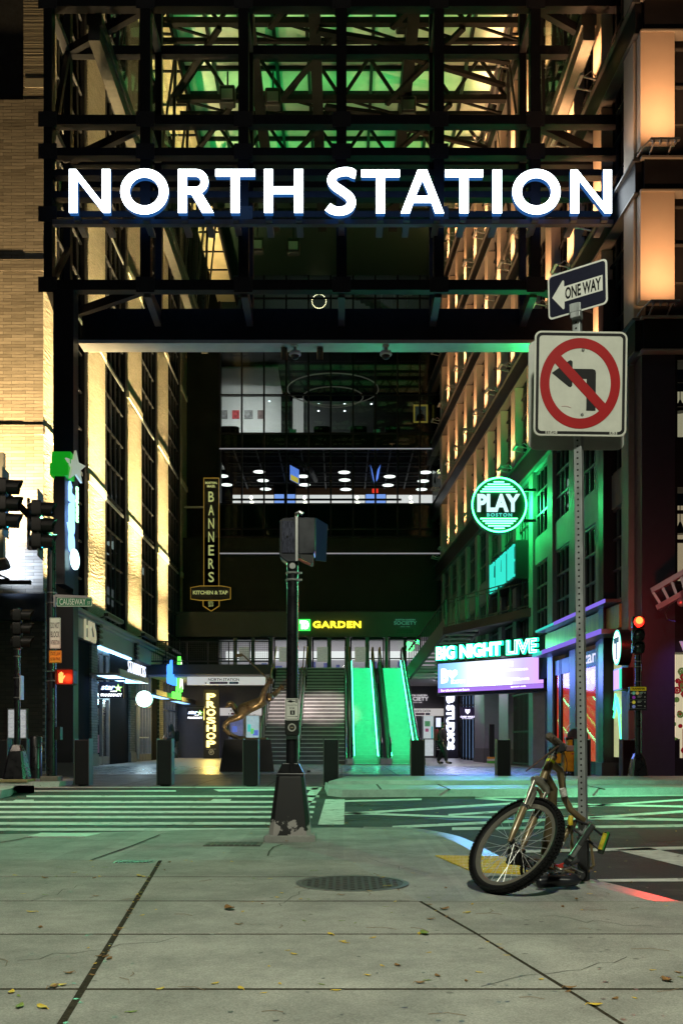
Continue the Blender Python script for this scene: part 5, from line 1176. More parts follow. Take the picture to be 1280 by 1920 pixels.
m = MB(); m.beam((x0 - .02, D + .05, PZ(1322, D)), (x1 + .15, D + .05, PZ(1322, D)), .06); m.beam((x0, D + .05, PZ(1348, D)), (x0, D + .05, PZ(1321, D)), .03); m.build("arm", DK2, t)
m = MB(); m.prism([(-.11, .11), (0, .08), (.11, .11), (.1, -.02), (0, -.13), (-.1, -.02)], FC(876, 1334, D - .01), .02); m.text("CARD VAULT", FC(862.5, 1345.5, D - .01), w=27.5 * k, h=3.1 * k, d=.02, bold=.04); m.text("BY TOM BRADY", FC(866, 1348, D - .01), w=20 * k, h=1.5 * k, d=.02); m.build("lettering", glow("vault_white", (.8, .75, 1), 2.2), t)
# wall lettering BOSTON GARDEN SOCIETY (lower wall and upper fascia)
D = 54.95; k = D / F
m = MB(); m.text("BOSTON GARDEN", FC(760, 1305.5, D), w=40 * k, h=3.4 * k, d=.05, bold=.03); m.text("SOCIETY", FC(759, 1314, D), w=44 * k, h=7.6 * k, d=.05, bold=.03); m.text("- ESTD 1928 -", FC(772, 1318, D), w=20 * k, h=2 * k, d=.05)
tag(m.build("wall_letters", mat("society_white", (.6, .58, .6), .5, emit=(1, .95, 1), es=.5)), "white wall lettering low behind the right escalator", "letters")
D = 55.56; k = D / F
m = MB(); m.text("BOSTON GARDEN", FC(741, 1163.5, D), w=37 * k, h=2.8 * k, d=.04, bold=.03); m.text("SOCIETY", FC(738, 1171.5, D), w=43 * k, h=6.8 * k, d=.04, bold=.02); m.text("- ESTD 1928 -", FC(749, 1176, D), w=20 * k, h=1.8 * k, d=.04)
tag(m.build("wall_letters", mat("society_teal", (.3, .5, .45), .5, emit=(.1, .5, .4), es=.22)), "dim teal lettering on the dark fascia above the side stair", "letters")
t = tag(MB().box(PX(743, D), PX(774, D), D - .05, D, PZ(1188, D), PZ(1180, D)).build("vent_grille", BLK), "small black vent grille on the fascia under the teal lettering", "grille")
# GARDEN letters and the green square
m = MB(); m.text("GARDEN", FC(586.5, 1177.5, 55.5), w=90 * k, h=12.6 * k, d=.12, bold=.035, space=1.12); tag(m.build("lit_letters", glow("garden_yellow", (1, .8, .03), 2.6)), "yellow lit letters on the dark fascia over the doors", "letters")
t = thing("square_lit_sign", "glowing green square sign with white letters beside the yellow letters", "sign", P(571, 1171, 55.4)); D = 55.4; k = D / F
m = MB(); m.box(PX(560, D), PX(581.5, D), D, D + .18, PZ(1182, D), PZ(1161, D)); m.build("box", glow("td_green", (.04, .95, .08), 2.4), t)
m = MB(); m.text("TD", FC(562, 1179.5, D - .03), w=17 * k, h=15.5 * k, d=.02, bold=.08); m.build("letters", glow("td_white", (.95, 1, .95), 3), t)
# pro shop
D = 53; k = D / F; t = thing("shop_blade_sign", "tall vertical sign with stacked yellow lit letters under the balcony", "sign", (PX(396, D), D, 0))
m = MB(); m.box(PX(382, D), PX(411, D), D, D + .35, 0, PZ(1293, D)); m.build("panel", mat("proshop_panel", (.04, .035, .03), .4), t)
for i, ch in enumerate("PROSHOP"):
    y1 = 1300 + i * 14.75; m = MB(); m.text(ch, FC(387.5, y1 + 12.6, D - .02), w=17 * k, h=12.6 * k, d=.08, bold=.035); m.build("letter", bpy.data.materials.get("proshop_yellow") or glow("proshop_yellow", (1, .78, .22), 3.4), t)
m = MB(); m.text("POWERED BY", FC(388, 1405.5, D - .02), w=17 * k, h=1.6 * k, d=.02); m.ring(circ(5 * k, 24), circ(3.9 * k, 24), FC(396.5, 1410.5, D - .02), .02); m.text("47", FC(393.5, 1412.8, D - .02), w=6 * k, h=5 * k, d=.02, bold=.04); m.build("small_print", WHT, t)
lamp('AREA', (PX(396, D), D - .2, 2.2), 130, (1, .7, .15), t, (PX(396, D), D - 5, .6), (.6, 3))
lamp('AREA', (-7.6, 50, 3.9), 60, (1, .7, .2), t, (-8, 50.5, 1), (1, 1))
# station header signs
def header(px0, px1, y0, y1, D, label, name="header_sign", tw=.30, off=.3):
    k = D / F; t = thing(name, label, "sign", P((px0 + px1) / 2, y1, D)); h = (y1 - y0) * k; w_ = (px1 - px0) * k
    m = MB(); m.box(PX(px0, D), PX(px1, D), D, D + .25, PZ(y1, D), PZ(y0, D)); m.build("panel", bpy.data.materials.get("header_white") or mat("header_white", (.7, .68, .64), .5, var=.05, emit=(1, .95, .92), es=.45), t)
    c = PX(px0, D) + w_ * .5; z = PZ(y1, D); M0 = FR((c, D - .005, z), (1, 0, 0), (0, 0, 1))
    m = MB(); m.text("NORTH STATION", M0 @ MX.Translation((-w_ * .23, h * .48, 0)), w=w_ * .40, h=h * .36, d=.01, bold=.01); m.build("lettering", INK, t)
    for a, b, nm, col, tx in ((-.21, .02, "pill_purple", (.28, .02, .16), "COMMUTER RAIL"), (.04, .16, "pill_blue", (.02, .04, .22), "AMTRAK")):
        m = MB(); m.prism(rrect(a * w_, b * w_, h * .1, h * .38, h * .13), M0, .006); m.build("pill", bpy.data.materials.get(nm) or mat(nm, col, .5), t)
        m = MB(); m.text(tx, M0 @ MX.Translation((a * w_ + .08, h * .15, .007)), w=(b - a) * w_ - .16, h=h * .17, d=.004); m.build("pill_text", WHT, t)
    m = MB(); m.prism([(-w_ * .27, h * .15), (-w_ * .25, h * .15), (-w_ * .25, h * .35), (-w_ * .26, h * .25), (-w_ * .27, h * .35)], M0, .006); m.build("arrow", INK, t)
header(351, 497, 1269, 1284, 46.5, "long white NORTH STATION board on the edge of the left balcony")
header(410, 490, 1327.5, 1341.5, 54.8, "white NORTH STATION board over the lower doors behind the statue")
header(757, 831, 1328.5, 1342, 54.7, "white NORTH STATION board over the lower door right of the escalators")
lamp('AREA', (-6, 46, 5.0), 30, (1, .95, .9), None, (-6, 46.6, 3.7), (4, .2), name="board_light") if False else None
t = thing("directory_panel", "tall dark directory panel with white lines beside the lower right door", "panel", (PX(822, 54), 54, 0)); D = 54
m = MB(); m.box(PX(816, D), PX(830, D), D, D + .2, .05, PZ(1345, D)); m.build("panel", DK, t)
m = MB(); m.box(PX(817, D), PX(826, D), D - .02, D - .004, PZ(1363, D), PZ(1346, D)); m.build("display", glow("directory_display", (.7, .75, 1), 1.3), t)
m = MB()
for q in range(10): m.box(PX(818, D), PX(818 + 5 + (q * 3) % 4, D), D - .01, D - .003, PZ(1370 + q * 4, D), PZ(1368.5 + q * 4, D))
m.build("text_line", WHT, t)
# BANNERS blade sign on the left
D = 56.5; k = D / F; t = thing("restaurant_blade_sign", "tall black blade sign with gold border, stacked letters and a pointed plate below", "sign", P(396, 1000, D))
GOLD = mat("gold_border", (.5, .32, .06), .4, .5, emit=(1, .6, .08), es=.22); CREAM = mat("cream_lit", (.55, .55, .3), .5, emit=(.75, .8, .3), es=.4)
m = MB(); m.box(PX(382, D), PX(411, D), D, D + .25, PZ(1102, D), PZ(896, D)); m.prism([(-37 * k, -12 * k), (-20 * k, -14.5 * k), (20 * k, -14.5 * k), (37 * k, -12 * k), (37 * k, 9 * k), (20 * k, 12 * k), (-20 * k, 12 * k), (-37 * k, 9 * k)], FC(395, 1111, D - .04), .4, -.36)
m.prism([(-15 * k, 0), (15 * k, 0), (15 * k, -13 * k), (0, -23 * k), (-15 * k, -13 * k)], FC(396, 1123, D), .25, -.25); m.build("body", BLK, t)
m = MB(); m.ring([(-14.5 * k, -103 * k), (14.5 * k, -103 * k), (14.5 * k, 103 * k), (-14.5 * k, 103 * k)], [(-13.6 * k, -102 * k), (13.6 * k, -102 * k), (13.6 * k, 102 * k), (-13.6 * k, 102 * k)], FC(396.5, 999, D), .03)
m.tube([FC(395, 1111, D - .06) @ V((x * k, y * k, 0)) for x, y in ((-37, -12), (-20, -14.5), (20, -14.5), (37, -12), (37, 9), (20, 12), (-20, 12), (-37, 9))], .03, 5, closed=True)
m.tube([FC(396, 1123, D - .02) @ V((x * k, y * k, 0)) for x, y in ((-15, -3), (-15, -13), (0, -23), (15, -13), (15, -3))], .03, 5); m.build("border", GOLD, t)
m = MB()
for i, ch in enumerate("BANNERS"): m.text(ch, FC(391, 941 + i * 25.1, D - .01), w=10.5 * k, h=19 * k, d=.05, bold=.01)
m.text("BOSTON,", FC(385, 908, D - .01), w=22.5 * k, h=4.6 * k, d=.03, bold=.04); m.text("MASS.", FC(388.5, 914, D - .01), w=15.5 * k, h=4.6 * k, d=.03, bold=.04)
m.text("KITCHEN & TAP", FC(362, 1114.5, D - .085), w=65 * k, h=7 * k, d=.03, bold=.03); m.text("ESTD", FC(391, 1132, D - .01), w=9 * k, h=4 * k, d=.03); m.text("2019", FC(391, 1137.5, D - .01), w=9 * k, h=4.2 * k, d=.03); m.build("letters", CREAM, t)
m = MB()
for y in (951, 1060.5): m.beam(P(346, y, D + .1), P(382, y, D + .1), .1)
m.build("arm", mat("arm_grey", (.3, .28, .22), .5, .3), t)
# pharmacy blade signs, round white sign, letters on the awnings
BLU = glow("sign_blue", (.12, .38, 1), 2.2); WLT = glow("sign_white", (.9, .95, 1), 2.6); GRL = glow("sign_lime", (.3, 1, .12), 2.0)
def star(r, a0=math.pi / 2): return [((r if q % 2 == 0 else r * .42) * math.cos(a0 + q * math.pi / 5), (r if q % 2 == 0 else r * .42) * math.sin(a0 + q * math.pi / 5)) for q in range(10)]
def pharm(px0, px1, y0, y1, D, label):
    k = D / F; t = thing("pharmacy_sign", label, "sign", P((px0 + px1) / 2, y0, D)); w_, h = (px1 - px0) * k, (y1 - y0) * k; Mx = FC(px0, y1, D)
    m = MB(); m.box(0, w_, 0, h, -.14, 0, Mx); m.build("panel", mat("pharm_panel", (.01, .012, .03), .4), t)
    m = MB(); m.text("star", Mx @ MX.Translation((w_ * .06, h * .5, .004)), w=w_ * .6, h=h * .3, d=.02, bold=.05, shear=.3); m.build("blue_letters", BLU, t)
    m = MB(); m.text("star", Mx @ MX.Translation((w_ * .07, h * .51, .02)), w=w_ * .58, h=h * .27, d=.012, bold=.005, shear=.3); m.text("market", Mx @ MX.Translation((w_ * .45, h * .38, .004)), w=w_ * .28, h=h * .09, d=.01, bold=.03); m.text("PHARMACY", Mx @ MX.Translation((w_ * .06, h * .1, .004)), w=w_ * .88, h=h * .18, d=.01, bold=.04); m.build("white_letters", WLT, t)
    m = MB(); m.prism(star(h * .27), Mx @ MX.Translation((w_ * .78, h * .6, .004)), .01); m.build("star_edge", GRL, t); m = MB(); m.prism(star(h * .21), Mx @ MX.Translation((w_ * .78, h * .6, .016)), .01); m.build("star", glow("star_cream", (1, 1, .7), 1.6), t)
    m = MB(); m.beam(Mx @ V((-.12, h + .08, -.07)), Mx @ V((w_ + .05, h + .08, -.07)), .06); m.beam(Mx @ V((w_ + .04, 0, -.07)), Mx @ V((w_ + .04, h + .1, -.07)), .025); m.build("arm", BLK, t)
pharm(187, 232, 1278, 1309, 36.4, "black pharmacy blade sign nearest the street on the left shops")
pharm(350.5, 382, 1328, 1350, 52.5, "smaller black pharmacy blade sign beside the stacked yellow letters")
D = 42; k = D / F; c = P(270.5, 1310.5, D); t = thing("round_white_sign", "round overexposed white disc sign over the left shop doors", "sign", c)
m = MB(); m.ring(circ(15.8 * k, 36), circ(.01, 36), FR(c, (1, 0, 0), (0, 0, 1)), .16, -.16); m.build("drum", mat("disc_teal", (.02, .2, .15), .4, emit=(.1, .8, .6), es=.6), t)
m = MB(); m.ring(circ(15.2 * k, 36), circ(.01, 36), FR(c, (1, 0, 0), (0, 0, 1)), .01, .002); m.build("disc", glow("disc_white", (.85, 1, .97), 4), t); m = MB(); m.beam(c + V((-.3, .08, 0)), c + V((-.75, .08, 0)), .05); m.build("arm", BLK, t)
lamp('POINT', c + V((.1, -.3, 0)), 60, (.55, .85, 1), t, size=.25)
m = MB(); m.text("STARBUCKS", FR((-7.8, 36.4, 3.44), (0, 1, 0), (0, 0, 1)), w=3.2, h=.42, d=.03, bold=-.01, space=1.15); tag(m.build("awning_letters", glow("awning_white", (.75, .82, 1), 1.8)), "white glowing letters along the front edge of the grey shop awning", "letters")
t = thing("awning_star_sign", "blue star letters and a lime green star standing on the farther left awning", "sign", (-8.0, 48, 3.2))
Mx = FR((-8.0, 45.6, 0), (0, 1, 0), (0, 0, 1))
m = MB(); m.text("star", Mx @ MX.Translation((0, 3.55, 0)), w=2.5, h=1.15, d=.12, bold=.05); m.build("blue_letters", glow("awning_blue", (.05, .25, 1), 2.4), t)
m = MB(); m.prism(star(.95), Mx @ MX.Translation((3.1, 4.1, 0)), .16); m.build("star_edge", glow("awning_lime", (.12, 1, .08), 2.4), t); m = MB(); m.prism(star(.78), Mx @ MX.Translation((3.1, 4.1, .17)), .03); m.build("star", glow("awning_cream", (.9, 1, .75), 2), t)
m = MB(); m.text("market", Mx @ MX.Translation((1.4, 2.95, 0)), w=2.2, h=.42, d=.1, bold=.05); m.build("green_letters", bpy.data.materials["awning_lime"], t)
# tall corner sign on the left column
D = 24.65; t = thing("corner_blade_sign", "tall dark column sign with a green star block on top and white blue letters", "sign", P(112, 1000, D))
x0, x1 = PX(103, D), PX(122, D)
m = MB(); m.box(x0, x1, D, D + .9, PZ(1095, D), PZ(893, D)); m.build("case", mat("blade_navy", (.012, .012, .03), .4), t)
Mx = FR((x1 + .01, D + .82, PZ(1064, D)), (0, 0, 1), (0, -1, 0)); Mx = FR((x1 + .005, D + .15, PZ(1060, D)), (0, 1, 0), (0, 0, 1))
Mv = FR((x1 + .01, D + .12, PZ(1030, D)), (0, 0, 1), (0, -1, 0)); 
m = MB(); m.text("star", FR((x1 + .01, D + .72, PZ(1028, D)), (0, 0, 1), (0, -1, 0)), w=1.75, h=.6, d=.05, bold=.06) ; o = m.build("letters", glow("blade_white", (.25, .5, 1), 2.6), t)
m = MB(); m.text("market", FR((x1 + .08, D + .85, PZ(966, D)), (0, 0, 1), (0, -1, 0)), w=.9, h=.2, d=.04, bold=.05); m.build("small_letters", glow("blade_lime", (.4, 1, .5), 3), t)
c = V((x1 + .1, D + .5, PZ(1042, D))); m = MB(); m.ring(circ(.26, 28), circ(.01, 28), FR(c, (.97, .24, 0), (0, 0, 1)) @ MX.Rotation(0, 4), .02) if False else m.ring(circ(.26, 28), circ(.01, 28), FR(c, (.15, .99, 0), (0, 0, 1)), .03); m.build("disc", glow("blade_disc", (.6, .95, 1), 4), t)
m = MB(); m.box(PX(95, D), PX(129, D), D - .05, D + .55, PZ(892, D), PZ(869, D)); m.box(PX(98, D), PX(133, D), D - .02, D + .6, PZ(869, D), PZ(847, D)); m.build("star_block", mat("lit_green_block", (.02, .3, .02), .5, emit=(.01, .55, .02), es=.45), t)
m = MB(); m.prism(star(.42), FR((PX(131, D) + .05, D + .25, PZ(871, D)), (.35, .93, 0), (0, 0, 1)), .06); m.build("star", mat("star_pale", (.6, .62, .5), .5, emit=(.8, .85, .6), es=.35), t)
lamp('POINT', (x1 + .5, D + .4, PZ(960, D)), 50, (.2, .45, 1), t, size=.3)
# transit disc and small screen on the right column
c = P(1156, 1214, 24.0); t = thing("transit_disc_sign", "white lit round transit sign with a T on the right black column", "sign", c)
nx = V((-.9985, .05, 0)); u_ = V((-.05, -.9985, 0)); Mx = FR(c, u_, (0, 0, 1))
m = MB(); m.ring(circ(.43, 40), circ(.01, 40), Mx, .27, -.27); m.build("drum", BLK, t, smooth=True)
m = MB(); m.ring(circ(.42, 40), circ(.385, 40), Mx, .012, .003); m.build("rim", glow("disc_rim_green", (.1, .9, .6), 2.5), t)
m = MB(); m.ring(circ(.385, 40), circ(.01, 40), Mx, .012, .003); m.build("disc", glow("disc_cool", (.9, .97, 1), 3.5), t)
m = MB(); m.box(-.27, .27, .1, .24, .017, .024, Mx); m.box(-.07, .07, -.3, .1, .017, .024, Mx); m.build("letter", mat("grey_ink", (.1, .1, .1), .5), t)

c = P(1157, 1274, 24.0); t = thing("small_screen", "small violet and green screen below the round transit sign", "screen", c); Mx = FR(c, u_, (0, 0, 1))
m = MB(); m.box(-.45, .45, -.26, .26, -.27, 0, Mx); m.build("case", BLK, t)
m = MB(); m.box(-.42, .2, -.235, .235, .002, .008, Mx); m.build("display", glow("screen_violet", (.6, .4, 1), 1.5), t); m = MB(); m.box(.2, .42, -.235, .235, .002, .008, Mx); m.build("display_edge", glow("screen_green", (.05, .85, .5), 1.2), t)
# ================================================================ street furniture
POLE = mat("pole_black", (.011, .011, .014), .3, .1, var=.3, vs=6, rv=.08)
BOLL = mat("bollard_black", (.009, .0085, .011), .5, 0, var=.2, vs=5, spec=.25)
# --- bollards
b0 = None; BL = "square bollards along the plaza edge"
def bollard(px, base_y, label, wpx=27, z0=0.0, D=None, rot=0):
    global b0
    D = D or (HC - z0) * F / (base_y - HZ); x = PX(px, D)
    if b0 is None:
        b0 = thing("bollard", label, "bollard", (x, D, z0), BL)
        m = MB(); m.box(x - .14, x + .14, D - .14, D + .14, z0 + .02, z0 + .93); m.build("post", BOLL, b0, bevel=.012)
        m = MB()
        for s in (-1, 1): m.box(x + s * .14, x + s * .155, D - .16, D + .16, z0 + .02, z0 + .955)
        m.build("side_plate", mat("bollard_plate", (.1, .1, .1), .4, .3, var=.1), b0)
        m = MB(); m.cyl((x, D, z0 - .02), (x, D, z0 + .14), .11, n=18); m.build("foot", BLK, b0)
        return b0
    return dup(b0, (x, D, z0), label, rot, BL)
bollard(310.5, 1473, "black square bollard in front of the left shop doors")
bollard(157, 1473, "black square bollard beside the left black column")
bollard(471, 1474, "black square bollard in front of the statue plinth")
bollard(620.5, 1474, "black square bollard in front of the grand stair's right end")
bollard(782, 1465.5, "black square bollard in front of the right escalator")
bollard(942, 1465.5, "black square bollard under the marquee screen")
bollard(1091, 1463.5, "black square bollard half hidden behind the sign post")
bollard(1175, 1461, "black square bollard left of the right signal post")
bollard(1228, 1461, "black square bollard just right of the right signal post")
bollard(1257, 1461, "rightmost black square bollard")
bollard(6, 1467, "black square bollard cut by the left picture edge")
bollard(42, 1464, "black square bollard behind the left signal base")
p = V((PX(68, 21.5), 21.5, .08)); t = thing("round_bollard", "round black post between the two left signal poles", "bollard", p); m = MB(); m.lathe([(.13, 0), (.13, .9), (.11, .93), (.01, .94)], MX.Translation(p), 20); m.build("post", POLE, t, smooth=True)
# --- signal heads
HSG = mat("signal_black", (.006, .006, .006), .45, 0, spec=.25); LENS = mat("dark_lens", (.03, .03, .03), .2)
def signal(name, label, c, fdir, lit=None, col=None, power=0, scale=1.0, lens_st=20, parent_z=None, hood=.3, aim=None, back=False):
    f = V(fdir).normalized(); side = V((0, 0, 1)).cross(f).normalized(); Mx = MX(((side.x, 0, f.x, c.x), (side.y, 0, f.y, c.y), (0, 1, 0, c.z), (0, 0, 0, 1)))
    t = thing(name, label, "traffic signal", c); s = scale
    for i in range(3):
        y = (1 - i) * .36 * s
        m = MB(); m.prism(rrect(-.17 * s, .17 * s, y - .172 * s, y + .172 * s, .05 * s), Mx, .2 * s, -.2 * s); m.lathe([(.15 * s, -.2 * s), (.12 * s, -.27 * s), (.02, -.29 * s)], Mx @ MX.Translation((0, y, 0)), 16); h = m.build("housing", HSG, t, smooth=True)
        m = MB(); n = 18; out, inn = [], []
        for q in range(n + 1):
            a = math.radians(-60 + 300 * q / n); cc, ss = math.cos(a), math.sin(a); dl = hood * s * (.72 + .28 * max(0, ss))
            out += [Mx @ V((.158 * s * cc, y + .158 * s * ss, 0)), Mx @ V((.158 * s * cc, y + .158 * s * ss, dl))]
            inn += [Mx @ V((.15 * s * cc, y + .15 * s * ss, 0)), Mx @ V((.15 * s * cc, y + .15 * s * ss, dl))]
        nn = len(out); fs = []
        for q in range(n): a = 2 * q; fs += [(a, a + 2, a + 3, a + 1), (nn + a, nn + a + 1, nn + a + 3, nn + a + 2), (a + 1, a + 3, nn + a + 3, nn + a + 1)]
        m.add(out + inn, fs); m.build("visor", HSG, h)
        m = MB(); m.lathe([(.01, .05 * s), (.08 * s, .04 * s), (.145 * s, .004)], Mx @ MX.Translation((0, y, 0)), 20)
        if i == lit: m.build("lens", glow("lit_lens", col, lens_st), h, smooth=True)
        else: m.build("lens", LENS, h, smooth=True)
    if lit is not None and power:
        pz = Mx @ V((0, (1 - lit) * .36 * s, hood * s + .08))
        lamp('SPOT', pz, power, col, t, aim if aim is not None else pz + f * 10 + V((0, 0, -3.5)), .1, 120, .8)
    return t
TEAL = (.17, 1, .44)
signal("traffic_signal", "upper left traffic signal at the picture edge, seen from the side with a cyan lamp", P(14, 945, 19.8), (1, .14, 0), 2, (.04, .65, 1), 0, .93, 3, hood=.33)
signal("traffic_signal", "mast arm traffic signal left of the tall column sign, its bottom lamp cyan", P(79, 985, 20), (1, .14, 0), 2, (.04, .65, 1), 0, .9, 3, hood=.33)
signal("traffic_signal", "unlit traffic signal seen from the side on top of the short left pole", P(41, 1179, 19.9), (1, .14, 0), None, None, 0, .74, hood=.33)
for pz, nm in ((P(36, 965, 19.6), 0), (P(95, 1012, 19.7), 1)):
    lamp('SPOT', pz + V((.35, .75, 0)), 1250, TEAL, bpy.data.objects["traffic_signal"], V((1.5, 12.5, 0)), .12, 110, .9)
for (x0, x1, y0, y1, D) in ((54, 57, 934, 1030, 20.1),):
    m = MB(); a = P(54, 934, D); m.beam(P(54, 934, D), P(54, 1030, D), .05); m.beam(P(54, 944, D), P(74, 944, D), .03); m.beam(P(54, 1029, D), P(76, 1029, D), .05); m.build("bracket", POLE, bpy.data.objects["traffic_signal.001"])
for nm, c in (("traffic_signal", P(12, 945, 19.95)), ("traffic_signal.001", P(77, 985, 20.15))):
    o = bpy.data.objects[nm]; m = MB(); Mx = FR(c, (-.1, .99, 0), (0, 0, 1)); m.box(-.26, .26, -.66, .68, -.02, 0, Mx); m.build("backplate", mat("backplate_%d" % len(nm), (.09, .09, .08), .5), o)
# left tall pole with its arm and signs
pb = V((PX(97, 20.2), 20.2, .1)); t = thing("signal_pole", "tall dark signal pole at the left with an arm slanting up to the picture edge", "pole", pb)
m = MB(); m.tube([pb, pb + V((0, 0, 3.0)), V((pb.x, pb.y, PZ(1003, 20.2)))], [.105, .095, .08], 18); m.build("post", POLE, t, smooth=True)
m = MB(); a = V((pb.x, pb.y, PZ(1010, 20.2))); m.tube([a, P(40, 951, 20.2), P(0, 917, 20.2), P(-160, 860, 20.2)], [.075, .07, .065, .06], 12); m.build("mast_arm", POLE, t, smooth=True)
m = MB()
for y in (1112, 1131, 1259, 1277): m.tube([(pb.x + .105 * math.cos(q * .5236), pb.y + .105 * math.sin(q * .5236), PZ(y, 20.2)) for q in range(12)], .014, 5, closed=True)
m.build("band", STEEL, t)
m = MB(); m.box(pb.x - .18, pb.x + .18, pb.y - .18, pb.y + .18, .09, .2); m.build("base", mat("pole_footing", (.16, .14, .12), .8, var=.2), t, bevel=.02)
m = MB(); m.box(pb.x + .1, pb.x + .2, pb.y - .08, pb.y + .1, PZ(1387, 20.2), PZ(1363, 20.2)); m.build("junction_box", BLK, t)
D = 20.0; k = D / F
t = thing("street_name_sign", "green street name plate CAUSEWAY ST on the tall left pole", "sign", P(140, 1128, D)); m = MB(); m.prism(rrect(0, 67 * k, 0, 17.5 * k, .02), FC(106.5, 1137.5, D), .012, -.012); m.build("plate", mat("street_green", (.01, .16, .075), .45), t)
m = MB(); Mx = FC(106.5, 1137.5, D); m.ring(rrect(.006, 67 * k - .006, .006, 17.5 * k - .006, .02), rrect(.016, 67 * k - .016, .016, 17.5 * k - .016, .015), Mx, .002); m.text("CAUSEWAY", Mx @ MX.Translation((.06, .038, 0)), w=49 * k, h=11.5 * k, d=.002, bold=.004); m.text("ST", Mx @ MX.Translation((58 * k, .045, 0)), w=5.2 * k, h=5.5 * k, d=.002); m.build("lettering", WHT, t)
m = MB(); m.beam(P(104, 1117, D), P(163, 1119.5, D), .03, .05); m.beam(P(103, 1116, D), P(103, 1138, D), .04); m.build("bracket", STEEL, t)
t = thing("notice_sign", "white DO NOT BLOCK INTERSECTION sign on the tall left pole", "sign", P(104, 1187, D)); Mx = FC(93.5, 1216, D); w_, h = 20.5 * k, 58 * k
m = MB(); m.prism(rrect(0, w_, 0, h, .02), Mx, .01, -.01); m.build("plate", WHT, t)
m = MB(); m.ring(rrect(.006, w_ - .006, .006, h - .006, .02), rrect(.012, w_ - .012, .012, h - .012, .016), Mx, .002)
for s_, y, hh in (("DO NOT", .405, .12), ("BLOCK", .225, .12), ("INTERSECTION", .08, .085)): m.text(s_, Mx @ MX.Translation((.022, y, 0)), w=w_ - .044, h=hh, d=.002, bold=.006)
m.build("lettering", INK, t)
t = thing("notice_sign", "small orange STATE LAW $150 FINE plate below the white sign", "sign", P(104, 1231, D)); Mx = FC(92.5, 1243, D); w_, h = 23.5 * k, 23.5 * k
m = MB(); m.prism(rrect(0, w_, 0, h, .02), Mx, .01, -.01); m.build("plate", mat("sign_orange", (.75, .3, .015), .5), t)
m = MB(); m.ring(rrect(.006, w_ - .006, .006, h - .006, .02), rrect(.012, w_ - .012, .012, h - .012, .016), Mx, .002); m.text("STATE LAW", Mx @ MX.Translation((.025, .15, 0)), w=w_ - .05, h=.07, d=.002, bold=.004); m.text("$150 FINE", Mx @ MX.Translation((.03, .04, 0)), w=w_ - .06, h=.07, d=.002, bold=.004); m.build("lettering", INK, t)
# pedestrian signal with the red hand
D = 19.9; k = D / F; t = thing("pedestrian_signal", "pedestrian signal showing an orange red raised hand beside the left pole", "pedestrian signal", P(123, 1270, D)); Mx = FC(106, 1284.5, D); w_, h = 34.5 * k, 30 * k
m = MB(); m.prism(rrect(0, w_, 0, h, .04), Mx, .2, -.2); m.build("housing", HSG, t, bevel=.01)
m = MB(); m.ring(rrect(0, w_, 0, h, .04), rrect(.015, w_ - .015, .015, h - .015, .03), Mx, .1); m.build("visor", HSG, t)
m = MB(); m.box(.02, w_ - .02, .02, h - .02, .001, .006, Mx); m.build("lens", mat("ped_lens", (.03, .01, .01), .25, emit=(1, .03, .01), es=.3), t)
m = MB(); hx = lambda x, y: (.035 + x * .13, .045 + y * .22)
m.prism([hx(.2, 0), hx(.75, 0), hx(.82, .3), hx(1.15, .62), hx(1.05, .7), hx(.82, .55), hx(.8, .52), hx(.12, .52), hx(.1, .3)], Mx, .006, .008)
for q, top in enumerate((.86, .98, 1.0, .92)): m.prism([hx(.1 + q * .19, .5), hx(.26 + q * .19, .5), hx(.26 + q * .19, top - .02), hx(.18 + q * .19, top), hx(.1 + q * .19, top - .02)], Mx, .006, .008)
m.build("hand_symbol", glow("hand_orange", (1, .3, .07), 2.6), t)
lamp('POINT', P(115, 1269, D - .25), 14, (1, .05, .01), t, size=.08)
# bases shaped like tall cast pyramids
def cast_base(mb, c, w0, w1, h, cap=.08):
    x, y, z = c; q = .22
    def octo(w, zz): return [V((x + a * w / 2, y + b * w / 2, zz)) for a, b in ((-1, -1 + q), (-1 + q, -1), (1 - q, -1), (1, -1 + q), (1, 1 - q), (1 - q, 1), (-1 + q, 1), (-1, 1 - q))]
    L = [octo(w0, z), octo(w0 * .97, z + h * .1), octo(w1, z + h), octo(w1 * .98, z + h + .001), octo(w1 * .62, z + h + cap), octo(w1 * .5, z + h + cap)]
    vs = [v for l in L for v in l]; fs = []
    for i in range(len(L) - 1):
        for k_ in range(8): k2 = (k_ + 1) % 8; fs.append((i * 8 + k_, i * 8 + k2, (i + 1) * 8 + k2, (i + 1) * 8 + k_))
    fs.append(tuple(range(8))[::-1]); fs.append(tuple(len(vs) - 8 + k_ for k_ in range(8))); mb.add(vs, fs); return mb
pb = V((PX(33, 19.9), 19.9, .1)); t = thing("signal_pole", "short black signal pole with a wide cast base at the left", "pole", pb)
m = MB(); cast_base(m, (pb.x, pb.y, .15), .46, .27, .56, .12); m.build("base", POLE, t, bevel=.008)
m = MB(); m.box(pb.x - .29, pb.x + .29, pb.y - .27, pb.y + .27, .09, .15); m.build("footing", mat("footing_tan", (.3, .24, .12), .85, var=.2), t, bevel=.02)
m = MB(); m.tube([pb + V((0, 0, .7)), V((pb.x, pb.y, PZ(1140, 19.9)))], [.062, .058], 16); m.build("post", POLE, t, smooth=True)
m = MB()
for y in (1217, 1231, 1271, 1308): m.tube([(pb.x + .066 * math.cos(q * .5236), pb.y + .066 * math.sin(q * .5236), PZ(y, 19.9)) for q in range(12)], .012, 5, closed=True)
m.build("band", STEEL, t); m = MB(); m.box(pb.x + .07, pb.x + .1, pb.y - .1, pb.y + .1, PZ(1312, 19.9), PZ(1267, 19.9)); m.build("button_plate", ALU, t)
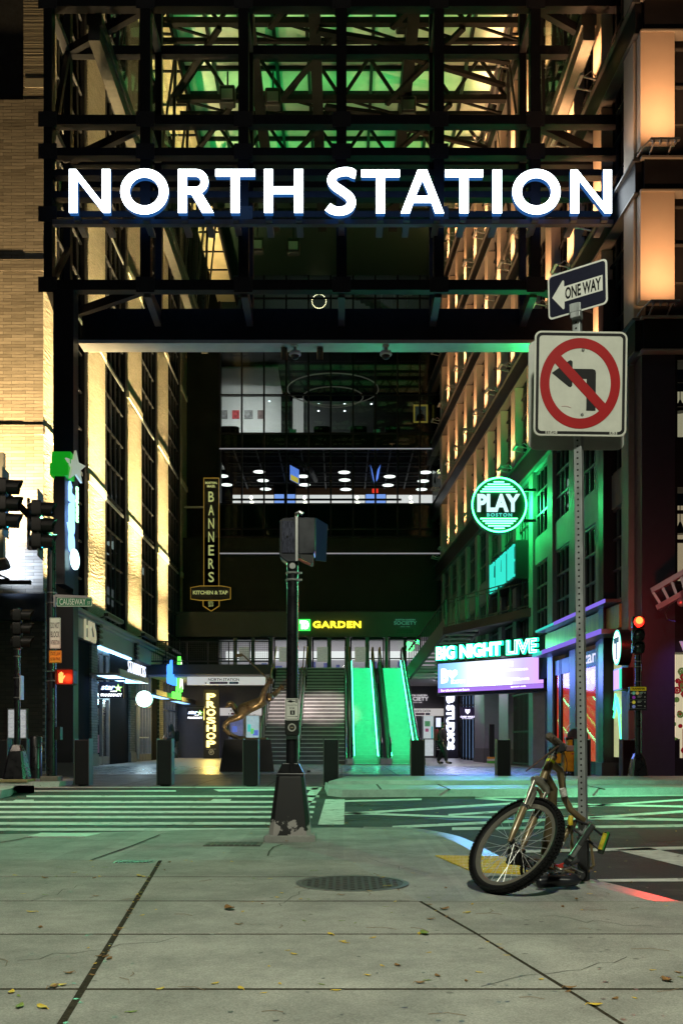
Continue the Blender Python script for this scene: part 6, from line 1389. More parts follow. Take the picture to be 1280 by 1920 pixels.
# right signal post
D = 20.7; pb = V((PX(1195, D), D, .113)); t = thing("signal_pole", "black signal post with a pyramid base near the right edge", "pole", pb)
m = MB(); cast_base(m, (pb.x, pb.y, .02), .4, .24, .52, .1); m.build("base", POLE, t, bevel=.008)
m = MB(); m.tube([pb + V((0, 0, .45)), V((pb.x, pb.y, PZ(1228, D)))], .058, 16); m.build("post", POLE, t, smooth=True)
m = MB()
for y in (1250, 1278, 1240): m.tube([(pb.x + .062 * math.cos(q * .5236), pb.y + .062 * math.sin(q * .5236), PZ(y, D)) for q in range(12)], .012, 5, closed=True)
m.build("band", STEEL, t)
rs = signal("traffic_signal", "traffic signal with a glaring red lamp at the right", P(1196, 1190, 20.6), (-.12, -1, 0), 0, (1, .012, .006), 0, .72, 7, hood=.2)
m = MB(); pl = P(1198, 1163, 20.35); m.lathe([(.01, 0), (.06, -.005), (.075, -.012)], FR(pl, (1, 0, 0), (0, 0, 1)), 20); m.build("lamp_core", glow("red_core", (1, .3, .06), 2.4), rs)
lamp('POINT', P(1206, 1160, 21.7), 80, (1, .03, .02), rs, size=.1)  # red lamp added behind the head to spread its glow on the wall
lamp('SPOT', P(1197, 1163, 20.2), 260, (1, .04, .03), rs, V((2.5, 5, 0)), .12, 60, .9)
D = 20.5; k = D / F; t = thing("bus_transfer_sign", "dark TRANSFER sign with a yellow header and round symbols on the right post", "sign", P(1195, 1310, D)); Mx = FC(1179.5, 1332, D); w_, h = 32 * k, 45 * k
m = MB(); m.prism(rrect(0, w_, 0, h, .01), Mx, .1, -.1); m.build("plate", mat("sign_slate", (.012, .012, .02), .45), t)
m = MB(); m.box(0.01, w_ - .01, h * .82, h - .01, .001, .004, Mx); m.build("header", mat("sign_yellow", (.55, .4, .01), .5, emit=(1, .75, .02), es=.12), t)
m = MB(); m.text("TRANSFER", Mx @ MX.Translation((w_ * .08, h * .86, .005)), w=w_ * .82, h=h * .085, d=.002, bold=.03); m.build("header_text", INK, t)
for i, (x, y, col) in enumerate(((.24, .72, (.1, .3, .2)), (.45, .72, (.4, .28, .08)), (.24, .54, (.2, .03, .25)), (.24, .34, (.45, .4, .04)), (.24, .16, (.15, .18, .4)))):
    m = MB(); m.prism(circ(w_ * .1, 18), Mx @ MX.Translation((x * w_, y * h, .001)), .003); m.build("symbol", mat("symbol%d" % i, col, .5, emit=col, es=.5), t)
m = MB()
for y, x0, n_ in ((.76, .57, 3), (.6, .46, 2), (.39, .46, 2), (.2, .46, 1)):
    for q in range(n_): m.box(x0 * w_, w_ * (x0 + .25 - .06 * q), h * (y - .045 * q - .012), h * (y - .045 * q + .006), .001, .004, Mx)
for y in (.74, .56, .36, .17): m.box(.87 * w_, .91 * w_, h * (y - .03), h * (y + .03), .001, .004, Mx)
m.box(.03 * w_, .95 * w_, h * .445, h * .449, .001, .004, Mx); m.box(.03 * w_, .95 * w_, h * .075, h * .079, .001, .004, Mx); m.box(.06 * w_, .11 * w_, h * .69, h * .74, .001, .004, Mx); m.box(.05 * w_, .11 * w_, h * .33, h * .355, .001, .004, Mx)
m.build("text_line", WHT, t)
# second green signal across the street, just outside the view on the right
pb = V((8.8, 14.0, .1)); t = thing("signal_pole", "signal pole standing just outside the right edge of the view", "pole", pb)
m = MB(); cast_base(m, (pb.x, pb.y, .1), .46, .27, .56, .12); m.build("base", POLE, t); m = MB(); m.tube([pb, pb + V((0, 0, 4.6))], .06, 14); m.build("post", POLE, t)
gs = signal("traffic_signal", "green traffic signal facing left outside the right edge", pb + V((-.3, 0, 4.3)), (-1, 0, 0), 2, (.06, 1, .5), 0, 1, 20)
lamp('SPOT', pb + V((-.8, 0, 3.95)), 2400, TEAL, gs, V((0, 15.2, 0)), .12, 105, .9)
# lighting rig with moving heads at the right
t = thing("lighting_truss", "metal lighting truss with stage lamps high on the right wall", "truss", (11, 22.8, 4.5)); TR = mat("truss_alu", (.3, .3, .34), .35, .7)
a, b = P(1222, 1108, 22.9), P(1330, 1045, 22.0); a2, b2 = P(1232, 1140, 22.9), P(1330, 1085, 22.0)
m = MB(); m.beam(a, b, .12); m.beam(a2, b2, .12); 
for q in range(7): m.beam(a.lerp(b, q / 6), a2.lerp(b2, (q + .5) / 6.5), .06)
m.build("lattice", TR, t)
m = MB(); m.tube([P(1255, 1136, 22.5), P(1247, 1150, 22.5), P(1250, 1162, 22.5), P(1265, 1165, 22.5)], .015, 5); m.build("cable", BLK, t)
m = MB(); c = P(1277, 1129, 22.3); m.ball(c, .1, 8); m.beam(c, c + V((0, 0, .25)), .05); m.build("lamp_head", TR, t)
lamp('SPOT', c + V((-.15, -.1, -.1)), 90, (.3, .16, 1), t, V((8.2, 23.5, 1.9)), .1, 60, 1.0)  # violet beam added to tint the podium wall
# flood lamp cluster at the left edge
c = P(8, 1058, 27); t = thing("flood_lamp", "grey round flood lamp on a bracket by the bright brick at left", "flood lamp", c)
m = MB(); m.lathe([(.05, -.2), (.14, -.16), (.17, .0), (.15, .12), (.02, .13)], MX.Translation(c) @ MX.Rotation(1.2, 4, 'Y'), 18); m.build("body", mat("flood_grey", (.12, .12, .13), .35, .4), t, smooth=True)
m = MB(); m.beam(c + V((-.5, 0, -.1)), c + V((.15, 0, -.42)), .05); m.beam(c + V((-.5, 0, -.42)), c + V((.15, 0, -.42)), .05); m.beam(c + V((-.35, 0, -.42)), c + V((-.35, 0, -.8)), .05); m.build("bracket", BLK, t)
m = MB(); m.beam(P(-20, 1092, 27), P(58, 1092, 27), .14, .1); m.box(PX(20, 27), PX(26, 27), 26.9, 26.95, PZ(1093, 27), PZ(1091, 27)); m.build("light_bar", DK, t)
c = P(-4, 950, 28.5); t = tag(MB().box(PX(-30, 28.5), PX(7, 28.5), 28.5, 28.7, PZ(1060, 28.5), PZ(848, 28.5)).build("wall_panel", mat("grey_panel", (.25, .25, .25), .6)), "plain grey upright panel at the left picture edge", "panel")
# ---------------------------------------------------------------- foreground pedestrian signal post (seen from behind)
D = 9.15; k = D / F; pb = V((PX(545, D), D, 0)); t = thing("crossing_post", "black crossing post with a peeling pyramid base in the middle foreground", "pole", pb)
m = MB(); m.box(pb.x - .235, pb.x + .235, pb.y - .2, pb.y + .2, -.02, .055); m.build("footing", CONC2, t, bevel=.015)
PEEL = mat("peeling_black_paint", (.02, .02, .022), .42, .1); n = PEEL.node_tree; bs = n.nodes["Principled BSDF"]; tc = n.nodes.new("ShaderNodeTexCoord"); nz = n.nodes.new("ShaderNodeTexNoise"); nz.inputs["Scale"].default_value = 9; nz.inputs["Detail"].default_value = 8; nz.inputs["Roughness"].default_value = .62
n.links.new(tc.outputs["Object"], nz.inputs[0]); sp = n.nodes.new("ShaderNodeSeparateXYZ"); n.links.new(tc.outputs["Object"], sp.inputs[0])
mr = n.nodes.new("ShaderNodeMapRange"); mr.inputs[1].default_value = .06; mr.inputs[2].default_value = .3; mr.inputs[3].default_value = .1; mr.inputs[4].default_value = -.12; n.links.new(sp.outputs[2], mr.inputs[0])
ad = n.nodes.new("ShaderNodeMath"); ad.operation = 'ADD'; n.links.new(nz.outputs[0], ad.inputs[0]); n.links.new(mr.outputs[0], ad.inputs[1])
gt = n.nodes.new("ShaderNodeMapRange"); gt.inputs[1].default_value = .565; gt.inputs[2].default_value = .58; n.links.new(ad.outputs[0], gt.inputs[0])
n2 = n.nodes.new("ShaderNodeTexNoise"); n2.inputs["Scale"].default_value = 5; n.links.new(tc.outputs["Object"], n2.inputs[0]); rr = n.nodes.new("ShaderNodeValToRGB"); rr.color_ramp.elements[0].color = (.012, .012, .016, 1); rr.color_ramp.elements[1].color = (.022, .02, .018, 1); n.links.new(n2.outputs[0], rr.inputs[0])
mxn = n.nodes.new("ShaderNodeMix"); mxn.data_type = 'RGBA'; n.links.new(gt.outputs[0], mxn.inputs[0]); n.links.new(rr.outputs[0], mxn.inputs[6]); mxn.inputs[7].default_value = (.38, .35, .34, 1); n.links.new(mxn.outputs[2], bs.inputs["Base Color"])
m = MB(); cast_base(m, (pb.x, pb.y, .05), .385, .25, .53, .001); m.build("base", PEEL, t, bevel=.006)
m = MB(); m.box(pb.x - .125, pb.x + .125, pb.y - .12, pb.y + .12, .582, .61); m.prism([(-.12, 0), (.12, 0), (.075, .09), (-.075, .09)], FR((pb.x, pb.y - .05, .61), (1, 0, 0), (0, 0, 1)), .1, -.1); m.build("base_cap", POLE, t, bevel=.006)
px_ = lambda y: PX(547 + (1440 - y) * .005, D); zt = PZ(1050, D)
m = MB(); m.tube([(px_(1440), D, .6), (px_(1050), D, zt)], .0545, 20); m.build("post", POLE, t, smooth=True)
m = MB()
for y in (1075, 1088): m.tube([(px_(y) + .058 * math.cos(q * .5236), D + .058 * math.sin(q * .5236), PZ(y, D)) for q in range(12)], .01, 6, closed=True); m.beam((px_(y) + .05, D - .02, PZ(y, D)), (px_(y) + .085, D - .03, PZ(y, D)), .016)
m.build("clamp", ALU, t)
m = MB(); m.cyl((px_(1064), D - .05, PZ(1063.5, D)), (px_(1064), D - .075, PZ(1063.5, D)), .028, n=20); m.build("cap", STEEL, t)
# the two signal housings
s = thing("crossing_signal", "crossing signal seen from behind with a blue hood, on top of the middle post", "pedestrian signal", (px_(1010), D, PZ(1010, D)))
SIGB = mat("signal_back", (.008, .009, .018), .35, .1, var=.3, vs=8, rv=.1)
x0, x1 = PX(524.5, D), PX(555.5, D); m = MB(); m.prism([(x0, PZ(1042, D)), (x0 + .012, PZ(1047, D)), (x0 + .07, PZ(1056, D)), (x1, PZ(1056, D)), (x1, PZ(973, D)), (x0 + .03, PZ(974.5, D)), (x0, PZ(980, D))], FR((0, D - .07, 0), (1, 0, 0), (0, 0, 1)), .24, -.24); m.build("housing", SIGB, s, bevel=.008)
m = MB(); m.box(x0 + .022, x1 - .012, D - .082, D - .072, PZ(1039.5, D), PZ(980, D)); m.build("back_plate", mat("scratched_plate", (.03, .032, .055), .3, .5, var=.35, vs=12, stretch=(8, 1, 1), rv=.12), s, bevel=.003)
m = MB(); m.cyl((PX(540, D), D - .083, PZ(1009.5, D)), (PX(540, D), D - .088, PZ(1009.5, D)), .009, n=12)
for xx, yy in ((532, 983.5), (548.5, 983), (532, 1036), (547, 1036)): m.cyl((PX(xx, D), D - .083, PZ(yy, D)), (PX(xx, D), D - .087, PZ(yy, D)), .005, n=8)
build_islands(m, "screw", INK, s)
m = MB(); m.beam((PX(557, D), D - .08, PZ(1055, D)), (PX(557, D), D - .08, PZ(972, D)), .022, .03); m.tube([(PX(556, D), D - .06, PZ(972, D)), (PX(557, D), D - .06, PZ(966, D)), (PX(562, D), D - .06, PZ(963, D)), (PX(568, D), D - .06, PZ(966, D))], .018, 8); m.build("hinge", STEEL, s)
xa, xb = PX(559, D), PX(591, D); m = MB(); m.prism([(xa, PZ(1040, D)), (xb - .01, PZ(1039, D)), (xb, PZ(1032, D)), (xb + .003, PZ(972, D)), (xa, PZ(971, D))], FR((0, D - .03, 0), (1, 0, 0), (0, 0, 1)), .25, -.25); m.build("housing", SIGB, s, bevel=.008)
m = MB(); m.prism([(PX(562, D), PZ(1040, D)), (PX(587, D), PZ(1041, D)), (PX(586.5, D), PZ(1056, D)), (PX(583, D), PZ(1057, D)), (PX(564, D), PZ(1047, D))], FR((0, D - .02, 0), (1, 0, 0), (0, 0, 1)), .18, -.18); m.build("bottom_hood", BLK, s)
m = MB(); m.tube([(PX(560, D), D - .03, PZ(1049, D)), (PX(570, D), D - .03, PZ(1055, D)), (PX(582, D), D - .03, PZ(1060, D))], .012, 6); m.build("bracket_arm", mat("rusty_bracket", (.2, .07, .05), .5), s)
VIS = mat("blue_visor", (.012, .03, .075), .4, .1)
m = MB(); m.hexa([V((xb + .004, D - .02, PZ(1051, D))), V((PX(611, D), D + .05, PZ(1051, D))), V((PX(611, D), D + .065, PZ(1051, D))), V((xb + .004, D, PZ(1051, D))), V((xb + .004, D - .02, PZ(971.5, D))), V((PX(614, D), D + .05, PZ(981.5, D))), V((PX(614, D), D + .065, PZ(981.5, D))), V((xb + .004, D, PZ(971.5, D)))])
m.hexa([V((xb + .004, D - .01, PZ(972.5, D))), V((PX(614, D), D + .06, PZ(982.5, D))), V((PX(614, D), D + .28, PZ(982.5, D))), V((xb + .004, D + .22, PZ(972.5, D))), V((xb + .004, D - .01, PZ(971.6, D))), V((PX(614, D), D + .06, PZ(981.6, D))), V((PX(614, D), D + .28, PZ(981.6, D))), V((xb + .004, D + .22, PZ(971.6, D)))])
m.build("side_visor", VIS, s)
# push button unit
p = thing("push_button_unit", "push button box with a white instruction sign on the middle crossing post", "push button", (px_(1340), D - .07, PZ(1340, D))); Dd = D - .075; kd = Dd / F
m = MB(); m.prism([(-.06, 0), (.06, 0), (.066, .03), (.066, .145), (-.066, .145), (-.066, .03)], FC(547.5, 1379, Dd), .06, -.06); m.build("body", mat("button_body", (.012, .016, .014), .35), p, bevel=.008)
m = MB(); m.box(-.05, .05, -.035, -.002, -.05, -.005, FC(547.5, 1379, Dd)); m.build("lower_bracket", mat("green_black", (.01, .03, .02), .4), p)
m = MB(); m.ring(circ(.037, 28), circ(.026, 28), FC(547.3, 1364, Dd), .012); m.build("button_ring", mat("button_grey", (.5, .5, .46), .4), p, smooth=True)
m = MB(); m.ring(circ(.026, 24), circ(.001, 24), FC(547.3, 1364, Dd), .006); m.build("button", mat("button_dark", (.06, .06, .055), .35, .4), p)
m = MB(); m.prism([(-.014, 0), (-.004, .007), (-.004, .002), (.004, .002), (.004, .007), (.014, 0), (.004, -.007), (.004, -.002), (-.004, -.002), (-.004, -.007)], FC(547.3, 1364, Dd - .007), .002); m.build("button_arrow", mat("arrow_tan", (.4, .34, .2), .5), p)
Mx = FC(534.5, 1350.5, Dd - .005); w_, h = 26.5 * kd, 41 * kd
m = MB(); m.prism(rrect(0, w_, 0, h, .016), Mx, .006, -.006); m.build("sign_plate", WHT, p)
m = MB(); m.ring(rrect(.008, w_ - .008, .008, h - .008, .01), rrect(.012, w_ - .012, .012, h - .012, .008), Mx, .001)
m.prism([(.022, .168), (.04, .163), (.058, .16), (.068, .166), (.092, .168), (.092, .174), (.068, .176), (.05, .184), (.034, .18), (.022, .176)], Mx, .001); m.box(.098, .108, .158, .186, 0, .001, Mx)
m.text("PUSH BUTTON", Mx @ MX.Translation((.02, .13, 0)), w=.09, h=.013, d=.001); m.text("FOR", Mx @ MX.Translation((.042, .1, 0)), w=.045, h=.018, d=.001, bold=.01)
m.box(.046, .088, .05, .09, 0, .001, Mx); m.box(.02, .1, .033, .036, 0, .001, Mx); m.prism([(.1, .027), (.112, .0345), (.1, .042)], Mx, .001); m.build("print", INK, p)
m = MB(); Mw = Mx @ MX.Translation((.067, .055, .0015)); m.prism(circ(.0038, 10, 0, .028), Mw, .0008); m.prism([(-.005, .023), (.004, .023), (.005, .013), (.009, 0), (.006, 0), (0, .011), (-.006, 0), (-.009, 0), (-.003, .013)], Mw, .0008); m.build("walker_symbol", WHT, p)
# street lamp behind the viewpoint that lights the near pavement
pb = V((2.6, -2.2, 0)); t = thing("street_lamp", "tall street lamp standing behind the viewpoint", "street lamp", pb)
m = MB(); m.tube([pb, pb + V((0, 0, 8.6)), pb + V((-.5, .2, 9.2)), pb + V((-1.8, .6, 9.4))], [.11, .07, .055, .045], 12); m.build("post", POLE, t, smooth=True)
hd = pb + V((-2.1, .7, 9.4)); m = MB(); m.box(hd.x - .35, hd.x + .3, hd.y - .14, hd.y + .14, hd.z - .08, hd.z + .06); m.build("lamp_head", POLE, t, bevel=.03)
m = MB(); m.box(hd.x - .28, hd.x + .2, hd.y - .1, hd.y + .1, hd.z - .1, hd.z - .085); m.build("lamp_lens", glow("street_lamp_lens", (1, .9, .68), 20), t)
lamp('SPOT', hd + V((0, 0, -.14)), 4700, (.97, 1, .78), t, V((.4, 5.2, 0)), .35, 110, .9)

# second lamp on the far left kerb, outside the view, that lights the crossing and its signs
pb = V((-10.6, 12.2, 0)); t = thing("street_lamp", "tall street lamp on the kerb outside the left edge of the view", "street lamp", pb)
m = MB(); m.tube([pb, pb + V((0, 0, 8.0)), pb + V((.4, .2, 8.5)), pb + V((1.5, .5, 8.7))], [.11, .07, .055, .045], 12); m.build("post", POLE, t, smooth=True)
hd = pb + V((1.8, .6, 8.7)); m = MB(); m.box(hd.x - .3, hd.x + .35, hd.y - .14, hd.y + .14, hd.z - .08, hd.z + .06); m.build("lamp_head", POLE, t, bevel=.03)
m = MB(); m.box(hd.x - .2, hd.x + .28, hd.y - .1, hd.y + .1, hd.z - .1, hd.z - .085); m.build("lamp_lens", bpy.data.materials["street_lamp_lens"], t)
lamp('SPOT', hd + V((0, 0, -.14)), 2000, (1, .84, .66), t, V((-5.5, 17.5, 1)), .35, 110, .9)
# ================================================================ perforated sign post with its signs
D = 6.45; k = D / F
base, top = G(1096, 1652), P(1081, 583, D); base = V((base.x, D, 0))
t = thing("sign_post", "perforated galvanised square sign post at the right foreground", "sign post", base)
ax = (top - base).normalized(); ang = math.radians(31); ux = V((math.cos(ang), -math.sin(ang), 0)); ux = (ux - ax * ux.dot(ax)).normalized(); uy = ax.cross(ux)
s = .0255; H = (top - base).length
PM = MX(((ux.x, uy.x, ax.x, base.x), (ux.y, uy.y, ax.y, base.y), (ux.z, uy.z, ax.z, base.z), (0, 0, 0, 1)))
GALV = mat("post_galvanised", (.36, .38, .39), .5, .55, var=.3, vs=18, rv=.12, stretch=(1, 1, .25))
m = MB(); m.prism(rrect(-s, s, -s, s, .004, 3), PM, H); m.build("post", GALV, t)
m = MB(); q = .1
while q < H - .03:
    for dx, dy in ((0, -1), (-1, 0)):
        c = PM @ V((dx * s, dy * s, q)); nn = PM.to_3x3() @ V((dx, dy, 0)); m.cyl(c - nn * .004, c + nn * .0012, .0068, n=10)
    q += .0254 * 1.5
o = m.build("perforation", mat("hole_dark", (.012, .012, .012), .8), t); o["kind"] = "stuff"
m = MB(); m.prism(rrect(-s - .006, s + .006, -s - .006, s + .006, .003, 2), PM, .28); m.build("anchor_sleeve", mat("sleeve_dark", (.03, .03, .032), .6, .3, var=.4, vs=12), t)
# no left turn sign
def sign_plate(mb, w_, h, Mx, r=.045, d=.004): mb.prism(rrect(0, w_, 0, h, r, 6), Mx, d, -d)
SGN = mat("sign_sheet", (.5, .5, .45), .5, var=.1, vs=7, rv=.08, spec=.25); SRED = mat("sign_red", (.3, .004, .006), .55, var=.12, vs=5, spec=.2)
Ds = 6.36; ks = Ds / F; t = thing("turn_ban_sign", "square white no left turn sign with a red ring on the sign post", "sign", P(1083, 720, Ds))
bl, br, tl = P(999, 816.5, Ds), P(1173, 819, Ds), P(992, 619.5, Ds); u = br - bl; v = tl - bl; w_, h = u.length, v.length
Mx = FR(bl, u, (v - u.normalized() * v.dot(u.normalized()))); h = (v - u.normalized() * v.dot(u.normalized())).length
m = MB(); sign_plate(m, w_, h, Mx); m.build("plate", SGN, t, bevel=.0015)
m = MB(); m.ring(rrect(.012, w_ - .012, .012, h - .012, .035, 6), rrect(.03, w_ - .03, .03, h - .03, .022, 6), Mx, .0012)
cx, cy = w_ * .495, h * .502; R0 = h * .445 * .985; sc = .92
# arrow: shaft up then left with a head
ar_ = [(.042, -.176), (.102, -.176), (.102, .07), (.096, .088), (.08, .094), (-.05, .094), (-.05, .14), (-.062, .15), (-.075, .145), (-.183, .065), (-.075, -.022), (-.06, -.026), (-.05, -.015), (-.05, .029), (.042, .029)]
m.prism([(cx + x * 1.0 * w_ / .6, cy + y * w_ / .6) for x, y in ar_], Mx, .0012)
m.build("black_print", INK, t)
ell = lambda a, b: [(cx + a * math.cos(q * math.pi / 36), cy + b * math.sin(q * math.pi / 36)) for q in range(72)]
m = MB(); m.ring(ell(w_ * .432, h * .432), ell(w_ * .33, h * .335), Mx, .0022); aa = math.radians(137); dx_, dy_ = math.cos(aa), math.sin(aa)
hw = w_ * .052; e1 = (cx + dx_ * w_ * .37, cy + dy_ * h * .37); e2 = (cx - dx_ * w_ * .37, cy - dy_ * h * .37); px_, py_ = -dy_ * hw, dx_ * hw
m.prism([(e1[0] + px_, e1[1] + py_), (e2[0] + px_, e2[1] + py_), (e2[0] - px_, e2[1] - py_), (e1[0] - px_, e1[1] - py_)], Mx, .0026); m.build("red_ring", SRED, t)
m = MB(); m.box(w_ * .13, w_ * .255, .011, .031, .0013, .0018, Mx); m.box(w_ * .82, w_ * .9, .011, .031, .0013, .0018, Mx); m.build("code_patch", SGN, t)
m = MB(); m.text("BT-PD", Mx @ MX.Translation((w_ * .14, .013, .0018)), w=w_ * .105, h=.015, d=.0006, bold=.02); m.text("R-5", Mx @ MX.Translation((w_ * .83, .013, .0018)), w=w_ * .06, h=.015, d=.0006, bold=.02); m.build("code_text", INK, t)
m = MB()
for y in (.205, .82): m.lathe([(.009, 0), (.009, .004), (.004, .007), (.001, .007)], Mx @ MX.Translation((w_ * .52, h * y, .001)), 12)
m.build("bolt", STEEL, t)
m = MB(); m.tube([Mx @ V((w_ * .3, h * .28, .0016)), Mx @ V((w_ * .35, h * .285, .0016)), Mx @ V((w_ * .4, h * .27, .0016))], .0016, 4); m.build("scratch", mat("pink_scuff", (.5, .3, .3), .6), t)
# plate mounted behind it, seen from the back
Db = 6.6; t = thing("blank_sign_plate", "bare grey back of a second sign showing behind the no left turn sign", "sign", P(1080, 740, Db))
kb = Db / F; Mx = FC(990, 844, Db); m = MB(); sign_plate(m, 179 * kb, 205 * kb, Mx, .05); m.build("plate", mat("sign_back", (.32, .32, .3), .5, .3, var=.12, vs=4), t)
# one way sign
t = thing("one_way_sign", "tilted dark ONE WAY arrow sign on top of the sign post", "sign", P(1080, 545, 6.4))
TL, TR, BR, BL = P(1022.5, 520.5, 6.55), P(1134, 484, 6.3), P(1138, 570, 6.3), P(1027.5, 601, 6.55)
u = ((TR - TL) + (BR - BL)) / 2; v = ((TL - BL) + (TR - BR)) / 2; w_ = u.length; un = u.normalized(); v2 = v - un * v.dot(un); h = v2.length; Mx = FR(BL, u, v2)
# a sheared parallelogram plate is a rectangle seen at an angle; keep it rectangular
m = MB(); sign_plate(m, w_, h, Mx, .03); m.build("plate", WHT, t, bevel=.001)
m = MB(); m.prism(rrect(.012, w_ - .012, .012, h - .012, .022, 5), Mx, .001, .0005); m.build("black_field", mat("sign_navy_black", (.012, .013, .03), .42), t)
m = MB(); ah = h * .5; m.prism([(w_ * .075, ah - h * .02), (w_ * .255, ah + h * .295), (w_ * .275, ah + h * .30), (w_ * .285, ah + h * .27), (w_ * .285, ah + h * .155), (w_ * .925, ah + h * .155), (w_ * .925, ah - h * .185), (w_ * .285, ah - h * .185), (w_ * .285, ah - h * .32), (w_ * .275, ah - h * .35), (w_ * .255, ah - h * .34)], Mx, .001, .0016); m.build("arrow", WHT, t)
m = MB(); m.text("ONE WAY", Mx @ MX.Translation((w_ * .3, ah - h * .15, .0027)), w=w_ * .6, h=h * .27, d=.0008, bold=.03); m.build("lettering", INK, t)
m = MB(); c = P(1080, 588, 6.42); m.box(-.032, .032, -.034, .03, -.034, .034, FR(c, ux, ax)); m.box(-.036, -.02, .0, .055, -.036, .036, FR(c, uy, ax)); m.box(-.03, .02, .02, .06, .018, .03, FR(c, ux, ax)); m.build("bracket", GALV, t, bevel=.003)
# ================================================================ stripped mountain bike locked to the post
BR_ = mat("bike_bronze_paint", (.2, .145, .075), .35, .3, var=.2, vs=9, coat=.3); TYR = mat("tyre_rubber", (.006, .006, .0065), .65, spec=.3, var=.3, vs=40, bump=.2, bs=120)
RIM = mat("rim_alloy", (.36, .34, .29), .3, .65); SPK = mat("spoke_steel", (.6, .6, .58), .35, .35); BK = mat("bike_black", (.014, .014, .016), .45, var=.3, vs=20)
Q = P
bk = thing("bicycle", "stripped bronze mountain bike without its rear wheel slumped against the sign post", "bicycle", (1.1, 6.1, 0))
th = math.radians(48.3); cu, su = math.cos(th), math.sin(th)
Wc = V((PX(966, 6.0), 6.0, PZ(1583, 6.0) - .004)); U = V((cu, 0, su)); W2 = V((-.452 * su, .892, .452 * cu)); N = U.cross(W2).normalized(); W2 = N.cross(U)
wp = lambda r, a, o=0.0: Wc + (U * math.cos(a) + W2 * math.sin(a)) * r + N * o
RT = .307
m = MB(); m.tube([wp(RT, q * math.pi / 40) for q in range(80)], .022, 12, closed=True); ty = m.build("tyre", TYR, bk, smooth=True)
m = MB()
for q in range(84):
    a = q * 2 * math.pi / 84
    for o, da in ((-.014, 0), (.014, .5), (-.024, .5), (.024, 0)):
        aa = a + da * 2 * math.pi / 84; c = wp(RT + (.022 if abs(o) < .02 else .017), aa, o); rd = (wp(1, aa) - wp(0, aa)); tg = N.cross(rd)
        m.box(-.0085, .0085, -.0075, .0075, -.004, .0065, MX(((tg.x, N.x, rd.x, c.x), (tg.y, N.y, rd.y, c.y), (tg.z, N.z, rd.z, c.z), (0, 0, 0, 1))))
o = m.build("tread", TYR, ty); o["kind"] = "stuff"
m = MB(); n = 80; pr = [(.284, -.012), (.29, -.013), (.29, .013), (.284, .012), (.264, .008), (.262, 0), (.264, -.008)]
vs = [wp(r, q * 2 * math.pi / n, o) for q in range(n) for r, o in pr]; L = len(pr)
m.add(vs, [(q * L + i, q * L + (i + 1) % L, ((q + 1) % n) * L + (i + 1) % L, ((q + 1) % n) * L + i) for q in range(n) for i in range(L)]); m.build("rim", RIM, bk, smooth=True)
m = MB()
for q in range(32):
    sd = 1 if q % 2 else -1; a = q * 2 * math.pi / 32; a2 = a + (.9 if (q // 2) % 2 else -.9); m.tube([wp(.019, a2, sd * .03), wp(.264, a, 0)], .0015, 5)
o = m.build("spokes", SPK, bk)
m = MB(); m.cyl(wp(0, 0, -.045), wp(0, 0, .045), .013, n=14); m.cyl(wp(0, 0, -.032), wp(0, 0, -.027), .021, n=18); m.cyl(wp(0, 0, .027), wp(0, 0, .032), .021, n=18); m.cyl(wp(0, 0, -.066), wp(0, 0, -.05), .008, n=10); m.cyl(wp(0, 0, .05), wp(0, 0, .066), .008, n=10); m.build("hub", BK, bk, smooth=True)
m = MB(); a0 = math.radians(195)
for r in (.06, .075): pass
m.build("hub_disc", BK, bk) if False else None
# fork: crown on the steering axis in the wheel plane
SA = (P(1057, 1398, 6.36) - Wc); SA = (SA - N * SA.dot(N)); axl = SA.normalized(); crown = Wc + axl * .43; htb = Wc + axl * .475; htt = Wc + axl * .655
for sd in (-1, 1):
    e0 = Wc + N * sd * .056; e1 = e0 + axl * .22; e2 = crown + N * sd * .062; m = MB(); m.tube([e0 - axl * .012, e0 + axl * .02, e0 + axl * .06, e1, e1 + axl * .02], [.012, .016, .021, .024, .022], 14)
    lg = m.build("fork_leg", BR_, bk, smooth=True)
    m = MB(); m.tube([e1 + axl * .02, e2 + axl * .01], .0155, 12); m.build("stanchion", mat("stanchion%d" % sd, (.4, .38, .33), .25, .8), lg, smooth=True)
    m = MB(); m.tube([e1 + axl * .012, e1 + axl * .032], .0235, 12); m.build("wiper_seal", BK, lg)
    if sd: 
        f = axl.cross(N); m = MB(); c0 = e1 + axl * .03 ; m.tube([c0, c0 + f * .03, c0 + f * .035 + axl * .13], .009, 8); m.tube([c0 + f * .028 - N * sd * .02, c0 + f * .028 - N * sd * .02 + axl * .11], .007, 8); m.cyl(c0 - N * sd * .005, c0 - N * sd * .03, .013, n=12); m.build("brake_arm", RIM, lg, smooth=True)
f = axl.cross(N)
m = MB(); m.tube([Wc + axl * .25 + N * .05] + [Wc + axl * (.36 + .045 * math.sin(q * math.pi / 8)) + N * .05 * math.cos(q * math.pi / 8) for q in range(9)] + [Wc + axl * .25 - N * .05], .012, 10); m.build("fork_arch", BR_, bk, smooth=True)
m = MB(); m.tube([crown + N * .075, crown + N * .05 + axl * .018, crown + axl * .028, crown - N * .05 + axl * .018, crown - N * .075], [.02, .026, .028, .026, .02], 14); m.build("fork_crown", RIM, bk, smooth=True)
m = MB(); m.tube([htb, htt], [.0285, .027], 18); ht = m.build("head_tube", BR_, bk, smooth=True)
m = MB(); m.tube([htb - axl * .008, htb + axl * .004], .031, 18); m.tube([htt - axl * .004, htt + axl * .012], .03, 18); m.build("headset", BK, bk, smooth=True)
m = MB(); b_ = htt - axl * .035; m.tube([b_ - f * .0 - N * .0 + axl * .006, b_ - axl * .012], .0283, 18); m.build("head_badge", mat("badge_yellow", (.5, .55, .02), .5, emit=(.5, .6, .02), es=.05), ht)
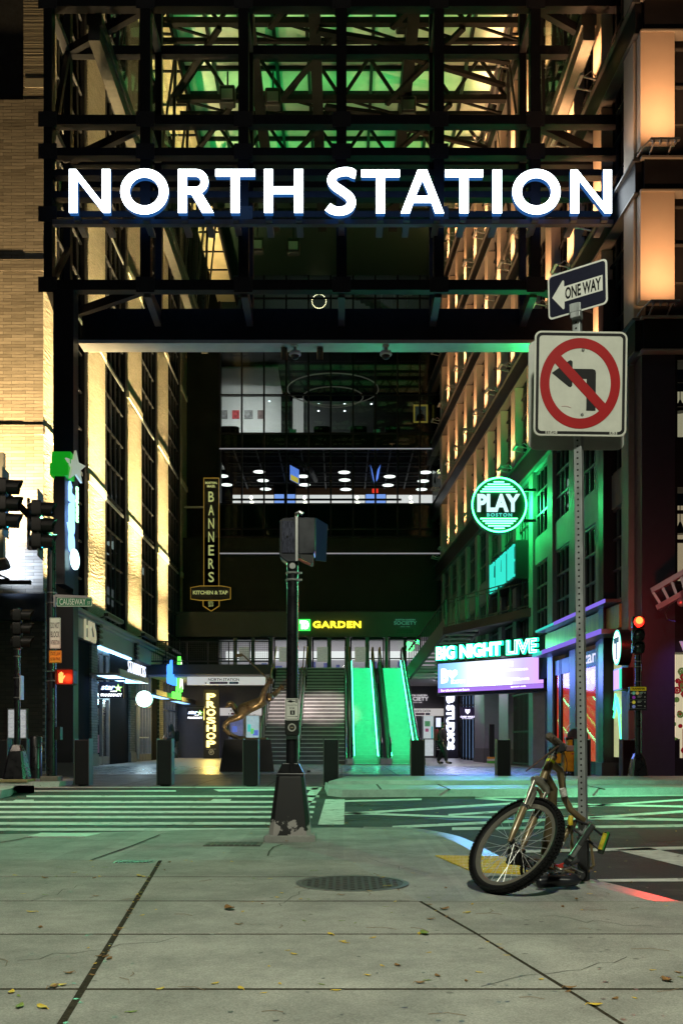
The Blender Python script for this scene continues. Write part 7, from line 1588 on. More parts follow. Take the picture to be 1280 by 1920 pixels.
stem0 = htt + axl * .02; stem1 = htt + axl * .045 + V((-.03, -.03, .01)); m = MB(); m.tube([stem0 - axl * .01, stem0 + axl * .035], .021, 14); m.tube([stem0 + axl * .015, stem1], .018, 12); m.build("stem", BK, bk, smooth=True)
gA, gB = P(1056, 1401, 6.2), P(1027, 1379, 6.02); m = MB(); m.tube([stem1 + V((.05, .1, 0)), stem1, gA], .0125, 12); m.build("handlebar", BK, bk, smooth=True)
GRIP = mat("worn_grip", (.13, .1, .075), .9, var=.5, vs=60, bump=1.0, bs=90)
m = MB(); L = 14; m.tube([gA.lerp(gB, q / L) for q in range(L + 1)], [.021 + .0022 * (q % 2) + .003 * (q / L) for q in range(L)] + [.014], 14); m.build("grip", GRIP, bk)
m = MB(); m.tube([P(1046, 1399, 6.1), P(1040, 1403, 6.06), P(1020, 1419, 5.98), P(1000, 1435, 5.93), P(985, 1446, 5.9)], [.006, .0055, .005, .0045, .004], 8); m.build("brake_lever", mat("lever_brown", (.12, .07, .05), .4, .4), bk, smooth=True)
m = MB(); m.box(-.03, .035, -.02, .02, -.02, .025, FR(P(1046, 1403, 6.12), (1, .2, .3), (-.3, 0, 1))); m.tube([P(1052, 1400, 6.15), P(1049, 1406, 6.12), P(1051, 1411, 6.13)], .008, 8); m.build("shifter", BK, bk, bevel=.005)
m = MB(); m.tube([P(1060, 1396, 6.25), P(1058, 1375, 6.25), P(1064, 1362, 6.28), P(1070, 1357, 6.3)], .0022, 5); m.tube([P(1086, 1454, 6.4), P(1078, 1463, 6.38), P(1072, 1464, 6.36)], .0022, 5); m.build("cable", mat("cable_grey", (.4, .35, .4), .4), bk)
# frame tubes
J1 = htb + axl * .05; J2 = htt - axl * .035; BBp = P(1018, 1628, 6.28)
seat_top = P(1070, 1546, 6.36); seat_bot = P(1036, 1607, 6.30)
m = MB(); m.tube([J2, P(1049, 1445, 6.32), P(1053, 1470, 6.34), P(1058, 1498, 6.35), P(1068, 1517, 6.36), P(1082, 1530, 6.38), P(1093, 1538, 6.4)], [.024, .024, .023, .022, .022, .021, .021], 14); m.build("top_tube", BR_, bk, smooth=True)
m = MB(); m.tube([J1, P(1036, 1480, 6.3), P(1031, 1540, 6.3), P(1024, 1590, 6.29), BBp], [.026, .031, .033, .033, .031], 16); m.build("down_tube", mat("bike_bronze_dark", (.12, .09, .045), .4, .4, var=.3, vs=10), bk, smooth=True)
m = MB(); m.tube([seat_top + (seat_top - seat_bot) * .1, seat_top, seat_bot, seat_bot.lerp(BBp, .7)], .0195, 14); st = m.build("seat_tube", BR_, bk, smooth=True)
m = MB(); c = seat_bot.lerp(seat_top, .4); m.tube([c, c + (seat_top - seat_bot) * .08], .0202, 14); m.build("decal", WHT, st)
m = MB(); m.tube([P(1053, 1478, 6.315), P(1057, 1492, 6.325)], .0225, 12); m.build("decal", mat("decal_white", (.6, .58, .55), .5, var=.6, vs=60), bk)
m = MB(); m.cyl(BBp + V((-.03, -.05, 0)), BBp + V((.03, .05, 0)), .024, n=16); m.build("bottom_bracket", BK, bk)
for a, b, c in ((P(1082, 1533, 6.42), P(1071, 1560, 6.40), P(1071, 1602, 6.36)), (P(1096, 1548, 6.5), P(1107, 1585, 6.52), P(1112, 1622, 6.5))):
    m = MB(); pts = [a, b, c] + ([P(1107, 1628, 6.46)] if c.x > 1.6 else [P(1070, 1612, 6.34)]); m.tube(pts, .0095, 10); m.build("seat_stay", BR_, bk, smooth=True)
m = MB(); m.tube([BBp, P(1050, 1630, 6.33), P(1085, 1640, 6.4), P(1103, 1633, 6.45)], .011, 8); m.build("chain_stay", BR_, bk, smooth=True)
for pts in ([P(1044, 1402, 6.12), P(1030, 1425, 6.1), P(1026, 1455, 6.18), P(1022, 1478, 6.2)], [P(1052, 1402, 6.15), P(1062, 1430, 6.25), P(1058, 1470, 6.3), P(1062, 1510, 6.32)], [P(1071, 1545, 6.3), P(1054, 1552, 6.28), P(1046, 1570, 6.27), P(1040, 1600, 6.27)]):
    m = MB(); m.tube(smooth_line(pts, 4), .003, 6); m.build("cable", BK, bk)
m = MB(); pc = smooth_line([P(1000, 1611, 6.19), P(1030, 1616, 6.23), P(1060, 1628, 6.3), P(1084, 1634, 6.32), P(1086, 1646, 6.32), P(1050, 1648, 6.27), P(1004, 1648, 6.2)], 8)
m.tube(pc, [.0055 if q % 2 else .0035 for q in range(len(pc))], 6); m.build("chain", mat("chain_rust", (.12, .08, .05), .5, .6), bk)
# crank, chainring, pedals, derailleur
crn = (N * .6 + V((0, -.7, .1))).normalized(); Mc = FR(P(1000, 1630, 6.2), crn.orthogonal(), crn.cross(crn.orthogonal()))
m = MB()
for rr, z in ((.085, 0), (.062, -.01)):
    m.ring([((rr + (.004 if q % 2 else 0)) * math.cos(q * math.pi / 36), (rr + (.004 if q % 2 else 0)) * math.sin(q * math.pi / 36)) for q in range(72)], [(rr * .8 * math.cos(q * math.pi / 36), rr * .8 * math.sin(q * math.pi / 36)) for q in range(72)], Mc, .003, z)
for q in range(5): m.beam(Mc @ V((0, 0, 0)), Mc @ V((.075 * math.cos(q * 1.257), .075 * math.sin(q * 1.257), 0)), .016, .006)
m.build("chainring", BK, bk)
m = MB(); m.tube([Mc @ V((0, 0, .01)), P(985, 1612, 6.14), P(976, 1606, 6.1)], [.014, .011, .012], 10); m.build("crank", mat("crank_black", (.03, .03, .03), .35, .5), bk, smooth=True)
m = MB(); c = P(966, 1606, 6.12); Mp = FR(c, (1, .3, -.1), (.1, -.2, 1)); m.box(-.05, .05, -.045, .045, -.014, .014, Mp); m.box(-.055, .055, -.05, -.035, -.018, .018, Mp); m.box(-.055, .055, .035, .05, -.018, .018, Mp)
for q in range(5): m.box(-.05 + q * .022, -.044 + q * .022, -.05, .05, -.02, .02, Mp)
m.build("pedal", BK, bk, bevel=.003)
m = MB(); m.tube([P(1030, 1640, 6.3), P(1048, 1634, 6.3), P(1062, 1640, 6.32), P(1060, 1650, 6.3), P(1040, 1648, 6.28)], .009, 8); m.cyl(P(1056, 1641, 6.26), P(1056, 1641, 6.3), .028, n=14); m.cyl(P(1086, 1640, 6.3), P(1086, 1640, 6.36), .035, n=14); m.tube([P(1068, 1620, 6.33), P(1083, 1615, 6.35), P(1092, 1632, 6.36), P(1085, 1650, 6.34)], .014, 8); m.build("derailleur", BK, bk, smooth=True)
m = MB(); m.tube([P(1040, 1632, 6.24), P(1048, 1622, 6.22), P(1058, 1618, 6.24)], .006, 6); m.box(-.03, .03, -.012, .012, -.006, .006, FR(P(1046, 1624, 6.22), (1, .2, .1), (0, 0, 1))); m.build("red_cable_end", mat("bike_red", (.45, .03, .02), .5), bk)
m = MB(); m.tube([P(1040, 1626, 6.2), P(1052, 1631, 6.18), P(1061, 1642, 6.2), P(1066, 1650, 6.2)], .008, 8); m.box(-.035, .03, -.01, .012, -.02, .02, FR(P(1051, 1634, 6.2), (1, .1, -.5), (.4, 0, 1))); m.build("brake_bridge", RIM, bk, smooth=True)
# saddle lying on the pavement with its silver post
sA, sB = P(1066, 1612, 6.2), P(1111, 1547, 6.12)
m = MB(); m.tube([sA, sA.lerp(sB, .45)], .0165, 16); m.build("seat_post", STEEL, bk, smooth=True)
m = MB(); m.tube([sA.lerp(sB, .44), sA.lerp(sB, .7), sB], [.0175, .0185, .019], 16); m.build("post_sleeve", mat("post_grey_black", (.07, .07, .075), .4, .4, var=.2, vs=12), bk, smooth=True)
m = MB(); m.tube([sA - (sB - sA) * .12, sA], .021, 14); m.tube([sA.lerp(sB, .05), sA.lerp(sB, .12)], .022, 14); m.build("post_clamp", BK, bk, smooth=True)
# saddle: a lofted body, nose to the left, lying tilted on its side
m = MB(); secs = []
a, b = V((PX(1004, 6.05), 6.05, .045)), V((PX(1090, 6.05), 6.12, .055))
pr = [(.0, .012, .012), (.03, .03, .030), (.1, .036, .036), (.3, .040, .037), (.5, .05, .036), (.7, .075, .036), (.9, .085, .034), (1.0, .06, .02)]
for u_, wy, wz in pr:
    c = a.lerp(b, u_); secs.append([c + V((0, wy * math.cos(q * math.pi / 8), max(-c.z + .003, wz * math.sin(q * math.pi / 8) * (1 if math.sin(q * math.pi / 8) > 0 else 1.1)))) for q in range(16)])
vs = [p for s_ in secs for p in s_]; fs = [(i * 16 + q, i * 16 + (q + 1) % 16, (i + 1) * 16 + (q + 1) % 16, (i + 1) * 16 + q) for i in range(len(secs) - 1) for q in range(16)] + [tuple(range(16))[::-1], tuple(len(vs) - 16 + q for q in range(16))]
m.add(vs, fs); m.build("saddle", mat("saddle_vinyl", (.012, .013, .018), .3, var=.1, vs=10), bk, smooth=True, ang=70)
m = MB(); m.tube([P(1022, 1637, 6.08), P(1040, 1632, 6.1), P(1066, 1640, 6.12), P(1088, 1643, 6.12)], .004, 6); m.tube([P(1050, 1632, 6.14), P(1070, 1626, 6.18), P(1092, 1636, 6.2)], .004, 6); m.build("saddle_rail", STEEL, bk)
# U lock through frame and post
lk = thing("bike_lock", "black U lock with a yellow and green crossbar holding the bike to the post", "lock", P(1120, 1580, 6.2))
c0, c1 = P(1138, 1560, 6.18), P(1124, 1601, 6.18); m = MB(); m.tube([c0, c0.lerp(c1, .03), c0.lerp(c1, .97), c1], [.014, .021, .021, .017], 14); cb = m.build("crossbar", mat("lock_black", (.02, .025, .02), .4), lk, smooth=True)
m = MB(); dlt = V((-.012, -.012, 0)); m.tube([c0.lerp(c1, .05) + dlt, c0.lerp(c1, .78) + dlt], .016, 12); m.build("yellow_sleeve", mat("lock_yellow", (.5, .38, .02), .5, var=.5, vs=25), cb, smooth=True)
m = MB(); dlt = V((0, -.018, .0)); m.tube([c0.lerp(c1, -.01) + dlt, c0.lerp(c1, .8) + dlt], .009, 10); m.build("green_stripe", mat("lock_green", (.03, .25, .03), .5), cb, smooth=True)
m = MB(); m.tube([P(1127, 1565, 6.2), P(1112, 1553, 6.26), P(1098, 1545, 6.34), P(1078, 1538, 6.36), P(1068, 1545, 6.32), P(1076, 1555, 6.26), P(1098, 1573, 6.24), P(1122, 1592, 6.2)], .0085, 10); m.build("shackle", BK, lk, smooth=True)
m = MB(); m.tube([P(1069.5, 1531, 6.31), P(1068, 1538, 6.3), P(1069, 1547, 6.3)], [.016, .017, .015], 12); m.build("shackle_sleeve", mat("sleeve_yellow", (.6, .42, .02), .5, var=.3, vs=30), lk, smooth=True)
# ================================================================ statue on its plinth
Dp = 29.6; x0, x1, xt0, xt1 = PX(411, Dp), PX(514, Dp), PX(420, Dp), PX(507, Dp); zt = PZ(1386, Dp)
m = MB(); m.hexa([V((x0, Dp, -.02)), V((x1, Dp, -.02)), V((x1 - .1, Dp + 1.5, -.02)), V((x0 + .1, Dp + 1.5, -.02)), V((xt0, Dp + .12, zt)), V((xt1, Dp + .12, zt)), V((xt1 - .1, Dp + 1.3, zt)), V((xt0 + .1, Dp + 1.3, zt))])
pl = tag(m.build("plinth", mat("polished_black_granite", (.012, .012, .014), .18, 0, spec=.6), bevel=.01), "polished black tapering granite plinth under the bronze figure", "plinth")
Ds = 30.2; Zs = lambda x, y, dy=0.0: P(400 + x / 7.68, 1200 + y / 7.68, Ds + dy)
stt = thing("bronze_statue", "bronze statue of a hockey player diving through the air with a raised stick", "statue", (PX(450, Ds), Ds, zt))
BRZ = mat("bronze", (.3, .205, .1), .36, .6, var=.4, vs=14, bump=.25, bs=40, rv=.1)
J = [(Zs(430, 1000), .17), (Zs(520, 965), .155), (Zs(610, 930), .165), (Zs(700, 890), .17), (Zs(760, 862), .085), (Zs(778, 848), .07),      # 0 hips .. 5 neck
     (Zs(705, 850, -.2), .095), (Zs(725, 760, -.22), .075), (Zs(770, 670, -.2), .06), (Zs(800, 615, -.18), .06),                              # 6-9 near arm
     (Zs(770, 880, .2), .095), (Zs(860, 800, .24), .072), (Zs(920, 745, .25), .062), (Zs(950, 712, .25), .07),                               # 10-13 far arm
     (Zs(420, 1050, -.16), .135), (Zs(400, 1095, -.18), .1), (Zs(300, 1130, -.16), .085), (Zs(215, 1165, -.14), .06), (Zs(190, 1195, -.14), .055), (Zs(165, 1215, -.14), .05),   # 14-19 near leg
     (Zs(395, 1010, .17), .13), (Zs(345, 1045, .2), .095), (Zs(300, 965, .2), .08), (Zs(262, 895, .2), .06), (Zs(225, 915, .2), .06), (Zs(190, 938, .2), .05)]       # 20-25 far leg
E_ = [(0, 1), (1, 2), (2, 3), (3, 4), (4, 5), (3, 6), (6, 7), (7, 8), (8, 9), (3, 10), (10, 11), (11, 12), (12, 13), (0, 14), (14, 15), (15, 16), (16, 17), (17, 18), (18, 19), (0, 20), (20, 21), (21, 22), (22, 23), (23, 24), (24, 25)]
skin_figure("body", J, E_, BRZ, stt)
hc = Zs(812, 828, -.02); m = MB(); m.ball(hc, .115, 10, (1.05, .9, 1.1)); m.ball(hc + V((.06, -.09, -.02)), .03, 6, (.8, 1, 1)); m.ball(hc + V((.1, -.05, -.045)), .022, 6); m.ball(hc + V((-.02, -.1, .01)), .025, 6); m.build("head", BRZ, stt, smooth=True)
m = MB(); rg = random.Random(6)
for q in range(40):
    a, b = rg.uniform(0, 6.28), rg.uniform(.1, 1.5); m.ball(hc + V((.115 * math.cos(a) * math.sin(b) - .03, .1 * math.sin(a) * math.sin(b), .12 * math.cos(b))), .03, 4)
m.build("hair", BRZ, stt, smooth=True)
for c, d in ((Zs(805, 608, -.18), V((.25, 0, .4))), (Zs(960, 700, .25), V((.3, 0, .35)))):
    d = d.normalized(); m = MB(); m.ball(c, .075, 8, (1, .8, 1)); sd = d.cross(V((0, 1, 0)))
    for q in range(4): a = c + sd * (-.055 + q * .036) + d * .05; m.tube([a, a + d * .07 + V((0, -.02, 0)), a + d * .075 + V((0, -.075, 0)), a + d * .03 + V((0, -.1, 0))], [.022, .022, .02, .015], 8)
    a = c - sd * .07; m.tube([a, a - sd * .03 + d * .05, a - sd * .01 + d * .09], [.022, .021, .016], 8); m.tube([c - d * .17, c - d * .06], [.075, .085], 12); m.build("glove", BRZ, stt, smooth=True)
m = MB(); m.tube([Zs(870, 578, -.2), Zs(800, 600, -.2), Zs(760, 535, -.2), Zs(600, 385, -.2), Zs(440, 226, -.2), Zs(415, 213, -.2)], .022, 8); b0_ = Zs(418, 213, -.2); m.beam(b0_, Zs(320, 232, -.2), .03, .1); m.build("hockey_stick", mat("stick_bronze", (.2, .15, .08), .5, .5), stt)
m = MB(); m.beam(Zs(815, 548, -.2), Zs(870, 578, -.2), .05); m.build("stick_end", STEEL, stt)
for a, b, dy in (((150, 1232), (225, 1195), -.14), ((180, 955), (262, 925), .2)):
    m = MB(); p, q = Zs(*a, dy), Zs(*b, dy); m.beam(p + V((-.02, 0, -.03)), q + V((-.02, 0, -.03)), .012, .05); m.beam(p, q, .05, .05); m.build("skate", BRZ, stt)
m = MB(); rg = random.Random(9); path = [Zs(185, 1190, -.14), Zs(160, 1225), Zs(175, 1290), Zs(225, 1345), Zs(290, 1385), Zs(370, 1408), Zs(470, 1412)]
m.tube(path, [.05, .06, .065, .075, .07, .06, .04], 10)
for q in range(46): u_ = rg.uniform(0, 5.99); i = int(u_); c = path[i].lerp(path[i + 1], u_ - i) + V((rg.uniform(-.05, .05), rg.uniform(-.07, .07), rg.uniform(-.04, .05))); m.ball(c, rg.uniform(.02, .045), 4)
m.build("ice_spray", BRZ, stt, smooth=True)
m = MB(); m.box(PX(448, 30), PX(500, 30), 29.9, 30.5, zt, zt + .05); m.build("base_slab", BRZ, stt)
m = MB(); m.box(-1.0, -.9, 28.9, 29.0, -.01, .06); stl = m.build("spot_fixture", BLK, stt)
lamp('SPOT', (PX(440, 27.6), 27.9, .4), 150, (1, .84, .55), stt, (PX(460, 30.2), 30.2, 1.9), .08, 60, .8)
# ================================================================ two people
def person(label, base, facing, hgt, coat, legs, skin_c, hood, bag=None, stride=.0, phone=False):
    t = thing("person", label, "person", base); s = hgt / 1.75; f = V(facing).normalized(); r = V((0, 0, 1)).cross(f) * -1
    pt = lambda a, b, c: base + r * a * s + f * b * s + V((0, 0, c * s))
    st = stride
    J = [(pt(0, 0, .95), .135 * s), (pt(0, .01, 1.12), .13 * s), (pt(0, .0, 1.32), .15 * s), (pt(0, .01, 1.46), .075 * s), (pt(0, .03, 1.53), .055 * s)]
    E2 = [(0, 1), (1, 2), (2, 3), (3, 4)]
    for sd in (-1, 1):
        i = len(J); fw = st * sd
        J += [(pt(.1 * sd, .0, .86), .09 * s), (pt(.1 * sd, .06 + fw * .5, .5), .065 * s), (pt(.1 * sd, fw - .02, .1), .045 * s), (pt(.1 * sd, fw + .05, .05), .045 * s), (pt(.1 * sd, fw + .17, .04), .035 * s)]
        E2 += [(0, i), (i, i + 1), (i + 1, i + 2), (i + 2, i + 3), (i + 3, i + 4)]
    for sd in (-1, 1):
        i = len(J)
        J += [(pt(.19 * sd, 0, 1.4), .062 * s), (pt(.25 * sd, -.02 - (fw if not phone else 0) * .2 * sd, 1.13), .05 * s), (pt((.1 if phone else .24) * sd, .25 if phone else .1, 1.1 if phone else .9), .037 * s), (pt((.06 if phone else .24) * sd, .31 if phone else .12, 1.14 if phone else .82), .03 * s)]
        E2 += [(2, i), (i, i + 1), (i + 1, i + 2), (i + 2, i + 3)]
        for q in range(5):
            b = J[i + 3][0]; dd = (J[i + 3][0] - J[i + 2][0]).normalized(); kk = len(J); sp = r * ((q - 2) * .016 * s); ln = (.05, .075, .08, .075, .06)[q] * s
            J += [(b + sp + dd * .03 * s, .009 * s), (b + sp * 1.2 + dd * (.03 * s + ln), .007 * s)]; E2 += [(i + 3, kk), (kk, kk + 1)]
    b = skin_figure("body", J, E2, mat("skin_" + coat[0], skin_c, .6), t)
    h = pt(0, .05, 1.64); m = MB(); m.ball(h, .095 * s, 10, (.85, .95, 1.2)); m.ball(h + f * .095 * s + V((0, 0, -.01)), .018 * s, 6); m.ball(h + r * .08 * s, .022 * s, 6); m.ball(h - r * .08 * s, .022 * s, 6); m.ball(h + f * .07 * s + V((0, 0, -.06 * s)), .03 * s, 6, (1.2, 1, .5)); hd = m.build("head", bpy.data.materials["skin_" + coat[0]], t, smooth=True)
    CM = mat("coat_" + coat[0], coat[1], .85, var=.2, vs=8); LM = mat("trousers_" + coat[0], legs, .85, var=.2, vs=8)
    g = lambda q, k_=1.18, ad=.012: (J[q][0], J[q][1] * k_ + ad * s)
    jj = [g(0, 1.2), g(1, 1.2), g(2, 1.12), (J[3][0], .085 * s)]; ee = [(0, 1), (1, 2), (2, 3)]
    for a0 in [x for x in range(len(J)) if False]: pass
    arm0 = [i for i in range(15, len(J)) if abs((J[i][0] - base).z - 1.4 * s) < 1e-4]
    for i in arm0: q = len(jj); jj += [g(i), g(i + 1), (J[i + 2][0], .046 * s)]; ee += [(2, q), (q, q + 1), (q + 1, q + 2)]
    skin_figure("jacket", jj, ee, CM, t)
    jl = [(J[0][0] + V((0, 0, -.02)), .14 * s)]; el = []
    for i in (5, 10): q = len(jl); jl += [g(i), g(i + 1), (J[i + 2][0], .06 * s)]; el += [(0, q), (q, q + 1), (q + 1, q + 2)]
    skin_figure("trousers", jl, el, LM, t)
    m = MB()
    for i in (5, 10): m.tube([J[i + 2][0] + V((0, 0, -.0)), J[i + 3][0] + V((0, 0, .0)), J[i + 4][0] + f * .05 * s], [.055 * s, .052 * s, .04 * s], 10)
    m.build("shoes", BLK, t, smooth=True)
    m = MB()
    if hood: m.lathe([(.001, .14), (.07, .125), (.115, .07), (.13, 0), (.125, -.07), (.13, -.13), (.15, -.2)], MX.Translation(h - f * .025 * s), 18); m.build("hood", CM, hd, smooth=True)
    else: m.ball(h + V((0, 0, .025 * s)) - f * .012, .103 * s, 8, (.9, .97, 1.1)); m.build("hair", mat("hair_" + coat[0], (.02, .015, .012), .7), hd, smooth=True)
    if bag:
        m = MB(); c = pt(0, -.24, 1.22); m.box(-.15 * s, .15 * s, -.1 * s, .09 * s, -.24 * s, .24 * s, FR(c, r, f)); m.box(-.16 * s, .16 * s, -.23 * s, .24 * s, -.09 * s, .1 * s, FR(c, r, (0, 0, 1))); 
        tag(m.build("backpack", mat("bag_" + coat[0], bag, .7), None, bevel=.04), "rounded backpack worn by the person with the " + coat[0], "backpack")
    if phone:
        m = MB(); m.box(-.035, .035, -.07, .07, -.005, .005, FR(pt(.0, .38, 1.19), r, f * -.5 + V((0, 0, 1)))); tag(m.build("phone", mat("phone_lit", (.1, .1, .1), .3, emit=(.9, .85, .8), es=.6)), "lit phone held by the hooded person at left", "phone")
    return t
person("person in a grey hooded jacket looking at a phone by the left shops", V((PX(322, 44), 44, 0)), (-.9, -.35, 0), 1.62, ("grey hood", (.07, .07, .075)), (.02, .02, .024), (.35, .2, .14), True, (.012, .012, .014), 0.02, True)
person("person in dark clothes walking past the lower right door", V((PX(829, 40), 40, 0)), (.9, -.4, 0), 1.66, ("dark coat", (.04, .025, .03)), (.03, .028, .035), (.3, .18, .13), False, (.35, .03, .05), .22, False)
# ================================================================ janitor cart behind the bike
Dc = 24.5; p0 = V((PX(1062, Dc), Dc, 0)); t = thing("cleaning_cart", "cleaning cart with yellow bags standing before the red shop windows", "cart", p0); YB = mat("yellow_vinyl", (.6, .36, .01), .5, var=.25, vs=6, bump=.3, bs=20)
m = MB(); m.box(PX(1054, Dc), PX(1073, Dc), Dc - .2, Dc + .2, .16, .66); m.build("yellow_bag", YB, t, bevel=.03)
m = MB(); m.box(PX(1039, Dc), PX(1050, Dc), Dc - .1, Dc + .25, .36, .64); m.build("side_bag", YB, t, bevel=.02)
m = MB(); m.box(PX(1061, Dc), PX(1070, Dc), Dc - .15, Dc + .1, .79, .96); m.build("top_pouch", YB, t, bevel=.02)
m = MB(); m.box(PX(1058, Dc), PX(1073, Dc), Dc - .22, Dc + .2, .66, .8); m.build("grey_bin", mat("bin_grey", (.35, .32, .3), .6), t, bevel=.02)
m = MB(); m.box(PX(1038, Dc), PX(1060, Dc), Dc - .15, Dc + .2, .64, .78); m.box(PX(1058, Dc), PX(1071, Dc), Dc - .15, Dc + .1, .93, 1.0); m.build("tray", BLK, t, bevel=.01)
for px in (1056, 1062.5, 1069): m = MB(); m.cyl((PX(px, Dc), Dc - .13, .06), (PX(px, Dc), Dc - .09, .06), .06, n=14); m.beam((PX(px, Dc), Dc - .11, .06), (PX(px, Dc), Dc - .11, .17), .03); m.build("wheel", BLK, t)
m = MB(); m.box(PX(1067, Dc), PX(1071, Dc), Dc - .212, Dc - .2, .58, .61); m.build("label_tag", mat("tag_red", (.5, .04, .03), .5), t)
# dark wheeled bin beyond the cart
pb = V((PX(1082, 25.6), 25.6, 0)); t = thing("litter_bin", "dark round topped bin partly behind the sign post", "bin", pb); m = MB(); m.lathe([(.22, 0), (.25, .85), (.26, .9)], MX.Translation(pb), 20); m.build("body", BLK, t, smooth=True); m = MB(); m.lathe([(.27, .9), (.26, 1.1), (.18, 1.22), (.01, 1.26)], MX.Translation(pb), 20); m.build("lid", DK2, t, smooth=True)
# small striped post behind the right bollard
pb = V((PX(921, 41), 41, 0)); t = thing("striped_stand", "dark stand with a white orange and green striped foot beside the entrance pillar", "stand", pb); m = MB(); m.box(pb.x - .1, pb.x + .1, 40.9, 41.1, .25, 1.6); m.build("body", BLK, t)
for i, (z0, z1, c) in enumerate(((.0, .1, (.1, .5, .05)), (.1, .18, (.7, .65, .6)), (.18, .26, (.75, .3, .03)))): m = MB(); m.box(pb.x - .17, pb.x + .17, 40.85, 41.15, z0, z1); m.build("stripe", mat("stand_stripe%d" % i, c, .5), t)
# ================================================================ covers, tactile paving, leaves, glossy specks
CI = mat("cast_iron", (.075, .07, .065), .5, .3, var=.4, vs=14)
c = G(660, 1656.5); rx = 1.0 * (765 - 553) / 2 * c.y / F; ry = rx
t = thing("manhole_cover", "round cast iron manhole cover in the middle of the sidewalk", "manhole cover", (c.x, c.y, 0)); Mx = MX.Translation(c)
m = MB(); m.ring(circ(rx, 48), circ(rx * .9, 48), Mx, .006, -.001); m.build("frame_ring", mat("worn_iron", (.2, .19, .18), .4, .6), t)
m = MB(); m.ring(circ(rx * .895, 48), circ(.001, 48), Mx, .004, -.001); m.build("cover", CI, t)
m = MB(); g_ = rx * .8; st = .045; n_ = int(g_ / st)
for i in range(-n_, n_ + 1):
    for j in range(-n_, n_ + 1):
        if (i * i + j * j) ** .5 * st < g_ and (i + j) % 2 == 0: m.box(c.x + i * st - .013, c.x + i * st + .013, c.y + j * st - .013, c.y + j * st + .013, .003, .008)
m.build("stud_pattern", CI, t)["kind"] = "stuff"
def cover(px0, px1, y0, y1, name, label, nm):
    a, b, d = G(px0, y1), G(px1, y1), G((px0 + px1) / 2, y0); t = thing(name, label, "cover", ((a.x + b.x) / 2, a.y, 0)); m = MB(); m.box(a.x, b.x, a.y, d.y, -.01, .004); m.build("frame", mat("frame_" + nm, (.14, .13, .12), .5, .5), t)
    m = MB(); w_ = (b.x - a.x); n = 9
    for q in range(n): m.box(a.x + .02 + q * (w_ - .04) / n, a.x + .02 + (q + .7) * (w_ - .04) / n, a.y + .02, d.y - .02, .003, .008)
    m.build("rib", CI, t)
cover(381, 488, 1579.5, 1586, "utility_cover", "rusty rectangular utility cover beside the crossing post base", "a")
cover(210, 288, 1614, 1619, "utility_cover", "small rectangular utility cover left of the long paving joint", "b")
a, b, d, e = G(50, 1569), G(160, 1569), G(190, 1563), G(78, 1562); m = MB(); m.hexa([V((p.x, p.y, z)) for z in (-.02, .004) for p in (a, b, d, e)]); tag(m.build("pale_utility_lid", mat("pale_lid", (.5, .5, .46), .6, var=.1)), "pale concrete utility lid at the near end of the crosswalk", "cover")
# tactile plate
q = [G(815, 1604), G(884, 1634), G(1000, 1640), G(944, 1606)]
u = (q[3] - q[0]); v = (q[1] - q[0]); t = thing("tactile_paving", "yellow tactile paving plate with raised domes by the kerb ramp", "tactile paving", q[0]); TY = mat("tactile_yellow", (.6, .4, .005), .45, var=.2, vs=8, spec=.4)
m = MB(); m.hexa([V((p.x, p.y, z)) for z in (-.02, .003) for p in q]); m.build("plate", TY, t)
m = MB(); nu, nv = 20, 10
for i in range(nu):
    for j in range(nv):
        p = q[0] + u * ((i + .5) / nu) + v * ((j + .5) / nv) + (q[2] - q[3] - v) * ((i + .5) / nu) * ((j + .5) / nv); m.lathe([(.016, .002), (.014, .006), (.008, .0085)], MX.Translation((p.x, p.y, 0)), 8)
m.build("dome", mat("tactile_dome", (.6, .42, .01), .4, spec=.4), t)["kind"] = "stuff"
# fallen leaves
LY = mat("leaf_yellow", (.68, .47, .04), .6, var=.3, vs=40); LB = mat("leaf_brown", (.25, .13, .04), .7, var=.4, vs=40); LG = mat("leaf_green", (.2, .26, .04), .6, var=.3, vs=40)
def leaf_mesh(nm, mt, w_, l_, curl):
    m = MB(); n = 7; vs = []
    for i in range(n):
        u_ = i / (n - 1); wd = w_ * math.sin(math.pi * min(1, u_ * .9 + .08)) ** .8; z = curl * (u_ - .5) ** 2 * 4
        for s_ in (-1, 0, 1): vs.append(V(((u_ - .5) * l_, s_ * wd / 2, .004 + z + abs(s_) * curl * .35)))
    fs = [(i * 3 + k_, i * 3 + k_ + 1, i * 3 + k_ + 4, i * 3 + k_ + 3) for i in range(n - 1) for k_ in (0, 1)]; m.add(vs, fs); m.tube([V((l_ / 2, 0, .004 + curl)), V((l_ * .62, .003, .003))], .0012, 4)
    o = m.build(nm, mt); return o
src = [leaf_mesh("fallen_leaf", LY, .02, .042, .003), leaf_mesh("fallen_leaf", LB, .026, .045, .006), leaf_mesh("fallen_leaf", LG, .017, .04, .002)]
LAB = ["small yellow fallen leaf lying on the pavement", "curled brown fallen leaf lying on the pavement", "greenish fallen leaf lying on the pavement"]; GRP = ["yellow fallen leaves", "brown fallen leaves", "greenish fallen leaves"]
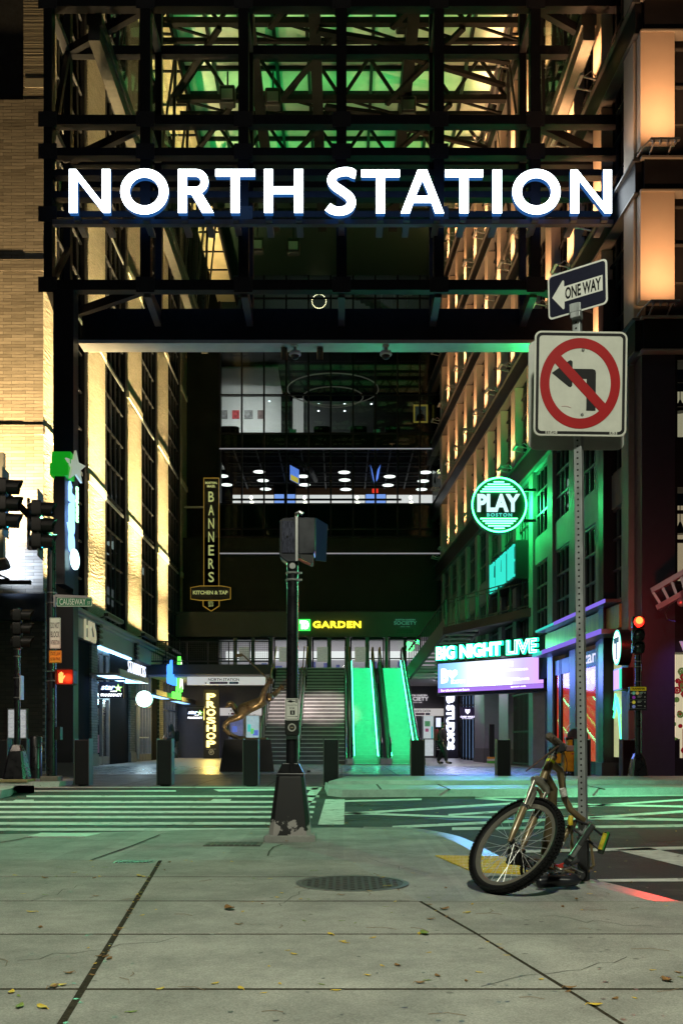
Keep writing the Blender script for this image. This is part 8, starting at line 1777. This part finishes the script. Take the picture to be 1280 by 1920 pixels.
spots = [(430, 1707, 1, 2.2), (38, 1890, 2, 1.6), (80, 1892, 0, 1.5), (112, 1850, 0, 1.3), (100, 1853, 1, 1.1), (60, 1712, 0, 1.4), (22, 1863, 0, 1.2), (247, 1900, 2, 1.0), (300, 1857, 0, 1.0), (76, 1741, 1, .9), (447, 1735, 1, .9), (452, 1856, 0, 1.1), (570, 1728, 2, .8), (620, 1754, 0, 1.3), (641, 1767, 0, .9), (795, 1753, 2, 2.4), (786, 1753, 0, 1.2), (832, 1707, 1, 1.5), (1114, 1887, 0, 1.3), (1068, 1855, 1, 1.1), (722, 1702, 2, .8), (875, 1713, 0, 1.2), (262, 1644, 0, 1.6), (270, 1646, 0, 1.3), (280, 1645, 2, 1.1), (30, 1643, 0, 1.1), (84, 1648, 1, 1.2), (195, 1628, 2, 1.2), (435, 1617, 0, 1), (318, 1618, 1, .9), (590, 1634, 2, 1.3), (727, 1663, 0, 1.3), (740, 1692, 0, .8), (505, 1551, 1, 1.3), (125, 1555, 0, 1), (820, 1832, 1, .8), (130, 1827, 1, 1), (1250, 1841, 1, 1.4), (640, 1680, 1, 1.0), (205, 1800, 1, .9)]
rg = random.Random(11); first = [True] * 3
rnd = [(rg.uniform(0, 1280), 1545 + (rg.random() ** 1.5) * 340, rg.choice((0, 0, 1, 2)), rg.uniform(.5, 1.0)) for _ in range(110)] + [(rg.uniform(0, 1280), rg.uniform(1478, 1545), rg.choice((0, 0, 1)), rg.uniform(.7, 1.3)) for _ in range(40)]
for f_ in range(46):      # leaves caught in the two wide joints
    Dj = rg.uniform(3.2, 7.5); sd = rg.random() < .62; x = (jA(Dj) if sd else jB(Dj)) + rg.uniform(-.02, .02); rnd.append(((x / Dj) * F + CX, HZ + HC * F / Dj, rg.choice((0, 1, 1)), rg.uniform(.35, .7)))
for px, py, kd, sc in spots + rnd:
    p = G(px, py)
    if p.y > 10.2: p.z = -.01
    o = src[kd] if first[kd] else src[kd].copy()
    if not first[kd]: COL.objects.link(o)
    first[kd] = False; o.location = p + V((0, 0, .002)); o.rotation_euler = (0, 0, rg.uniform(0, 6.28)); o.scale = (sc * .95, sc * .95, sc * .95); tag(o, LAB[kd], "leaf", GRP[kd])
# flat glossy gum specks
m = MB(); rg = random.Random(21)
for q in range(150):
    px, py = rg.uniform(-20, 1300), 1600 + rg.random() ** 1.2 * 320; c = G(px, py); r = rg.uniform(.004, .011); n = 9; a0 = rg.uniform(0, 6)
    m.add([c + V((r * math.cos(a0 + i * 2 * math.pi / n) * rg.uniform(.8, 1.2), r * math.sin(a0 + i * 2 * math.pi / n) * rg.uniform(.8, 1.2), .0042)) for i in range(n)], [tuple(range(n))])
o = m.build("gum_specks", mat("gum_gloss", (.07, .07, .07), .42, spec=.6)); o["kind"] = "stuff"
m = MB()
for q in range(26):
    c = G(rg.uniform(0, 1280), 1640 + rg.random() * 270); a = rg.uniform(0, 3.1); d = V((math.cos(a), math.sin(a), 0)) * rg.uniform(.03, .08); m.tube([c - d + V((0, 0, .006)), c + V((d.y * .3, -d.x * .3, .008)), c + d + V((0, 0, .006))], .0012, 4)
o = m.build("twigs", mat("twig_brown", (.25, .17, .1), .8)); o["kind"] = "stuff"
